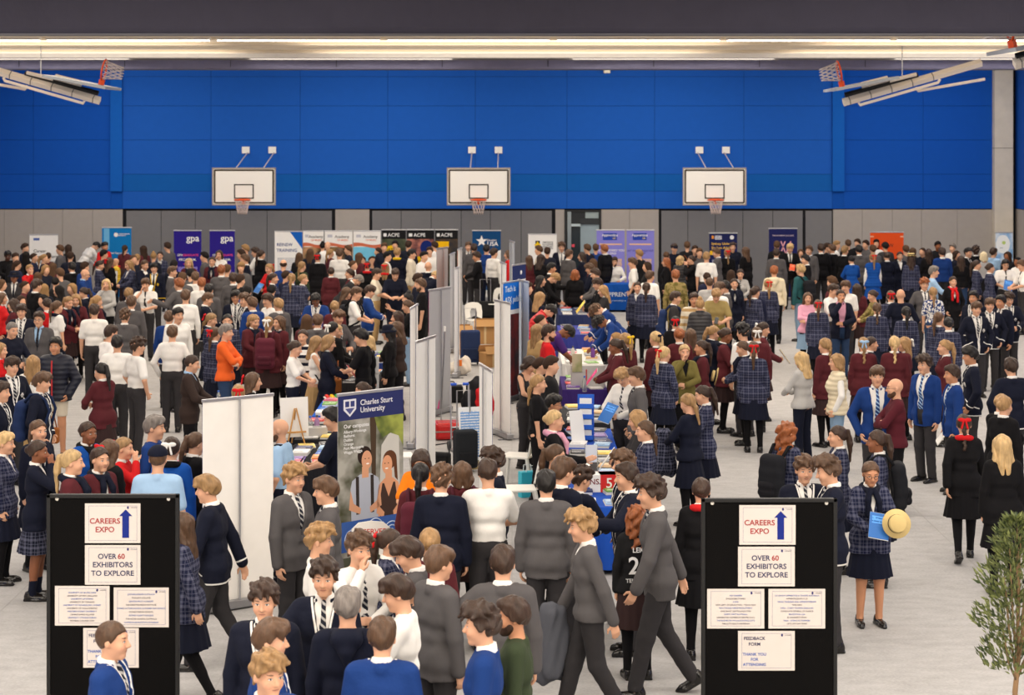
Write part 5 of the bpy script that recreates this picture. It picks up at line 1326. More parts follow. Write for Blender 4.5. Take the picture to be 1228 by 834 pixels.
def d_sydney(e, h, zt, zb):
    tx(e, 'Sydney University\nStudent Advice', .098, -h * .84, zt - .36, (244, 196, 80), 'LEFT', 1.2); strip(e, 'logo', -h * .82, -h * .66, zt - .16, zt - .07, (236, 150, 60)); strip(e, 'caption', -h * .6, -h * .1, zt - .18, zt - .06, mat('print', (220, 220, 230), (30, 36, 84))); disc(e, 'shield', h * .62, zt - .12, .06, (230, 230, 236)); strip(e, 'yellow_plate', -h * .95, -h * .2, zt - .62, zt - .5, (246, 196, 40)); strip(e, 'caption', -h * .8, h * .6, zt - 1.1, zt - .75, mat('print', (180, 180, 200), (30, 36, 84)))
back_banner('navy banner with yellow university student lettering', 850, 884.5, 279, 42, (30, 36, 84), d_sydney)
def d_w(e, h, zt, zb):
    tx(e, 'THE WOMEN\'S COLLEGE', .055, 0, zt - .2, (220, 200, 210))
    for x0, x1 in ((-.2, -.04), (-.04, .06), (.06, -.02), (-.09, .05), (.05, .2)):
        pass
    for a, b in (((-.22, -.36), (-.07, -.72)), ((-.07, -.72), (.06, -.36)), ((-.06, -.36), (.08, -.72)), ((.08, -.72), (.22, -.36))):
        dx = .018; poly(e, 'monogram_stroke', [(a[0] - dx, zt + a[1]), (a[0] + dx, zt + a[1]), (b[0] + dx, zt + b[1]), (b[0] - dx, zt + b[1])], (236, 170, 180))
    strip(e, 'caption', -h * .6, h * .6, zt - 1.4, zt - 1.0, mat('print', (120, 120, 190), (32, 36, 92)))
back_banner('navy banner with a large pink letter W', 921.5, 956.5, 273.5, 42, (32, 36, 92), d_w)
def d_orange(e, h, zt, zb):
    disc(e, 'roundel', h * .62, zt - .83, .09, (40, 34, 34)); strip(e, 'emblem', -h * .78, -h * .45, zt - .5, zt - .25, (60, 26, 20)); tx(e, 'UNSW', .14, -h * .05, zt - .38, (110, 40, 24)); strip(e, 'tab', -h, -h * .78, zt - .14, zt - .1, (240, 180, 150)); strip(e, 'tab', h * .8, h, zt - .14, zt - .1, (240, 180, 150)); tx(e, 'A', .2, -h * .61, zt - .38, (230, 90, 40), lift=.0105)
back_banner('wide orange banner with a black roundel', 1043, 1084, 278, 42, (232, 84, 34), d_orange)
def d_sky(e, h, zt, zb):
    strip(e, 'picture', -h, h, zb, zt, mat('photo', (120, 170, 220), (226, 236, 244)), .0008); disc(e, 'white_cloud', -h * .15, zt - .32, .2, (240, 244, 246), ry=.26); disc(e, 'green_mark', -h * .05, zt - .28, .05, (190, 214, 120), .0098); tx(e, 'you', .06, -.08, zt - .42, (120, 140, 160), lift=.0105)
back_banner('white and sky blue banner in front of the concrete column', 1193.5, 1215, 278.5, 42.5, (200, 220, 236), d_sky)

# table with the blue apprenticeship cloth in front of the lilac banners
def cloth_table(name, label, x, y, rz, lx, ly, col, front=None, h=.74, drop=.68):
    """trestle table under a fitted cloth: long side along local x"""
    e = empty(name, T(x, y, 0, rz=rz), category='table', label=label, group='exhibitors\' tables')
    shape('table_top', box(-lx / 2, lx / 2, -ly / 2, ly / 2, h - .035, h, .006), mat('matte', (206, 204, 200)), e)
    if col:
        V, F = [], []; n = 44
        per = []
        for k in range(n):
            t = k / n * 4; q = int(t); f = t - q; a, b = lx / 2 + .008, ly / 2 + .008
            c4 = [(-a, -b), (a, -b), (a, b), (-a, b)]; p, r = c4[q], c4[(q + 1) % 4]; per.append((p[0] + (r[0] - p[0]) * f, p[1] + (r[1] - p[1]) * f))
        for j, z in enumerate((h + .004, h - .02, h - .3, h - drop)):
            for k, (px_, py_) in enumerate(per):
                w_ = 1 + (.02 * j if j > 1 else 0) * (.5 + .5 * math.sin(k * 2.1)); V.append((px_ * (1 if j else .995) * w_, py_ * (1 if j else .995) * (1 + (w_ - 1) * 2), z))
        for j in range(3):
            for k in range(n): k2 = (k + 1) % n; F.append((j * n + k, (j + 1) * n + k, (j + 1) * n + k2, j * n + k2))
        F.append(tuple(range(n))); shape('tablecloth', (V, F), mat('cloth', col), e)
    for sx_ in (-1, 1):
        for sy in (-1, 1): shape('leg', tube([(sx_ * (lx / 2 - .12), sy * (ly / 2 - .07), 0), (sx_ * (lx / 2 - .12), sy * (ly / 2 - .07), h - .03)], .016, 8), mat('metal', (120, 120, 122)), e)
    return e
ts = 44.5; tb = cloth_table('exhibitor_table', 'table with the bright blue apprenticeship cloth before the lilac banners', (742 - 614) / ts, FPX / ts, 0, 1.55, .7, (20, 84, 176))
text('lettering', 'APPRENTICE', .16, mat('plain', (230, 238, 246)), tb, T(.05, -.385, .47)); text('lettering', 'apprenticeships and more', .06, mat('plain', (180, 205, 236)), tb, T(.05, -.385, .31))

# ---------------------------------------------------------------- free-standing notice boards in front
def notice_board(x0, x1, top, label, sheets, s=157.0):
    D = FPX / s; X0, X1 = (x0 - 614) / s, (x1 - 614) / s; zt = CAMZ - (top - HORIZON) / s; K = mat('plain', (15, 15, 16))
    e = empty('notice_board', T((X0 + X1) / 2, D, 0), category='notice board', label=label, group='black notice boards'); h = (X1 - X0) / 2
    shape('felt_panel', box(-h + .02, h - .02, 0, .02, .12, zt - .02), mat('felt', (13, 12, 12)), e)
    for nm, d in (('top_rail', (-h, h, -.01, .03, zt - .03, zt)), ('bottom_rail', (-h, h, -.01, .03, .1, .13)), ('upright', (-h, -h + .03, -.01, .03, 0, zt)), ('upright', (h - .03, h, -.01, .03, 0, zt))): shape(nm, box(*d, .004), K, e)
    for s_ in (-1, 1):
        shape('foot', box(s_ * (h - .02) - .02, s_ * (h - .02) + .02, -.3, .32, 0, .03, .006), K, e)
        v, f = lathe([(0, -.004), (.012, -.003), (.014, 0)], 10); shape('screw', (v, f), mat('metal', (220, 216, 208)), e, T(s_ * (h * .84), -.012, zt - .035, rx=PI / 2))
    for (a, b, c, d, lab, fn) in sheets:
        sx0, sx1 = (a - 614) / s, (b - 614) / s; z1, z0 = CAMZ - (c - HORIZON) / s, CAMZ - (d - HORIZON) / s; w2, h2 = (sx1 - sx0) / 2, (z1 - z0) / 2
        p = empty('notice_sheet', T((sx0 + sx1) / 2, D - .002, (z0 + z1) / 2), category='notice', label=lab, group='white notice sheets')
        shape('paper', box(-w2, w2, -.003, 0, -h2, h2), mat('matte', (216, 207, 200)), p)
        g = .028; bo = [box(-w2 + g, w2 - g, -.0036, -.003, z, z + .0022) for z in (-h2 + .018, h2 - .02)] + [box(x, x + .0022, -.0036, -.003, -h2 + .018, h2 - .018) for x in (-w2 + g, w2 - g)]
        shape('border', join(*bo), mat('plain', (120, 120, 150)), p)
        disc(p, 'crest', w2 * .55, h2 * .79, .008, (60, 60, 110), .0042, 10, .011); text('lettering', 'COLLEGE', .011, mat('plain', (120, 118, 130)), p, T(w2 * .76, -.004, h2 * .79))
        fn(p, w2, h2)
def t_(p, s, size, x, z, c, sp=1.0): return text('lettering', s, size, mat('plain', c), p, T(x, -.0042, z), 'CENTER', sp, bold=.016 if size > .02 else 0)
RED_, NVY, BLU = (160, 36, 36), (36, 42, 84), (58, 96, 176)
def sh_careers(p, w_, h):
    t_(p, 'CAREERS', .058, -w_ * .28, h * .1, RED_); t_(p, 'EXPO', .058, -w_ * .28, -h * .33, RED_)
    x = w_ * .47; poly(p, 'arrow', [(x - .026, -h * .74), (x - .026, h * .36), (x - .05, h * .36), (x, h * .7), (x + .05, h * .36), (x + .026, h * .36), (x + .026, -h * .74)], (30, 46, 130), .0042, .001)
def sh_over(p, w_, h):
    t_(p, 'OVER', .056, -w_ * .2, h * .42, NVY); t_(p, '60', .056, w_ * .31, h * .42, RED_); t_(p, 'EXHIBITORS', .056, 0, -h * .0, NVY); t_(p, 'TO EXPLORE', .056, 0, -h * .43, NVY)
def sh_list(lines):
    def f(p, w_, h):
        for i, l in enumerate(lines): t_(p, l, .0158, 0, h * .66 - i * h * 1.42 / (len(lines) - 1), BLU if i % 2 == 0 else (84, 80, 96))
    return f
def sh_feed(p, w_, h):
    t_(p, 'FEEDBACK', .034, -w_ * .42, h * .62, NVY); t_(p, 'FORM', .034, -w_ * .42, h * .33, NVY)
    for i, l in enumerate(('THANK YOU', 'FOR', 'ATTENDING')): t_(p, l, .031, -w_ * .42, -h * .18 - i * h * .26, BLU)
L1 = ['UNIVERSITY OF NOTRE DAME', 'UNIVERSITY OF NEW ENGLAND', 'UNIVERSITY OF SYDNEY', 'UNIVERSITY OF TASMANIA', 'UNIVERSITY OF TECHNOLOGY, SYDNEY', 'UNIVERSITY OF WOLLONGONG', 'WESTERN SYDNEY UNIVERSITY', 'CAMPUS LIVING VILLAGES', 'UNIVERSITY COLLEGE DUBLIN', 'WOMENS COLLEGE USYD']
L2 = ['JJ SCHOLARSHIPS AUSTRALIA', 'MACLEAY COLLEGE', 'QANTAS PILOT ACADEMY', 'SAE CREATIVE MEDIA INSTITUTE', 'SYDNEY ACTORS SCHOOL & SYDNEY FILM SCHOOL', 'SYDNEY DESIGN SCHOOL', 'SYDNEY FLIGHT COLLEGE', 'THE HOTEL SCHOOL AUSTRALIA', 'WHITEHOUSE INSTITUTE OF DESIGN']
L3 = ['ADF CAREERS', 'ENGLISHERS SYDNEY', 'AUNZ', 'NSW DEPT. OF EDUCATION - TEACH NSW', 'NSW POLICE FORCE RECRUITMENT', 'ONE GIANT LEAP FOUNDATION', 'SAFETY FIRST AUSTRALIA', 'UNIVERSITIES ADMISSION CENTRE (UAC)', 'THE BACHELOR OF ACCOUNTING (UTS)', 'THE ELITE HEALTH PROGRAM']
L4 = ['1ST GROUP APPRENTICE & TRAINEE AUSTRALIA', 'APPRENTICESHIPS R US', 'MIGAS TRAINING AND APPRENTICESHIPS', 'TAFE NSW', 'CISSA - STUDY TOURISM ENGLAND', 'CONSULATE GENERAL OF FRANCE', 'EDUCATION USA', 'IE UNIVERSITY SPAIN', 'NIDA - AMERICAN SUMMERS', 'LETZ LIVE GAP YEARS']
A, B_ = 'the notice board by the white banner backs', 'the notice board by the olive tree'
notice_board(56, 215, 593, 'black notice board beside the plain white banner backs', [
    (102, 168.5, 604, 651.5, 'careers expo arrow sheet on ' + A, sh_careers), (102, 168.5, 654, 701.5, 'exhibitor count sheet on ' + A, sh_over), (66, 131.5, 703, 750.5, 'university list sheet on ' + A, sh_list(L1)),
    (136.5, 202.5, 705, 752.5, 'college and academy list sheet on ' + A, sh_list(L2)), (100, 166.5, 753.5, 801, 'feedback sheet half hidden by a boy on ' + A, sh_feed)])
notice_board(841, 1004, 598, 'black notice board beside the olive tree', [
    (886.5, 954, 606, 653.5, 'careers expo arrow sheet on ' + B_, sh_careers), (885, 953, 656, 703.5, 'exhibitor count sheet on ' + B_, sh_over), (848, 916.5, 706.5, 754, 'careers and police list sheet on ' + B_, sh_list(L3)),
    (921.5, 989.5, 706.5, 754, 'apprenticeship list sheet on ' + B_, sh_list(L4)), (885, 953, 757, 804.5, 'feedback sheet in full view on ' + B_, sh_feed)])

# ---------------------------------------------------------------- olive tree in a pot
def olive():
    s = 163.0; D = FPX / s; X = (1218 - 614) / s; rng = random.Random(5)
    e = empty('olive_tree', T(X, D, 0), category='plant', label='slim potted olive tree in the corner of the hall floor')
    v, f = lathe([(0, 0), (.16, 0), (.2, .06), (.22, .26), (.235, .27), (.235, .3), (.2, .3), (.2, .26), (0, .25)], 24); shape('pot', (v, f), mat('matte', (70, 68, 66)), e, smooth=True)
    v, f = lathe([(0, .272), (.19, .27)], 20); shape('soil', (v, f), mat('matte', (50, 38, 30)), e)
    zt = CAMZ - (622 - HORIZON) / s; trunk_top = (.015, .0, .96)
    shape('trunk', tube([(0, 0, .24), (.02, .01, .5), (-.005, 0, .75), trunk_top], [.026, .022, .02, .018], 8), mat('bark', (150, 118, 84)), e, smooth=True)
    tips = []
    for k in range(14):
        a = rng.uniform(0, 2 * PI); zz = rng.uniform(.8, 1.05); top = rng.uniform(1.25, zt - .06); r = rng.uniform(.04, .2) * (1.0 - .6 * max(0, (top - 1.35) / .6))
        pts = [(.01, 0, zz), (.01 + math.cos(a) * r * .6, math.sin(a) * r * .6, (zz + top) / 2 - .05), (.01 + math.cos(a) * r, math.sin(a) * r, top)]
        shape('branch', tube(pts, [.011, .008, .003], 5), mat('bark', (140, 112, 80)), e, smooth=True); tips.append(pts)
    V, F = [], []
    for k in range(2200):
        z = .92 + (zt - .92) * rng.random(); t = (z - .92) / (zt - .92); R = .05 + .26 * math.sin(PI * min(1, t * .8 + .2)) ** .8 * (.85 + .25 * math.sin(t * 23))
        a = rng.uniform(0, 2 * PI); r = R * math.sqrt(rng.random()); c = Vector((.0 + math.cos(a) * r, math.sin(a) * r, z))
        d = Vector((math.cos(a) * .7 + rng.uniform(-.4, .4), math.sin(a) * .7 + rng.uniform(-.4, .4), rng.uniform(.2, 1.3))).normalized(); sd = d.cross(Vector((rng.uniform(-1, 1), rng.uniform(-1, 1), rng.uniform(-1, 1)))).normalized()
        L_, w_ = rng.uniform(.05, .08), rng.uniform(.008, .0125); n = len(V); nn = d.cross(sd) * .004
        V += [tuple(c), tuple(c + d * L_ * .45 + sd * w_ + nn), tuple(c + d * L_), tuple(c + d * L_ * .45 - sd * w_ + nn), tuple(c + d * L_ * .5 - nn)]
        F += [(n, n + 1, n + 4), (n + 1, n + 2, n + 4), (n + 2, n + 3, n + 4), (n + 3, n, n + 4)]
    shape('foliage', (V, F), mat('foliage', (50, 66, 38), (134, 142, 84)), e, kind='stuff')
    V = []; parts = []
    for k in range(12):
        a = rng.uniform(0, 2 * PI); z = rng.uniform(1.4, zt - .15); r = .13 * (1 - (z - 1.1) / .9); v, f = lathe([(0, -.011), (.008, -.006), (.009, .002), (.005, .01), (0, .012)], 6); parts.append(([(p[0] + math.cos(a) * r, p[1] + math.sin(a) * r, p[2] + z) for p in v], f))
    for q in parts: shape('olive', q, mat('gloss', (30, 26, 40)), e, smooth=True)
olive()
# ---------------------------------------------------------------- banners of the two rows of stalls
def row_banner(label, a, b, front, back=WHITE, deco=None, show='back', zt=2.15, **kw):
    """a, b: top corners as seen (left, right) in photograph pixels for a banner zt high"""
    (x1, y1), (x2, y2) = unproj(a[0], a[1], zt), unproj(b[0], b[1], zt)
    if show == 'back': (x1, y1), (x2, y2) = (x2, y2), (x1, y1)
    L_ = math.hypot(x2 - x1, y2 - y1)
    return banner(label, (x1 + x2) / 2, (y1 + y2) / 2, math.atan2(y2 - y1, x2 - x1), L_, zt, front, back, deco, **kw)
def d_csu(e, h, zt, zb):
    strip(e, 'navy_header', -h, h, zt - .27, zt, (44, 50, 100)); poly(e, 'shield', [(-h * .84, zt - .05), (-h * .46, zt - .05), (-h * .46, zt - .16), (-h * .65, zt - .235), (-h * .84, zt - .16)], (222, 222, 230), .009)
    for x0, x1 in ((-.79, -.67), (-.63, -.51)): poly(e, 'shield_field', [(h * x0, zt - .07), (h * x1, zt - .07), (h * x1, zt - .13), (h * x0, zt - .13)], (60, 66, 120), .0095)
    poly(e, 'shield_field', [(-h * .79, zt - .145), (-h * .51, zt - .145), (-h * .65, zt - .21)], (80, 86, 140), .0095)
    tx(e, 'Charles Sturt\nUniversity', .082, -h * .34, zt - .14, (226, 226, 234), 'LEFT', .95, lift=.0105)
    strip(e, 'park_picture', -h, h, .38, zt - .27, mat('photo', (70, 72, 50), (170, 168, 160)), .0015)
    poly(e, 'pictured_foliage', [(h * .1, zt - .27), (h, zt - .27), (h, zt - .62), (h * .85, zt - .5), (h * .6, zt - .46), (h * .35, zt - .5), (h * .2, zt - .4)], mat('photo', (58, 76, 36), (156, 164, 76)), .0086)
    poly(e, 'pictured_trunk', [(-h * .04, zt - .27), (h * .16, zt - .27), (h * .14, zt - .95), (h * .02, zt - .95)], (74, 58, 44), .0084); poly(e, 'pictured_tower', [(h * .32, zt - .58), (h * .6, zt - .44), (h * .86, zt - .5), (h * .9, zt - 1.1), (h * .25, zt - 1.1)], (200, 197, 190), .0082)
    tx(e, 'Our campuses', .058, -h * .84, zt - .335, (240, 240, 240), 'LEFT', lift=.0115); tx(e, 'Albury-Wodonga\nBathurst\nDubbo\nOrange\nPort Macquarie\nWagga Wagga', .043, -h * .84, zt - .50, (236, 236, 236), 'LEFT', 1.0, lift=.0115)
    for x, top, hair_, shirt, skin, man in ((-.08, .58, (44, 32, 28), (178, 184, 198), (214, 158, 124), 1), (.24, .66, (96, 58, 36), (70, 52, 46), (222, 160, 122), 0)):
        z = zt - top; w_ = .21 if man else .16
        poly(e, 'pictured_torso', [(x - w_ * .85, .52), (x - w_ * .95, z - .42), (x - w_ * .85, z - .34), (x - w_ * .35, z - .28), (x + w_ * .35, z - .28), (x + w_ * .85, z - .34), (x + w_ * .95, z - .42), (x + w_ * .8, .52)][::-1], shirt if man else skin, .0092)
        if not man: poly(e, 'pictured_top', [(x - w_ * .7, .52), (x - w_ * .75, z - .5), (x - w_ * .55, z - .33), (x - w_ * .4, z - .33), (x, z - .48), (x + w_ * .4, z - .33), (x + w_ * .55, z - .33), (x + w_ * .75, z - .5), (x + w_ * .7, .52)][::-1], shirt, .0096)
        poly(e, 'pictured_neck', [(x - .045, z - .32), (x - .045, z - .2), (x + .045, z - .2), (x + .045, z - .32)], skin, .0099)
        disc(e, 'pictured_hair', x - (.01 if man else -.015), z - .085, .095, hair_, .0102, ry=.1); disc(e, 'pictured_face', x + (.018 if man else -.022), z - .135, .07, skin, .0108, ry=.1)
        sg = 1 if man else -1; disc(e, 'pictured_smile', x + sg * .03, z - .175, .022, (244, 236, 230), .0114, 12, .008)
        for k in (-.028, .02): disc(e, 'pictured_eye', x + sg * .025 + k, z - .12, .008, (40, 30, 26), .0114, 8, .006)
        if man:
            for k in (-.11, .09): poly(e, 'pictured_strap', [(x + k - .02, z - .3), (x + k + .022, z - .3), (x + k + .03, z - .7), (x + k - .012, z - .7)], (56, 48, 46), .0104)
        else: poly(e, 'pictured_ponytail', [(x + .06, z - .05), (x + .11, z - .09), (x + .125, z - .32), (x + .085, z - .28)], hair_, .0108)
        for k in (-1, 1):
            q = [(x + k * w_ * .95, z - .44), (x + k * w_ * 1.05, z - .64), (x + k * .07, z - .70), (x + k * .06, z - .64), (x + k * w_ * .75, z - .58)]; poly(e, 'pictured_arm', q if k > 0 else q[::-1], skin, .0106)
    strip(e, 'blue_foot', -h * .9, h * .95, .44, .76, (60, 96, 170), .0049)
    for cx, cz in ((-.25, .56), (.05, .64), (.28, .58)):
        for r in (.03, .07, .11):
            V = [(cx + r * math.cos(2 * PI * i / 28), -.0118, cz + r * math.sin(2 * PI * i / 28)) for i in range(29)]; shape('contour_ring', tube(V, .006, 4), mat('plain', (190, 204, 226)), e)
row_banner('navy and green university banner with two pictured students', (405, 475), (483, 466), (90, 92, 76), deco=d_csu, show='front', zt=2.1)
row_banner('big plain white back of a banner beside the striding boy in piped blazer', (243, 482), (327.5, 474), (40, 70, 150), (242, 238, 232))
LR = [((499, 411), (522, 403.5), 'white banner back behind the orange-shirted woman', (232, 230, 226), (46, 60, 120)), ((492, 371), (501, 365.5), 'white banner edge rising behind the man in light blue', (236, 234, 230), (40, 50, 100)), ((514.5, 349), (540, 345), 'grey banner back with a pink pole leaning on it', (168, 168, 172), (200, 60, 130)),
      ((545, 323), (551, 320.5), 'narrow white banner edge beside the corridor of luggage', (226, 226, 228), (210, 210, 214)), ((523.7, 299), (537, 297), 'grey banner back next to the black college banners', (170, 170, 174), (60, 60, 70)), ((549, 300), (554, 297.8), 'banner edge with an orange rim at the far end of the stalls', (226, 224, 220), (220, 110, 50)), ((539.5, 306), (545.5, 303.5), 'grey banner edge under the green sign at the far stalls', (186, 186, 190), (30, 110, 80))]
for a, b, lab, bk, fr in LR: row_banner(lab, a, b, fr, bk)
def d_tech(e, h, zt, zb):
    strip(e, 'blue_sign', -h, h, zt - .5, zt, (20, 110, 210), .003); tx(e, 'Tech is\nASX public', .15, -h * .8, zt - .22, (220, 236, 250), 'LEFT', 1.3, lift=.0125); strip(e, 'rule', -h, h, zt - .58, zt - .5, (235, 235, 235), .003); strip(e, 'picture', -h, h, zb, zt - .58, mat('photo', (120, 30, 30), (50, 30, 36)), .002)
row_banner('bright blue technology sign above a dark red picture', (603, 340), (622, 337), (90, 30, 34), deco=d_tech, show='front')
def d_crest(e, h, zt, zb):
    strip(e, 'navy_panel', -h, h, zt - .3, zt, (34, 46, 96), .003); disc(e, 'crest', h * .3, zt - .16, .045, (230, 230, 236), .011)
row_banner('banner with a navy crest panel behind the blue technology sign', (614, 319), (630, 316.5), (222, 222, 226), deco=d_crest, show='front')
RR = [((593, 360.2), (612, 364.7), 'white banner back in front of the blue technology sign', (234, 232, 228), (40, 60, 120)), ((622, 336), (634, 339), 'pale grey banner back beside the blue technology sign', (180, 190, 204), (40, 90, 170)), ((600, 315), (607, 317.2), 'narrow white banner back beyond the blue technology sign', (232, 232, 232), (40, 60, 110)),
      ((611, 289), (617, 291), 'tall thin grey banner edge at the far end of the corridor', (176, 180, 188), (60, 70, 110)), ((575, 437), (590, 446), 'white banner back behind the boy in the white shirt', (236, 234, 230), (36, 50, 120))]
for a, b, lab, bk, fr in RR: row_banner(lab, a, b, fr, bk)
# pink pole, grey poles
def pole(label, pts, r, c, name='pole', metal=True):
    e = empty(name, T(), category='pole', label=label, group='loose banner poles'); shape('shaft', tube(pts, r, 8), mat('metal' if metal else 'plain', c), e); q = Vector(pts[-1]); shape('tip', tube([q, q + Vector((0, 0, .09))], r * 1.7, 8), mat('plain', (230, 228, 224)), e)
x1, y1 = unproj(524, 498, 0); pole('pink pole leaning against the grey banner back', [(x1, y1, 0), (unproj(534, 352, 2.0)[0] , unproj(534, 352, 2.0)[1] - .35, 1.95)], .03, (206, 60, 130), metal=False)
x1, y1 = unproj(529, 505, 0); pole('thin silver pole standing in the luggage corridor', [(x1, y1, 0), (x1 + .06, y1 - .0, 1.5)], .012, (180, 180, 184))
# leaning poster in the corridor
e = empty('poster_board', T(*unproj(569, 566, 0), 0, rz=.35, rx=-.16), category='poster', label='white poster board with blue print leaning in the luggage corridor')
shape('board', box(-.2, .2, 0, .012, .02, .92), mat('plain', (232, 234, 238)), e); shape('print', box(-.17, .17, -.002, 0, .2, .86), mat('print', (110, 160, 220), (232, 234, 238)), e); shape('foot_picture', box(-.19, .19, -.002, 0, .03, .16), mat('photo', (220, 190, 120), (90, 110, 130)), e)
shape('stand', tube([(0, .012, .7), (0, .30, .1)], .01, 5), mat('plain', (60, 60, 60)), e)
# small folding table-top frame seen from behind
e = empty('display_frame', T(*unproj(443, 468, .76), .745, rz=-.15), category='display stand', label='white folding display frame on the table behind the university banner')
for k, z in enumerate((0, .28)): shape('panel', box(-.17, .15, 0, .015, .01 + z, .27 + z), mat('plain', (236, 236, 234)), e)
shape('hinge_bar', box(-.18, .16, -.01, .025, .265, .285), mat('plain', (206, 204, 200)), e); shape('upright', tube([(.05, -.01, 0), (.05, -.01, .66)], .01, 6), mat('metal', (200, 200, 204)), e)

# ---------------------------------------------------------------- tables and what lies on them
TABLES = [  # x, y, length along the hall, width, cloth, phrase
    (.98, 22.75, 1.75, .66, (30, 80, 180), 'blue-clothed table with the red and white prize box'), (1.0, 24.75, 1.75, .66, (50, 48, 50), 'dark-clothed table with the clear sign stand'), (1.03, 26.75, 1.75, .66, (26, 76, 176), 'blue-clothed table with the blue leaflet tower'),
    (1.05, 29.0, 1.75, .66, (44, 44, 48), 'dark-clothed table behind the leaflet tower'), (1.16, 32.6, 1.75, .7, (60, 40, 110), 'purple-clothed table with the grey box'), (1.25, 36.4, 2.4, .72, (226, 224, 220), 'white-clothed table with the leaning boys'),
    (1.32, 41.2, 1.9, .72, (58, 66, 150), 'indigo-clothed table at the middle stalls'), (1.4, 45.4, 1.8, .7, (40, 50, 90), 'navy-clothed table at the far stalls'),
    (-2.55, 25.4, 1.75, .62, (26, 26, 32), 'black-clothed table with pink booklets'), (-2.6, 27.5, 1.75, .62, (34, 34, 36), 'black-clothed table with the easel'), (-2.58, 29.7, 1.75, .62, (24, 90, 190), 'bright blue table by the girl in shorts'),
    (-2.5, 33.4, 1.75, .62, (34, 32, 34), 'dark table before the woman with the tan bag'), (-2.5, 36.2, 1.8, .62, (40, 60, 120), 'navy table by the man in the navy polo')]
for x, y, l, w_, c, ph in TABLES: cloth_table('exhibitor_table', ph, x, y, PI / 2, l, w_, c)
BC = {'white': (236, 234, 230), 'blue': (40, 100, 190), 'red': (196, 44, 44), 'pink': (232, 110, 130), 'green': (120, 170, 80), 'purple': (110, 70, 160), 'orange': (236, 140, 60), 'yellow': (240, 206, 90), 'grey': (150, 150, 152), 'pale blue': (150, 186, 222), 'navy': (34, 44, 90), 'tan': (206, 166, 110), 'black': (40, 40, 44)}
SETS = [['white', 'pale blue', 'navy', 'green', 'orange', 'grey'], ['blue', 'pale blue', 'white', 'tan', 'navy', 'grey', 'black', 'yellow'], ['white', 'pale blue', 'blue', 'navy', 'grey', 'purple', 'red', 'black'], ['white', 'grey', 'black', 'tan', 'yellow', 'pale blue'], ['purple', 'white', 'red', 'navy', 'grey', 'orange', 'green', 'black'], ['white', 'green', 'purple', 'tan', 'pale blue', 'grey', 'pink', 'yellow', 'navy', 'orange'],
        ['white', 'red', 'navy', 'grey', 'purple', 'pale blue', 'black', 'tan'], ['white', 'grey', 'pale blue', 'black', 'red', 'navy'], ['pink', 'red', 'purple', 'orange', 'white', 'blue', 'navy', 'pale blue', 'yellow', 'black'], ['white', 'yellow', 'grey', 'black', 'red', 'tan'], ['white', 'purple', 'blue', 'yellow', 'green', 'red', 'pink'], ['black', 'grey', 'white', 'red', 'tan', 'orange'], ['white', 'blue', 'red', 'yellow', 'grey', 'green']]
rb_ = random.Random(11)
def brochure(label, x, y, z, rz, c, n=5, w_=.21, l=.297):
    e = empty('brochure_stack', T(x, y, z, rz=rz), category='brochures', label=label, group='brochures laid out on the tables')
    hh = 0
    for k in range(2):
        t = .004 + .004 * n * (1 - k * .6); shape('booklet', box(-w_ / 2 + k * .008, w_ / 2 + k * .006, -l / 2 - k * .004, l / 2 - k * .006, hh, hh + t), mat('plain', c if k else tuple(int(v * .93) for v in (236, 234, 230))), e); hh += t
    shape('cover_print', box(-w_ * .36, w_ * .38, l * .05, l * .38, hh, hh + .0008), mat('plain', tuple(min(255, int(v * .55 + 110)) for v in c)), e)
    shape('title_line', box(-w_ * .36, w_ * .2, -l * .3, -l * .22, hh, hh + .0008), mat('plain', (250, 250, 250) if sum(c) < 420 else (60, 70, 110)), e)
for (x, y, l, w_, c, ph), cs in zip(TABLES, SETS):
    n = len(cs); rowsn = (n + 1) // 2; pos = [(i, j) for i in range(rowsn) for j in (0, 1)][:n]
    for (i, j), cn in zip(pos, cs):
        brochure('stack of %s brochures on the %s' % (cn, ' '.join(ph.split()[:8])), x - w_ * .24 + j * w_ * .48 + rb_.uniform(-.02, .02), y - l / 2 + .2 + i * (l - .4) / max(1, rowsn - 1) + rb_.uniform(-.03, .03), .7445, rb_.choice((0, 0, PI)) + rb_.uniform(-.2, .2), BC[cn], rb_.randint(2, 7))
def thing(name, label, cat, x, y, z=0, rz=0, group=None):
    e = empty(name, T(x, y, z, rz=rz), category=cat, label=label)
    if group: e['group'] = group
    return e
TT = .7445
def sit(px, py, z=TT): return unproj(px, py, z)
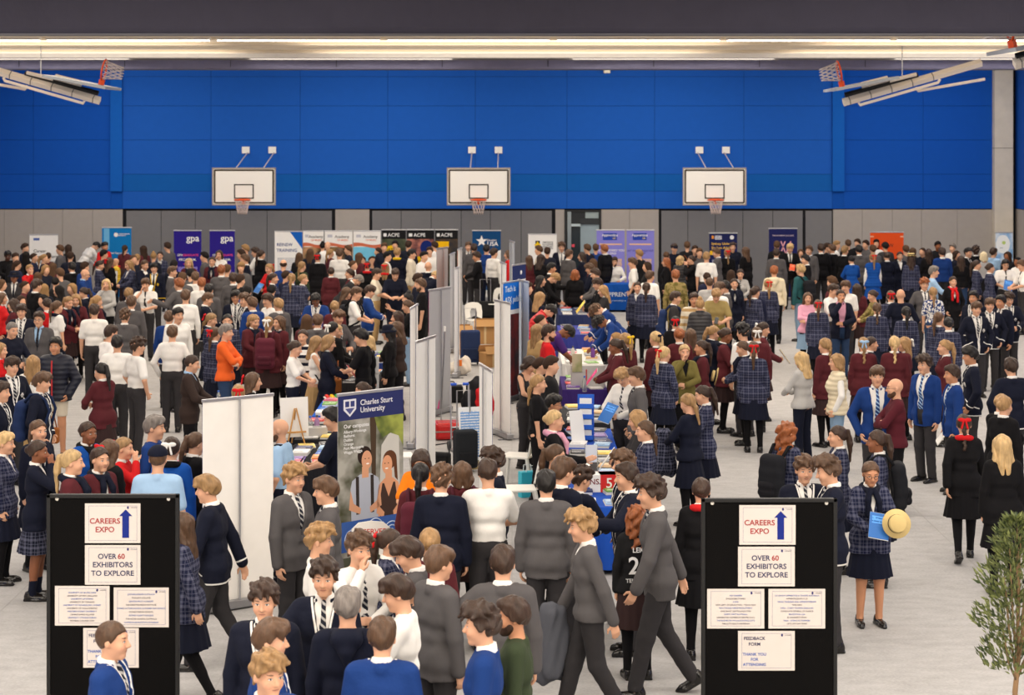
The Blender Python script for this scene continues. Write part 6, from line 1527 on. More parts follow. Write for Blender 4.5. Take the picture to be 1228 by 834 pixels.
# prize box with red panels
x, y = .98, 22.9; e = thing('prize_box', 'red and white printed box on the blue-clothed table', 'box', x, y - .02, TT, .1)
shape('carton', box(-.2, .22, -.12, .12, 0, .2, .004), mat('matte', (236, 234, 230)), e); shape('red_panel', box(.02, .221, -.122, .122, 0, .2), mat('plain', (206, 32, 32)), e); text('lettering', 'WINS.', .09, mat('plain', (120, 40, 40)), e, T(-.1, -.1225, .12)); text('lettering', '5', .16, mat('plain', (240, 236, 232)), e, T(.12, -.1245, .1)); shape('blue_tag', box(-.2, -.1, -.123, -.12, 0, .06), mat('plain', (40, 90, 190)), e)
for k, (px, py, lab, col) in enumerate(((701, 462, 'clear water bottle beside the grey box on the purple table', None), (687, 424, 'tall beige flask on the white-clothed table', (206, 200, 188)), (380, 512, 'tall lilac drinking bottle on the easel table', (170, 130, 170)), (372, 513, 'clear water bottle beside the lilac drinking bottle', None), (711, 424, 'small purple bottle by the leaning boys', (110, 60, 140)))):
    x, y = sit(px, py + 8); e = thing('bottle', lab, 'bottle', x, y, TT)
    v, f = lathe([(0, 0), (.036, 0), (.038, .01), (.038, .17), (.02, .21), (.016, .225)], 16); shape('flask', (v, f), mat('glass', (200, 215, 225)) if col is None else mat('plain', col), e, smooth=True); v, f = lathe([(.0175, .222), (.0175, .25), (0, .25)], 12); shape('cap', (v, f), mat('plain', (60, 100, 180) if col is None else (60, 58, 58)), e, smooth=True)
# grey box hung on the end of the purple table, leaflet holder, leaflet tower, sign stands
e = thing('document_box', 'pale grey document box on the purple-clothed table', 'box', 1.22, 32.0, TT, .05)
shape('carton', box(-.27, .27, -.06, .1, 0, .36, .006), mat('matte', (190, 188, 186)), e); shape('label_strip', box(-.04, -.02, -.0625, -.06, .12, .3), mat('plain', (190, 50, 50)), e)
shape('leaflet', box(-.26, -.1, -.075, -.064, .26, .55), mat('photo', (130, 140, 80), (190, 180, 150)), e)
x, y = 1.0, 27.0
e = thing('leaflet_tower', 'blue cardboard leaflet tower with white leaflets', 'display stand', .98, 26.5, TT, -.1)
shape('back_card', box(-.11, .11, .04, .05, 0, .62, .004), mat('plain', (24, 90, 200)), e)
for k in range(4): shape('pocket', box(-.1, .1, -.03, .04, .02 + k * .14, .08 + k * .14), mat('plain', (30, 96, 206)), e); shape('leaflet', box(-.08, .08, -.015, .02, .03 + k * .14, .15 + k * .14), mat('plain', (236, 236, 236)), e)
e = thing('leaflet_stand', 'white leaning card stand beside the leaflet tower', 'display stand', .88, 26.2, TT, .5)
shape('card', box(-.1, .1, -.004, .004, 0, .45), mat('plain', (226, 226, 228)), e, T(0, 0, 0, rx=-.2)); shape('prop', tube([(0, .08, .35), (0, .18, 0)], .006, 5), mat('plain', (150, 150, 150)), e)
e = thing('sign_stand', 'clear acrylic sign stand with a paper slip', 'display stand', .96, 24.1, TT)
for k in (-.08, .08): shape('upright', tube([(k, 0, 0), (k * .9, .02, .34)], .008, 6), mat('glass', (210, 220, 230)), e)
shape('slip', box(-.07, .07, .01, .014, .12, .33), mat('plain', (230, 236, 244)), e); shape('base', box(-.12, .12, -.05, .06, 0, .012, .003), mat('glass', (210, 220, 230)), e)
# easel with a white board, boxes on the left tables
x, y = sit(357, 534); e = thing('table_easel', 'small wooden easel holding a white card', 'easel', x - .02, y, TT, .4)
for a, b in (((-.12, 0, 0), (-.01, .03, .48)), ((.12, 0, 0), (.01, .03, .48)), ((0, .2, 0), (0, .04, .45))): shape('leg', tube([a, b], .011, 6), mat('plain', (196, 146, 84)), e)
shape('ledge', box(-.13, .13, -.03, .01, .16, .18), mat('plain', (196, 146, 84)), e); shape('card', box(-.19, .19, .052, .06, .10, .62), mat('plain', (236, 234, 230)), e, T(0, 0, 0, rx=-.08))
x, y = sit(362, 527); e = thing('tissue_box', 'low grey cardboard box beside the easel', 'box', x + .18, y + .25, TT, .2); shape('carton', box(-.13, .13, -.09, .09, 0, .13, .004), mat('matte', (190, 186, 182)), e); shape('opening', box(-.06, .06, -.04, .04, .13, .131), mat('plain', (60, 58, 56)), e)
x, y = sit(398, 505); e = thing('white_carton', 'white carton on the bright blue table', 'box', x, y, TT, .1); shape('carton', box(-.16, .16, -.1, .1, 0, .12, .004), mat('matte', (236, 232, 226)), e); shape('lid', box(-.165, .165, -.105, .105, .1, .14, .004), mat('matte', (240, 238, 232)), e)
x, y = sit(408, 478); e = thing('sweet_tray', 'tray of bright sweets on the bright blue table', 'tray', x - .05, y, TT, .2); shape('tray', box(-.2, .2, -.13, .13, 0, .02, .004), mat('plain', (240, 236, 230)), e)
for k in range(14): cc = [(230, 60, 50), (250, 200, 40), (60, 170, 80), (50, 110, 220), (240, 120, 40)][k % 5]; v, f = lathe([(0, 0), (.03, .006), (.034, .018), (.022, .032), (0, .036)], 8); shape('sweet', (v, f), mat('gloss', cc), e, T(-.15 + (k % 5) * .075, -.08 + (k // 5) * .08, .02), smooth=True)
# ---------------------------------------------------------------- chairs
def plastic_chair(label, x, y, rz):
    e = thing('plastic_chair', label, 'chair', x, y, 0, rz, 'white plastic stacking chairs'); Wm = mat('plain', (232, 230, 224))
    shape('seat', box(-.21, .21, -.22, .2, .42, .45, .012), Wm, e)
    n = 9; V, F = [], []                     # back with a hand hole: outer arch and inner hole, two skins
    out = [(-.2, .45), (-.215, .62), (-.2, .76), (-.13, .82), (0, .835), (.13, .82), (.2, .76), (.215, .62), (.2, .45)]; inn = [(-.075, .5), (-.085, .58), (-.08, .64), (-.05, .68), (0, .69), (.05, .68), (.08, .64), (.085, .58), (.075, .5)]
    for dy in (-.012, .012):
        for p in out + inn: V.append((p[0], .2 + (p[1] - .45) * .22 + dy, p[1]))
    for i in range(n - 1): F += [(i, i + 1, n + i + 1, n + i), (2 * n + i + 1, 2 * n + i, 3 * n + i, 3 * n + i + 1), (i + 1, i, 2 * n + i, 2 * n + i + 1), (n + i, n + i + 1, 3 * n + i + 1, 3 * n + i)]
    F += [(0, n, 3 * n, 2 * n), (n - 1, 3 * n - 1, 4 * n - 1, 2 * n - 1)]; shape('backrest', (V, F), Wm, e)
    for sx_ in (-1, 1):
        shape('leg', tube([(sx_ * .19, -.2, .43), (sx_ * .22, -.25, 0)], [.026, .018], 8), Wm, e); shape('leg', tube([(sx_ * .19, .18, .43), (sx_ * .22, .26, 0)], [.026, .018], 8), Wm, e)
    return e
for px, py, zt_, rz, lab in ((571, 364, .83, .3, 'white plastic chair with a hand hole beside the cardboard boxes'), (595, 346, .83, -.5, 'white plastic chair at the far end of the corridor'), (476, 512, .83, PI * .55, 'white plastic chair behind the navy and green university banner'), (622, 512, .83, -1.9, 'white plastic chair under the cream coat'), (623, 548, .83, -1.5, 'white plastic chair by the blond woman with the pink scarf'), (449, 632, .83, .2, 'white plastic chair with red print behind the curly boys')):
    x, y = unproj(px, py, zt_); e = plastic_chair(lab, x, y, rz)
    if 'cream coat' in lab:
        c = thing('coat', 'cream coat hung over a white plastic chair', 'coat', x, y, 0, rz)
        V, F = [], []; 
        for i in range(9):
            for j in range(7):
                u = -.22 + .44 * i / 8; t = j / 6; yy = .3 + .05 * math.sin(i * 1.3) * t if True else 0; V.append((u * (1 + .1 * t), .33 - .05 * (1 - t) + .025 * math.sin(i * 1.7) * t, .87 - t * .62))
        for i in range(8):
            for j in range(6): a = i * 7 + j; F.append((a, a + 7, a + 8, a + 1))
        nV = len(V); V += [(q[0], q[1] + .03, q[2]) for q in V]; F += [tuple(k + nV for k in reversed(q)) for q in F]
        shape('cloth', (V, F), mat('cloth', (222, 210, 186)), c, smooth=True); shape('collar', box(-.14, .14, .24, .36, .84, .885, .015), mat('cloth', (214, 200, 176)), c)
    if 'red print' in lab: text('lettering', 'RESERVED', .075, mat('plain', (200, 60, 50)), e, T(0, .22, .735))
# ---------------------------------------------------------------- luggage between the stalls
def floor_at(px, py): return unproj(px, py, 0)
x, y = floor_at(546, 526); e = thing('suitcase', 'red hard-shell suitcase lying on the floor', 'suitcase', x, y, 0, .15)
shape('shell', box(-.34, .34, -.23, .23, .01, .27, .05), mat('gloss', (190, 26, 26)), e, smooth=False); shape('band', box(-.345, .345, -.235, .235, .13, .15, .004), mat('metal', (170, 160, 150)), e); shape('handle', tube([(-.1, -.24, .2), (-.08, -.28, .2), (.08, -.28, .2), (.1, -.24, .2)], .012, 6), mat('plain', (40, 30, 30)), e)
def trolley(label, px, py, w_, h, c, rz=0, hh=.3):
    x, y = floor_at(px, py); e = thing('trolley_bag', label, 'trolley bag', x, y, 0, rz, 'luggage between the stalls')
    shape('bag_body', box(-w_ / 2, w_ / 2, -.13, .13, .06, h, .04), mat('cloth', c), e); shape('front_pocket', box(-w_ * .4, w_ * .4, -.17, -.12, .12, h * .5, .02), mat('cloth', tuple(int(v * .8) for v in c)), e)
    shape('pull_handle', tube([(-w_ * .3, .1, h - .02), (-w_ * .3, .1, h + hh), (w_ * .3, .1, h + hh), (w_ * .3, .1, h - .02)], .011, 6), mat('metal', (190, 190, 194)), e)
    for s_ in (-1, 1): v, f = lathe([(0, -.02), (.05, -.02), (.055, 0), (.05, .02), (0, .02)], 12); shape('wheel', (v, f), mat('plain', (30, 30, 32)), e, T(s_ * w_ * .4, .06, .055, ry=PI / 2))
trolley('navy trolley bag with an upright handle in the corridor', 564, 438, .4, .72, (40, 54, 90), .1, .45); trolley('black upright suitcase beside the white poster board', 558, 566, .32, .6, (34, 36, 40), .3, .55); trolley('black bag with a tall chrome handle by the far white chair', 582, 385, .45, .5, (32, 32, 34), 0, .55)
x, y = floor_at(540, 482); e = thing('equipment_bag', 'square black equipment bag on the corridor floor', 'bag', x, y, 0, .1); shape('bag_body', box(-.22, .22, -.2, .2, 0, .3, .03), mat('cloth', (26, 26, 28)), e); shape('handle', tube([(-.1, 0, .29), (-.06, 0, .36), (.06, 0, .36), (.1, 0, .29)], .013, 6), mat('plain', (20, 20, 22)), e)
x, y = floor_at(530, 560); e = thing('camera_bag', 'small black camera bag at the foot of the banners', 'bag', x, y, 0, -.3); shape('bag_body', box(-.12, .12, -.09, .09, 0, .2, .03), mat('cloth', (28, 28, 30)), e); shape('flap', box(-.125, .125, -.1, .02, .16, .215, .02), mat('cloth', (40, 40, 42)), e); shape('strap', tube([(-.12, 0, .18), (-.14, .05, .3), (.05, .09, .33), (.12, 0, .18)], .012, 6), mat('plain', (24, 24, 26)), e)
x, y = floor_at(552, 540); e = thing('hand_truck', 'folding chrome hand truck with blue grips', 'hand truck', x, y, 0, .25)
for s_ in (-1, 1): shape('rail', tube([(s_ * .14, 0, .05), (s_ * .14, .05, 1.0)], .013, 6), mat('metal', (200, 200, 204)), e); v, f = lathe([(0, -.02), (.07, -.02), (.075, 0), (.07, .02), (0, .02)], 14); shape('wheel', (v, f), mat('plain', (40, 40, 44)), e, T(s_ * .17, .02, .075, ry=PI / 2)); shape('grip', tube([(s_ * .05, .05, 1.0), (s_ * .14, .05, 1.0)], .022, 8), mat('plain', (30, 80, 190)), e)
shape('crossbar', tube([(-.14, .05, 1.0), (.14, .05, 1.0)], .012, 6), mat('metal', (200, 200, 204)), e); shape('toe_plate', box(-.17, .17, -.2, 0, .02, .035), mat('metal', (190, 190, 194)), e)
for z in (.2, .35, .5): shape('rung', tube([(-.14, .015, z), (.14, .015, z)], .01, 6), mat('metal', (190, 190, 194)), e)
x, y = floor_at(551, 450); e = thing('tote_bag', 'crumpled white tote bag with an orange tag', 'bag', x, y, 0, .3)
def fn_(F):
    F.ell((0, 0, .14), (.24, .16, .15), 0); F.ell((.12, .02, .25), (.12, .1, .12), .05); q = F.xyz(); F.D = (F.D + .02 * np.sin(q[0] * 30 + q[2] * 18) * np.sin(q[1] * 26)).astype(np.float32); F.D = np.maximum(F.D, .0 - q[2]).astype(np.float32)
put('bag_body', sdf_small('tote', .02, (-.35, -.3, -.05), (.35, .3, .45), fn_), mat('cloth', (224, 214, 200)), e); shape('tag', box(-.1, .0, -.19, -.17, .2, .32, .004), mat('plain', (236, 120, 30)), e)
def fn2(F):
    F.ell((0, 0, .22), (.24, .2, .24), 0); F.ell((.05, 0, .48), (.2, .17, .2), .08); F.ell((-.1, -.1, .3), (.14, .1, .18), .05); q = F.xyz(); F.D = (F.D + .02 * np.sin(q[0] * 24 + q[2] * 15) * np.sin(q[1] * 22 + 1)).astype(np.float32); F.D = np.maximum(F.D, -q[2]).astype(np.float32)
x, y = floor_at(570, 500); e = thing('coat_pile', 'heap of black and red coats on the corridor floor', 'coats', x, y, 0, .2); put('black_coat', sdf_small('coats', .02, (-.4, -.35, -.05), (.4, .35, .8), fn2), mat('cloth', (34, 33, 36)), e)
def fn3(F): F.ell((.12, -.2, .35), (.16, .08, .24), 0); F.ell((.2, -.12, .2), (.12, .12, .2), .04); q = F.xyz(); F.D = (F.D + .015 * np.sin(q[0] * 40 + q[2] * 25)).astype(np.float32); F.D = np.maximum(F.D, -q[2]).astype(np.float32)
put('red_coat', sdf_small('redcoat', .02, (-.2, -.4, -.05), (.45, .1, .7), fn3), mat('cloth', (200, 34, 40)), e)
for k, (px, py, w_, h, lab) in enumerate(((582, 412, .5, .42, 'open brown cardboard box in the corridor'), (556, 425, .34, .5, 'tall brown cardboard box behind the navy trolley bag'), (588, 440, .36, .3, 'low brown carton near the white banner back'))):
    x, y = floor_at(px, py); e = thing('cardboard_box', lab, 'box', x, y, 0, .2 * k); shape('carton', box(-w_ / 2, w_ / 2, -.18, .18, 0, h, .006), mat('matte', (176, 132, 84)), e)
    for s_ in (-1, 1): shape('flap', box(-w_ / 2, w_ / 2, -.09, .09, -.003, .003), mat('matte', (190, 146, 96)), e, T(0, s_ * .2, h + .06, rx=s_ * -1.0))
    shape('tape', box(-.025, .025, -.1815, -.18, 0, h), mat('plain', (206, 180, 136)), e)
e = thing('carrier_bag', 'turquoise paper carrier bag by the plastic chairs', 'bag', *floor_at(634, 596), 0, .4); shape('bag_body', box(-.13, .13, -.06, .06, 0, .34, .006), mat('plain', (60, 190, 214)), e)
for s_ in (-1, 1): shape('handle', tube([(-.06, s_ * .05, .33), (-.05, s_ * .05, .42), (.05, s_ * .05, .42), (.06, s_ * .05, .33)], .006, 5), mat('plain', (230, 230, 230)), e)

LANDMARKS = [(52, 300, 'the white careers banner'), (140, 295, 'the teal banner'), (225, 300, 'the wider violet banner'), (267, 300, 'the narrower violet banner'), (346, 300, 'the white training banner'), (440, 300, 'the pale blue faces banner'), (503, 300, 'the black college banners'), (583, 300, 'the white star banner'),
    (650, 305, 'the yellow cross banner'), (700, 300, 'the glazed door'), (767, 300, 'the lilac banners'), (867, 305, 'the yellow-lettered banner'), (939, 300, 'the pink W banner'), (1063, 300, 'the orange banner'), (1204, 310, 'the sky blue banner'), (743, 348, 'the bright blue table'), (685, 382, 'the indigo table'), (695, 412, 'the white-clothed table'),
    (694, 448, 'the purple table'), (706, 516, 'the leaflet tower'), (700, 585, 'the red prize box'), (526, 380, 'the grey banner back'), (612, 350, 'the blue technology sign'), (545, 515, 'the red suitcase'), (445, 550, 'the pictured students banner'), (285, 600, 'the plain white banner back'), (380, 500, 'the wooden easel'), (135, 690, 'the CAREERS EXPO board near the white back'), (925, 690, 'the CAREERS EXPO board near the olive tree'), (1205, 700, 'the olive tree'),
    (272, 430, 'the man in orange'), (130, 325, 'the woman in cream'), (72, 440, 'the man in the puffer jacket'), (820, 430, 'the woman in olive'), (1010, 450, 'the cream gilet'), (1073, 470, 'the bald bearded man')]
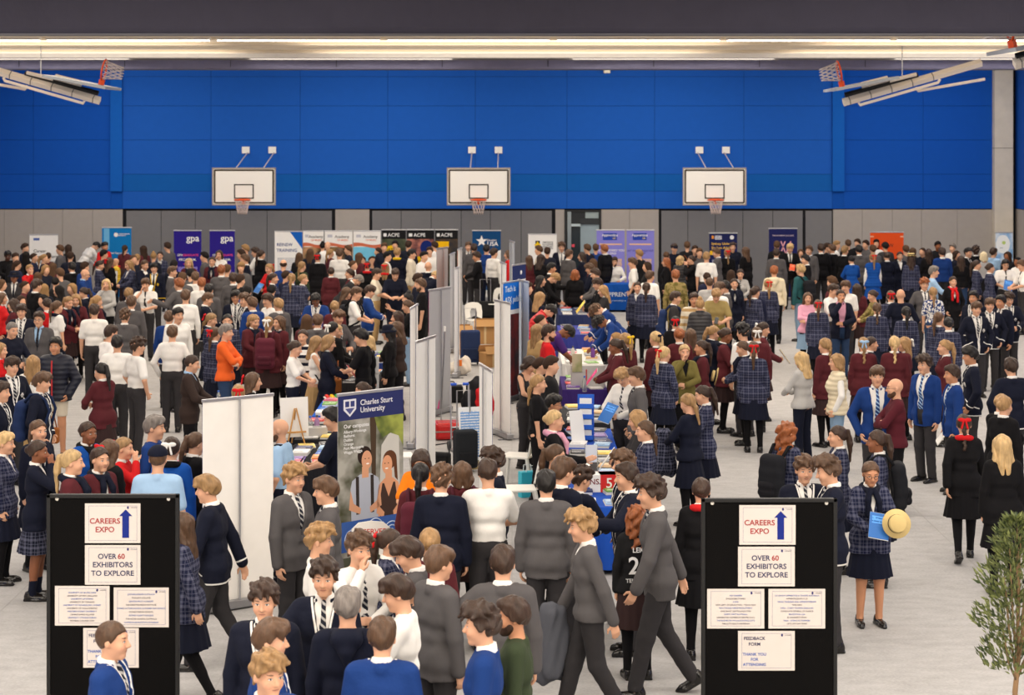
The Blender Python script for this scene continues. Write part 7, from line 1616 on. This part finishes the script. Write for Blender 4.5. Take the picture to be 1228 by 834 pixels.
# ---------------------------------------------------------------- everyone in the hall: head position in a window of the photograph, facing, pose, clothes, hair
parse('''
T 0 280 7.58
70 205 FR h m:jumper.black/trousers.black shk S4 | man in black jumper with a yellow badge beside the white careers banner
140 225 FR s kb shd
228 135 R s nv shd scr
240 205 B s bg lok
160 290 BR s pb pod
312 222 R s pb bud
400 232 R s nk pob rr
440 215 B s mb bud rr
545 150 L s gb shm
620 140 BL s bg lod
640 215 B s nv shd
655 312 BL s kb shk | boy with black hair and broad black blazer back before the grey wall
480 310 B s mb lom
548 372 BL s gb flm
420 335 FR h nk bobb
272 330 FR p rj bub | girl in red jumper holding a phone to her face
130 400 F s m:blazer.dgrey+whitet/trousers.dgrey shk bucket S3 | man in grey suit and navy bucket hat
345 400 B h pb lom
505 450 B s bg buk
525 525 L s bg lok
240 490 R h mb bud
335 480 BR s kb mod
400 510 B s nk lob
650 505 FL s nk lob scn
760 545 L h nk pod scn
770 310 BR s rb shd
775 375 R h m:blazer.royal+lblue/trousers.navy nonek glasses | bald man with glasses in a blue suit in profile
870 118 BR l wl shk H183 | tall boy in white shirt bending towards the teal banner
952 122 FR s m:jumper.red/trousers.black shk S2 | man in red jumper in front of the teal banner
945 195 BR s nv shk
1135 145 B s mb pod rw
912 292 R h pb pod rr
1000 262 BR s bg lom rr
1050 262 L s m:vest.yellow/trousers.navy nonem scr H150 | person in yellow vest and red scarf by the teal banner
1170 290 FL h pb lob
965 465 F p f:jumper.lgrey/trousers.black lol | blond woman in pale knit jumper with hand to her face
1170 558 B s gb shb
1195 635 B s gb shm
1135 760 B s gb cum
885 622 BR s mb pob scn
858 712 B s ws shd | boy in white short sleeves seen from behind beside girls in maroon
690 608 F h mb lob scn
620 632 FR h mb pob scn
520 672 BR s gw pom scn
430 650 BL s rj bud
390 612 FL p nk lok scn
195 622 FR s bg lod
120 652 L s mb lod
195 712 F s nb mod | boy with mop of dark hair and narrow tie beside the grey-suited teacher
355 785 F s m:blazer.grey+lbluet/trousers.grey shd glasses | man in grey suit with glasses and long blue tie
110 880 FR h m:jumper.navy/trousers.navy bzy @phone | smiling man in navy crew-neck jumper holding a phone
20 595 R s rj lom
20 470 R s gw bobm
T 150 280 7.58
385 125 BL s gb shd
165 150 BL s mb lod
318 205 F s pb bud
260 215 B s nk upb
180 290 FR h nk pom
78 242 FR s nk bum
265 318 F h1 ng mok @wp | boy in gold-piped navy blazer holding a white paper
110 230 B s nk bub
187 468 F p wst mom | boy in white shirt and tie with phone at ear and mop of brown hair
580 272 F s mb lol scn | smiling blond girl in maroon before the wider violet banner
720 215 L s gb shk
792 258 F s mb pod scn | girl in maroon blazer and scarf between the two violet banners
855 195 F p f:shirt.white/trousers.black bobd | woman in white tee with hand over her mouth
1092 148 L s nb shb
1055 192 L s nb shd
1090 240 L s nv shm
1188 172 L h m:shirt.white/trousers.black shd | man in white tee before the plain grey doors
1052 312 F s gb flb
875 342 B s gb shr
930 335 B s ws shm
1045 432 BR s kb shd
985 415 B s gb shd
430 352 R s gb shm
445 295 B s nv shk
520 412 B s gb shm
597 375 B s gb shk
640 405 B s ws shm
490 468 BL a gb shr | boy with ginger-brown hair stretching his arm across a friend's back
697 462 B s ws shr
555 578 B s wl shm
762 520 B s gb shk
745 602 R h nb shm | boy in striped-edge navy blazer in profile between white shirts
1005 582 F s nb mok glasses S2
1092 612 FL s nb cum
1110 540 B s rb shk
405 772 B s rb shm
478 748 FR s wl shk
787 790 R h pb lpb rr scn | girl in plaid blazer with red and yellow ribbon by the man in orange
932 802 F s pb buk rr
1172 805 FR h mb bub scn @bp
T 300 280 7.58
100 195 BR s bg pod
170 322 FL h rj pob rr @bp | girl in red with red ribbon holding a blue folder
303 285 B s m:shirt.royal/trousers.black baldd
215 412 R s pb pod
325 392 BR s pb shd
378 415 B s pb pob H172 | tall girl in navy plaid blazer with a blond ponytail and arm round a friend
445 215 B s bg lom rr
472 302 BR s f:jumper.green/trousers.black lpb
545 180 B s nk lom
615 225 B s bg bud rr H176 | tall girl in long black blazer with a red bow below her bun
660 122 B s bg upk rr
705 115 F s m:shirt.white/trousers.black nonem
735 182 BR s mb pob
812 190 B s ws shm | boy in white short sleeves before the orange wave banners
735 352 B s mb bud | girl in maroon blazer with a neat dark bun beside a white-shirted boy
888 152 L s nv shm
995 218 BR s mb lom
1160 168 L s mb pod
940 292 R s mb bum scr
902 368 L s mb pod rw
1065 300 B s bg bud rr scr
978 425 R l m:blazer.charcoal+white/trousers.black shy | grey-haired man in dark jacket leaning over a table
1152 372 R h m:shirt.stone/trousers.tan shd | young man in sand-coloured tee facing the man in navy polo
487 420 R s pb bub
880 545 R h f:jumper.black/trousers.navy lom | woman in black top with long wavy brown hair by the stalls
965 550 R h wst shm packk | boy in white shirt wearing a black backpack strap
1085 532 R h rb mod | boy in white-trimmed blue blazer beside the man in navy polo
597 605 Fv h rb shk glasses S3 | boy with glasses in royal blue looking down
255 655 BL s gv shb
160 612 FL s wl mod
195 525 B s gb buk
768 672 B s mb bub
800 765 FR h gb flm
512 800 B s mb lom
615 805 B s gb flm
30 800 FR h mb bobb scn
168 825 B s mb lpb rw packm | girl in maroon with white ribbon and a maroon bag
258 815 FL s mb lom scn
20 645 BL s rb shm
T 450 280 7.58
112 212 R s ws shk
200 178 B s nv shb scy | fair boy in navy with a yellow scarf before the black college banners
302 112 B s m:blazer.navy+white/trousers.navy shd
332 192 R s m:longcoat.stone+white/trousers.tan shk H180 | tall young man in a pale long coat
445 212 FR s wl shk
495 168 F s m:lshirt.white/trousers.black shd beard
480 305 B s m:blazer.navy+white/trousers.navy nonem | bald man in navy jacket seen from behind near the grey banners
545 392 BR l nv shl
180 372 Fv h m:shirt.navy/trousers.navy shd | smiling man in navy polo behind the stall table
388 420 R s nv shd
415 472 L s m:shirt.black/trousers.black shm beard H182 | bearded man in black tee standing beside the grey banner back
292 595 L r f:shirt.black/jeans.ldenim upk | woman in black tee with topknot raising her hands
290 665 L h f:shirt.black/jeans.ldenim bum
90 315 B s bg lob rr scr
922 212 L h kb shd S2 @hat | boy in dark blazer holding a straw boater in the far corridor
1080 182 BR s wl shd H180 | tall boy in white shirt with hands low near the white star banner
1010 148 B s m:shirt.royal/trousers.navy shk
845 122 F s gb shm
900 140 B s gb shd
82 132 F s nv shm
180 110 F s nv shk
540 118 BL s m:lshirt.white/trousers.black shd
145 770 L s f:jumper.brown/trousers.black lod
T 600 280 7.58
345 158 L h m:shirt.stone/trousers.black shm
425 172 B s nv shd
558 128 F s nb cum H181 | tall boy in piped black blazer beside the yellow cross banner
625 195 BR s gb shm
370 235 BR h f:shirt.black/trousers.black lod
790 142 BL s m:blazer.navy+white/trousers.navy shm
868 140 B s rb shm
945 148 BL s kb shr H180 | tall auburn-haired boy in black blazer beside the bright blue table
1038 258 F tp m:lshirt.white/trousers.navy shd beard | seated bearded man in white shirt behind the bright blue table
740 212 L s nk lod
465 320 R g m:blazer.black+white/trousers.black shk S2 | dark-haired man holding an arm out over a stall table
490 408 R l m:jumper.black/trousers.black shb
680 375 B s f:longcoat.black+black/tights.black bobr | woman with a ginger bobb in a long black coat
370 432 R s f:jumper.black/trousers.black lok
440 590 R l m:jumper.navy/trousers.navy shd
362 590 BR h f:jumper.navy/trousers.black lob
450 705 R l m:puffer.red/trousers.black shk | man in red and black jacket bending over the indigo table
385 805 R h f:shirt.black/trousers.black bud
815 322 L h nv mom
840 272 BL s mb lom
842 372 L h gb shd
852 462 L h kb fld @yp
932 525 L h f:blazer.charcoal+white/trousers.black lob | woman with long blond hair beside a boy holding a yellow folder
882 700 Lv l rb cum | brown-haired boy in piped blue blazer looking down at the white table
915 805 Lv l rb cuk S3 | black-haired boy in piped blue blazer reaching over the white table
68 195 L s rj lom
265 240 B s mb lom
T 750 280 7.58
70 270 L k ws flm H178 | boy in white shirt standing before the lilac banners
125 192 BL s kb shb
190 305 L s bg lod
225 395 BR s ws shm
112 495 F s pb bud | smiling girl in plaid half hidden behind a long dark ponytail
187 500 B s pb pod H170 | girl in navy plaid with a long dark ponytail alone on the open floor
455 388 B s m:lshirt.camo~khaki~olive/trousers.khaki shr | ginger-haired cadet in camouflage seen from behind
368 262 L s f:longcoat.black+black/tights.black lor
445 140 F s m:jumper.navy/trousers.navy shd cap | man in navy cap and jacket against the grey doors
562 118 B s m:jumper.black/trousers.black shm
500 245 BR p f:vest.dgrey/trousers.black bobl @bag | blond woman in grey gilet with an orange-tan bag
600 245 L p2 f:longcoat.black+black/tights.black bud | woman in long black dress raising a hand to her face
372 208 B s bg bum
675 180 F s gb shm
632 155 F s kb shd
735 218 B s ws shb | fair-haired boy in white short sleeves before the yellow-lettered banner
825 178 L h gb shm
925 182 B s bg brb rr | girl in black blazer with a long blond braid and red bow
975 125 F s m:shirt.navy/trousers.navy shd | man in navy polo with a yellow crest by the navy student banner
1090 165 BL s bg lom H172
1045 372 F h gt bud S1 | laughing girl in pale shirt and navy tie
960 380 B s bg lod
990 462 F s nk pod scn
740 405 B s pb bud rr
765 455 B s m:shirt.lgrey/trousers.grey bzm | grey polo man with cropped hair seen from behind
905 492 L s gb shk
855 505 BR o ws mom | boy in white shirt with one elbow out
825 562 Fv h m:shirt.khaki/trousers.olive mob @phone | fair boy in sandy cadet tee looking at his hands
625 605 F s m:jumper.hoops~stone~tan/jeans.denim shd S2 | smiling young man in a tan striped top
675 655 B s f:puffer.charcoal/jeans.denim upb | woman in charcoal puffer jacket with a blond topknot
455 592 R s m:coat.dgrey+white/trousers.dgrey shd packn | boy in grey jacket with navy backpack turned side-on
1185 530 B s pb pod
T 900 280 7.58
45 540 BR s pb pod
158 470 B s pb pob rr
215 350 B s m:jumper.cream/trousers.black shr hood | person in a cream hooded top near the pink W banner
235 185 B s gb shd
240 115 B s kb shm
360 138 F h kb fll @op | fair boy in black blazer with an orange flyer before the pink W banner
455 182 F s gr bobm
500 242 L s kb shk
535 158 FL s gb shm
455 335 BL s m:jumper.teal/jeans.ldenim shl packk | fair person in teal jacket with a black backpack
642 140 B s kb shd H180 | broad boy in black blazer with dark hair at the end wall crowd
735 145 BL s kb shm
700 132 R s kb shd
785 110 R s ws shb
860 160 BR s kb shb
888 100 B s kb shm
970 92 FL s kb shd
985 155 B s gb shk
1050 105 FL s gb shd
918 245 B h bw buk | girl in bright blue blazer with a dark bun
1110 225 B s pin pob rr | girl in blue pinafore with white sleeves and red ribbon
1112 150 B s gb shm
1140 95 F s m:shirt.white/trousers.black shk cap
740 448 BL s mt shm
752 522 FR h ws shd
868 490 FL s wst mom
820 570 F p m:openblazer.navy+pink/jeans.denim bzd S2 | man in navy blazer and pink shirt with jeans gesturing
968 510 B s mb lod
1108 570 L h f:jumper.camo~olive~khaki/trousers.black bud | woman in camouflage top with dark tied hair
1150 690 B s pb brm
520 592 F c f:jumper.pink/skirt.ldenim lom | woman in pink jumper and long denim skirt with folded arms
612 660 B s pb pom rr
T 1050 280 6.837
80 112 B s m:jumper.dgrey/trousers.black shk cap
250 138 B s gb shm boater
290 215 B s pb lod boater | girl in navy plaid wearing a straw boater
92 192 B h nk bud
200 188 F s nk bud
310 152 BR s bg lom
378 155 FL s nk pod
435 165 B s bg lod
510 105 F s m:jumper.black/trousers.black shk S3
545 160 B s bj shd H180 | broad boy in navy-blue jumper at the end wall
632 122 FL s m:lshirt.white/trousers.black shy
672 180 FR h nk bobd cap
760 160 FR s kb shk
822 145 B s kb cud S4 | person with dark curly hair near the sky blue banner
885 190 B s f:jumper.lgrey/trousers.black bobw
968 160 BR s m:lshirt.lblue/trousers.navy shd | man in light blue shirt seen from behind near the sky blue banner
1080 188 FL s bg lod S3
1065 258 F h wst shk glasses @bp | boy with glasses in white shirt and black tie holding a blue brochure
1160 238 FL h gw buk S3
1200 265 L h wst shm
832 262 R s pb pod
942 288 R s pb bud
700 222 B s f:jumper.black/jeans.denim lod | woman in black jumper and blue jeans seen from behind
478 318 R c m:lshirt.lblue/trousers.navy shy | man in light blue shirt folding his arms in profile
635 398 F k bg bud scr | girl in long black blazer with red scarf and red tie
400 422 F k gb cur | ginger boy in a brown-grey suit facing the camera
470 492 B s f:shirt.floral~white~royal/jeans.denim lpb | woman in blue and white flowered blouse seen from behind
205 510 B k m:jumper.navy/trousers.dgrey nonem | bald man in navy jumper seen from behind
125 522 B s pb bum rr
250 655 B s pb pok
520 705 BR s pb pom
595 745 B s pb buk
805 530 FL s nb shk S2
825 622 F k nb mom | smiling boy in piped blazer with brown fringe, first of the trio
935 590 F k nb mom S1 | smiling boy in piped blazer in the middle of the trio
1030 565 FL s nv shk S2
1090 542 F h nb cud | dark-haired smiling boy in piped blazer at the end of the trio
T 0 380 7.58
505 270 F k m:puffer.navy/shorts.stone shk S2 trainers bare zip | man in navy puffer jacket with red zip and cream shorts
300 430 B s f:shirt.white/trousers.tan lob @bag | blond woman in white top with tan handbag
105 455 FR k nb mod | boy in piped blazer with thick dark hair beside the blue backpack
380 602 R k nb mom packn | brown-haired boy in piped blazer wearing a navy blue backpack
10 690 R s nb shd
1010 155 BR w ws shd | boy in white shirt swinging his arm beside the grey trousers group
1070 248 B k ws shk
920 500 BL h mb pok H166 | girl in maroon blazer with a very long black ponytail
5 310 R s rj lob scr
T 150 380 7.58
110 275 BR k ws cud | curly dark-haired boy in white short sleeves with hand in pocket
430 155 B k wl shm | brown-haired boy in long white shirt beside the man in orange
610 430 R h m:blazer.brown+lblue/trousers.black bzd @bottle | man in dark brown suit and blue shirt holding a bottle
920 145 R c m:jumper.orange/jeans.denim shy | grey-haired man in orange top with folded arms
820 160 BR s pb lpm rr
1168 592 R s bg lom rr
1030 705 B s mb bub rr
T 300 380 7.58
412 292 R h gp bud @phone | girl in white polo and navy shorts looking at a phone
478 185 F s gr bud | girl in hooped white rugby shirt facing the camera
610 245 R h f:tank.white/longskirt.tan lob @bag | woman in sleeveless white top with large tan bag
712 240 R h nk bobb @rp
870 135 R h f:blazer.black+black/trousers.black bul | blond woman in black jacket bending to write
770 115 BR s bg buk rw
1010 190 L h m:shirt.black/trousers.black shk
1068 240 L h f:shirt.black/trousers.black bobl lan
1160 295 L t m:lshirt.lblue/trousers.navy shy | seated grey-haired man in light blue shirt with blue lanyard
835 675 L t f:jumper.navy/trousers.navy bud | dark-haired woman in profile just above the university banner
T 450 380 7.58
120 150 L s f:jumper.black/trousers.black lok bucket | woman in black hat and black clothes behind the stall
180 112 L h f:jumper.brown/trousers.black lom
T 600 380 7.58
440 152 R s m:shirt.red/trousers.black shd beard | bearded man in red and black polo at the purple table
340 135 BR s f:jumper.tan/trousers.black lob H168 | woman with very long straight fair hair behind the stall
600 140 Rv l m:shirt.purple/trousers.black shk S3 | man in purple polo bending over the white-clothed table
270 435 FRv h f:tank.charcoal/trousers.charcoal bobd | woman in charcoal vest top looking down
348 612 R s f:shirt.black/trousers.black lpb
380 705 R t f:jumper.black/trousers.black bud
500 722 R t m:jumper.black/trousers.black shd
562 800 R t m:blazer.navy+white/trousers.navy shk glasses S2 | man with glasses in navy jacket seated at the blue table
998 215 L h mb lob
1042 275 L h mb pod S3 @pp | girl in maroon blazer holding a bright pink folder
1128 220 BL s mb pob ry scn | girl in maroon blazer with a yellow ribbon
1095 545 FLv h wt mob @bp | fair boy in white shirt and tie reading a blue brochure
T 750 380 7.58
100 548 L k gb flm | brown-haired boy in grey blazer beside the boy reading
278 205 BL s mb pol rn | girl in maroon blazer with a long fair ponytail and navy ribbon
358 345 BR k pb pol rr | girl in navy plaid with a fair ponytail beside the woman in olive
535 325 F p f:coat.olive+black/trousers.black bul | blond woman in an olive jacket with hand to her cheek
688 285 L s mb pod scn S2 | dark-haired girl in maroon blazer and navy scarf in profile
490 172 B s mb bur
590 175 B s mb lom
455 60 B s bg buk rr
800 150 R h nk pob scn @mp | girl in navy reading a maroon folder
915 175 R h mb bud scn S3
1070 145 BL s ws cuk
1065 292 L h pb bum scn @hat | girl in navy plaid holding a straw boater with navy band
1163 300 B s pb pom rr
1195 165 B s mb bum rw
700 715 L h pb pod | girl in navy plaid listening to a girl in a navy jumper
567 790 BL h nj lpb @plaidjacket | girl in navy jumper with a golden ponytail and a folded blazer
T 900 380 7.58
120 118 R h mb pod rw @yp | girl in maroon with white ribbon carrying a yellow folder
675 268 BL s mb brb
460 395 BL h f:jumper.lgrey/trousers.navy lol | woman in white sweater with long golden hair
780 415 L k f:vest.cream/jeans.ldenim bobb | woman with a light brown bobb in a cream gilet and jeans
1030 258 B s mb brb rl | girl in maroon with a braid and pale blue ribbon
1098 250 R s nk bud
1150 545 F k rp flm H185 | big boy in plain blue blazer and blue striped tie
T 1068 380 7.58
38 250 B s mb brl
118 252 L s mb lob rw
488 282 L s mb pob | fair girl in maroon with a white collar and low ponytail
310 440 FL s rp cud | boy in plain blue blazer looking across the hall
560 528 L s rp shd S2 @wp | dark-haired boy in plain blue blazer holding a white paper
728 360 L k nb mok S2 | boy with a black fringe in piped navy blazer in profile
1095 465 B k nb shd | dark-haired boy in navy blazer seen from behind at the edge
1010 795 BR h bg bub
35 650 L c m:jumper.bordeaux/trousers.black nonem glasses beard | bald bearded man with glasses in a maroon cardigan
T 0 480 7.58
48 400 R s pb shl | girl with tied fair hair in a dark plaid jacket at the edge
350 285 FR s nk pom | girl with a brown ponytail in navy with white sleeve stripes
350 475 R p np bud S3 | girl in navy blazer and plaid skirt with hand at her chin
802 302 FR s bw bud sck S3 | laughing girl in bright blue blazer and black scarf
700 572 R s mb pol scn | blond girl in maroon with navy scarf behind the notice board
922 545 FR s mb bud scn | smiling dark-haired girl in maroon and navy scarf behind the notice board
1010 470 BR s bg lom rr
1130 445 R p rj bub rr | girl in red raising a hand to her hair
T 150 480 7.58
272 258 R k m:jumper.royal/trousers.navy shy H182 | grey-haired man in a bright blue jumper in profile
300 540 B s pol bzm cap | police officer in light blue shirt and navy cap seen from behind
425 448 B s bw bud rw sck H174 | girl in bright blue blazer with a big white bow
545 440 B s f:jumper.pink/trousers.black bud H154
640 402 BR h bg pom
752 815 L w nb flb H178 | boy in piped navy blazer striding past the plain white banner
T 300 480 7.58
262 275 L k pol nonem beard epa | bald bearded police officer in light blue shirt with dark epaulettes
398 720 FR s gb cub | fair curly-haired boy in grey blazer before the university banner
690 830 L s gb flm
755 175 L h m:shirt.navy/trousers.navy shk @phone | person in navy shirt half hidden by the university banner
T 450 480 7.58
415 560 Fv h f:shirt.amber/trousers.black lod | woman in bright orange shirt looking down
422 690 B s mb pok packm | girl with black ponytail and maroon backpack before the orange shirt
622 730 B s nv cum H178 | curly-haired boy in broad navy blazer beside the pictured students banner
790 670 B s mb bobm packm | girl with a brown bobb in maroon with a white collar
1002 672 B h ws shd H180 | tall boy in white short sleeves with back turned in the middle
1062 562 L s nb cud | curly dark-haired boy in piped blazer beside the tall white-shirted boy
T 600 480 7.58
510 190 R g f:blazer.black+white/trousers.black bul scp | blond woman in black jacket with a pink patterned scarf
508 515 R s f:shirt.navy/trousers.black pom
570 660 BR s nb mom
718 730 BR h nv cud | boy in navy blazer with thick dark hair before the red prize box
432 775 B s gb shk H178 | black-haired boy in long grey blazer with back turned
1122 590 L s nb cum | curly boy in piped blazer looking at the prize box
1150 705 L g2 nb shd | dark-haired boy in piped blazer pointing with one hand
1170 185 L h f:blazer.charcoal+white/longskirt.stone lob @wp | blond woman in charcoal with a pale patterned skirt
T 750 480 7.58
175 285 L s pb lpm | girl in navy plaid with brown ponytail beside the blond woman
235 850 L w gb cud H191 | tall boy in grey suit striding past the girl in black jersey
690 830 B s bg bud scr | girl in black with red scarf behind the notice board edge
T 900 430 3.744
165 335 BR s pb clr packk | girl with long curly ginger hair and a dark backpack
388 352 L s pb pod | dark-haired girl in navy plaid beside the ginger girl
565 375 L s pb pod S3 packk | girl in navy plaid carrying a black backpack
245 505 F s nb cum | smiling curly-haired boy peeking over the notice board
345 508 L h nb cum | brown-haired boy in piped blazer talking over the notice board
540 520 F h pb bum scn glasses bare S2 @bp @hat | girl with glasses and navy scarf clutching books and a straw hat
958 300 B w2 bg brd rr scr | girl in black with red scarf and a dark plait
1130 395 B s bg lol | girl in black blazer with very long loose golden hair
1142 215 BR s bg bub
T 0 580 3.284
710 170 L w2 pb lom
445 620 R s rb bzm H176 | boy with cropped hair before the notice board
T 240 620 3.897
300 400 F s nb cud | smiling dark-haired boy in piped blazer at the bottom group
330 580 R s rb flm | brown-haired boy in blue blazer in profile at the bottom group
318 745 FR s rb cub | fair curly-headed boy cut off by the bottom edge
560 115 R s wl cub | boy with bright curly hair in white shirt with back turned
580 290 F g nb cud | dark-haired boy in piped blazer holding out an open hand
690 425 B s m:jumper.navy/trousers.navy shy hood | grey-haired man in a navy hooded jacket seen from behind
745 155 FR p wt cum | curly-haired boy in white shirt and tie rubbing his face
852 570 B s rb shm | boy in blue blazer with white collar trim and back turned
925 360 L h wt fld @ep | dark-haired boy in white shirt holding a manila envelope
895 125 R s pb pod rr | girl with dark ponytail and red ribbon in the curly boys group
975 175 Lv s gb mod | dark-haired boy in grey blazer looking down with a smile
1070 125 B s mb bub
1115 225 BR s gb flm | brown-haired boy in grey blazer hugged by a friend
T 530 600 3.566
258 275 B a gb shd | boy in grey blazer spreading his arm across a friend
170 540 L s bj cud | smiling curly dark-haired boy in a blue jumper
300 500 L s m:jumper.green/trousers.black shd beard S2 | smiling bearded man in a dark green jumper
600 115 L w2 gv cub @jacket | curly fair-haired boy in grey jumper carrying a jacket
832 75 B s j24 clr n24 H156 | girl with curly ginger hair in a black jersey numbered 24
''')
settle(PEOPLE)
share = visible_share(PEOPLE)
order = sorted(range(len(PEOPLE)), key=lambda i: -(share[i] + (100000 if PEOPLE[i]['label'] else 0)))
KEEP = [PEOPLE[i] for i in order[:318]]; REST = [PEOPLE[i] for i in order[318:]]
make_labels(PEOPLE)
for d in KEEP: build_person(d)
throng(REST)
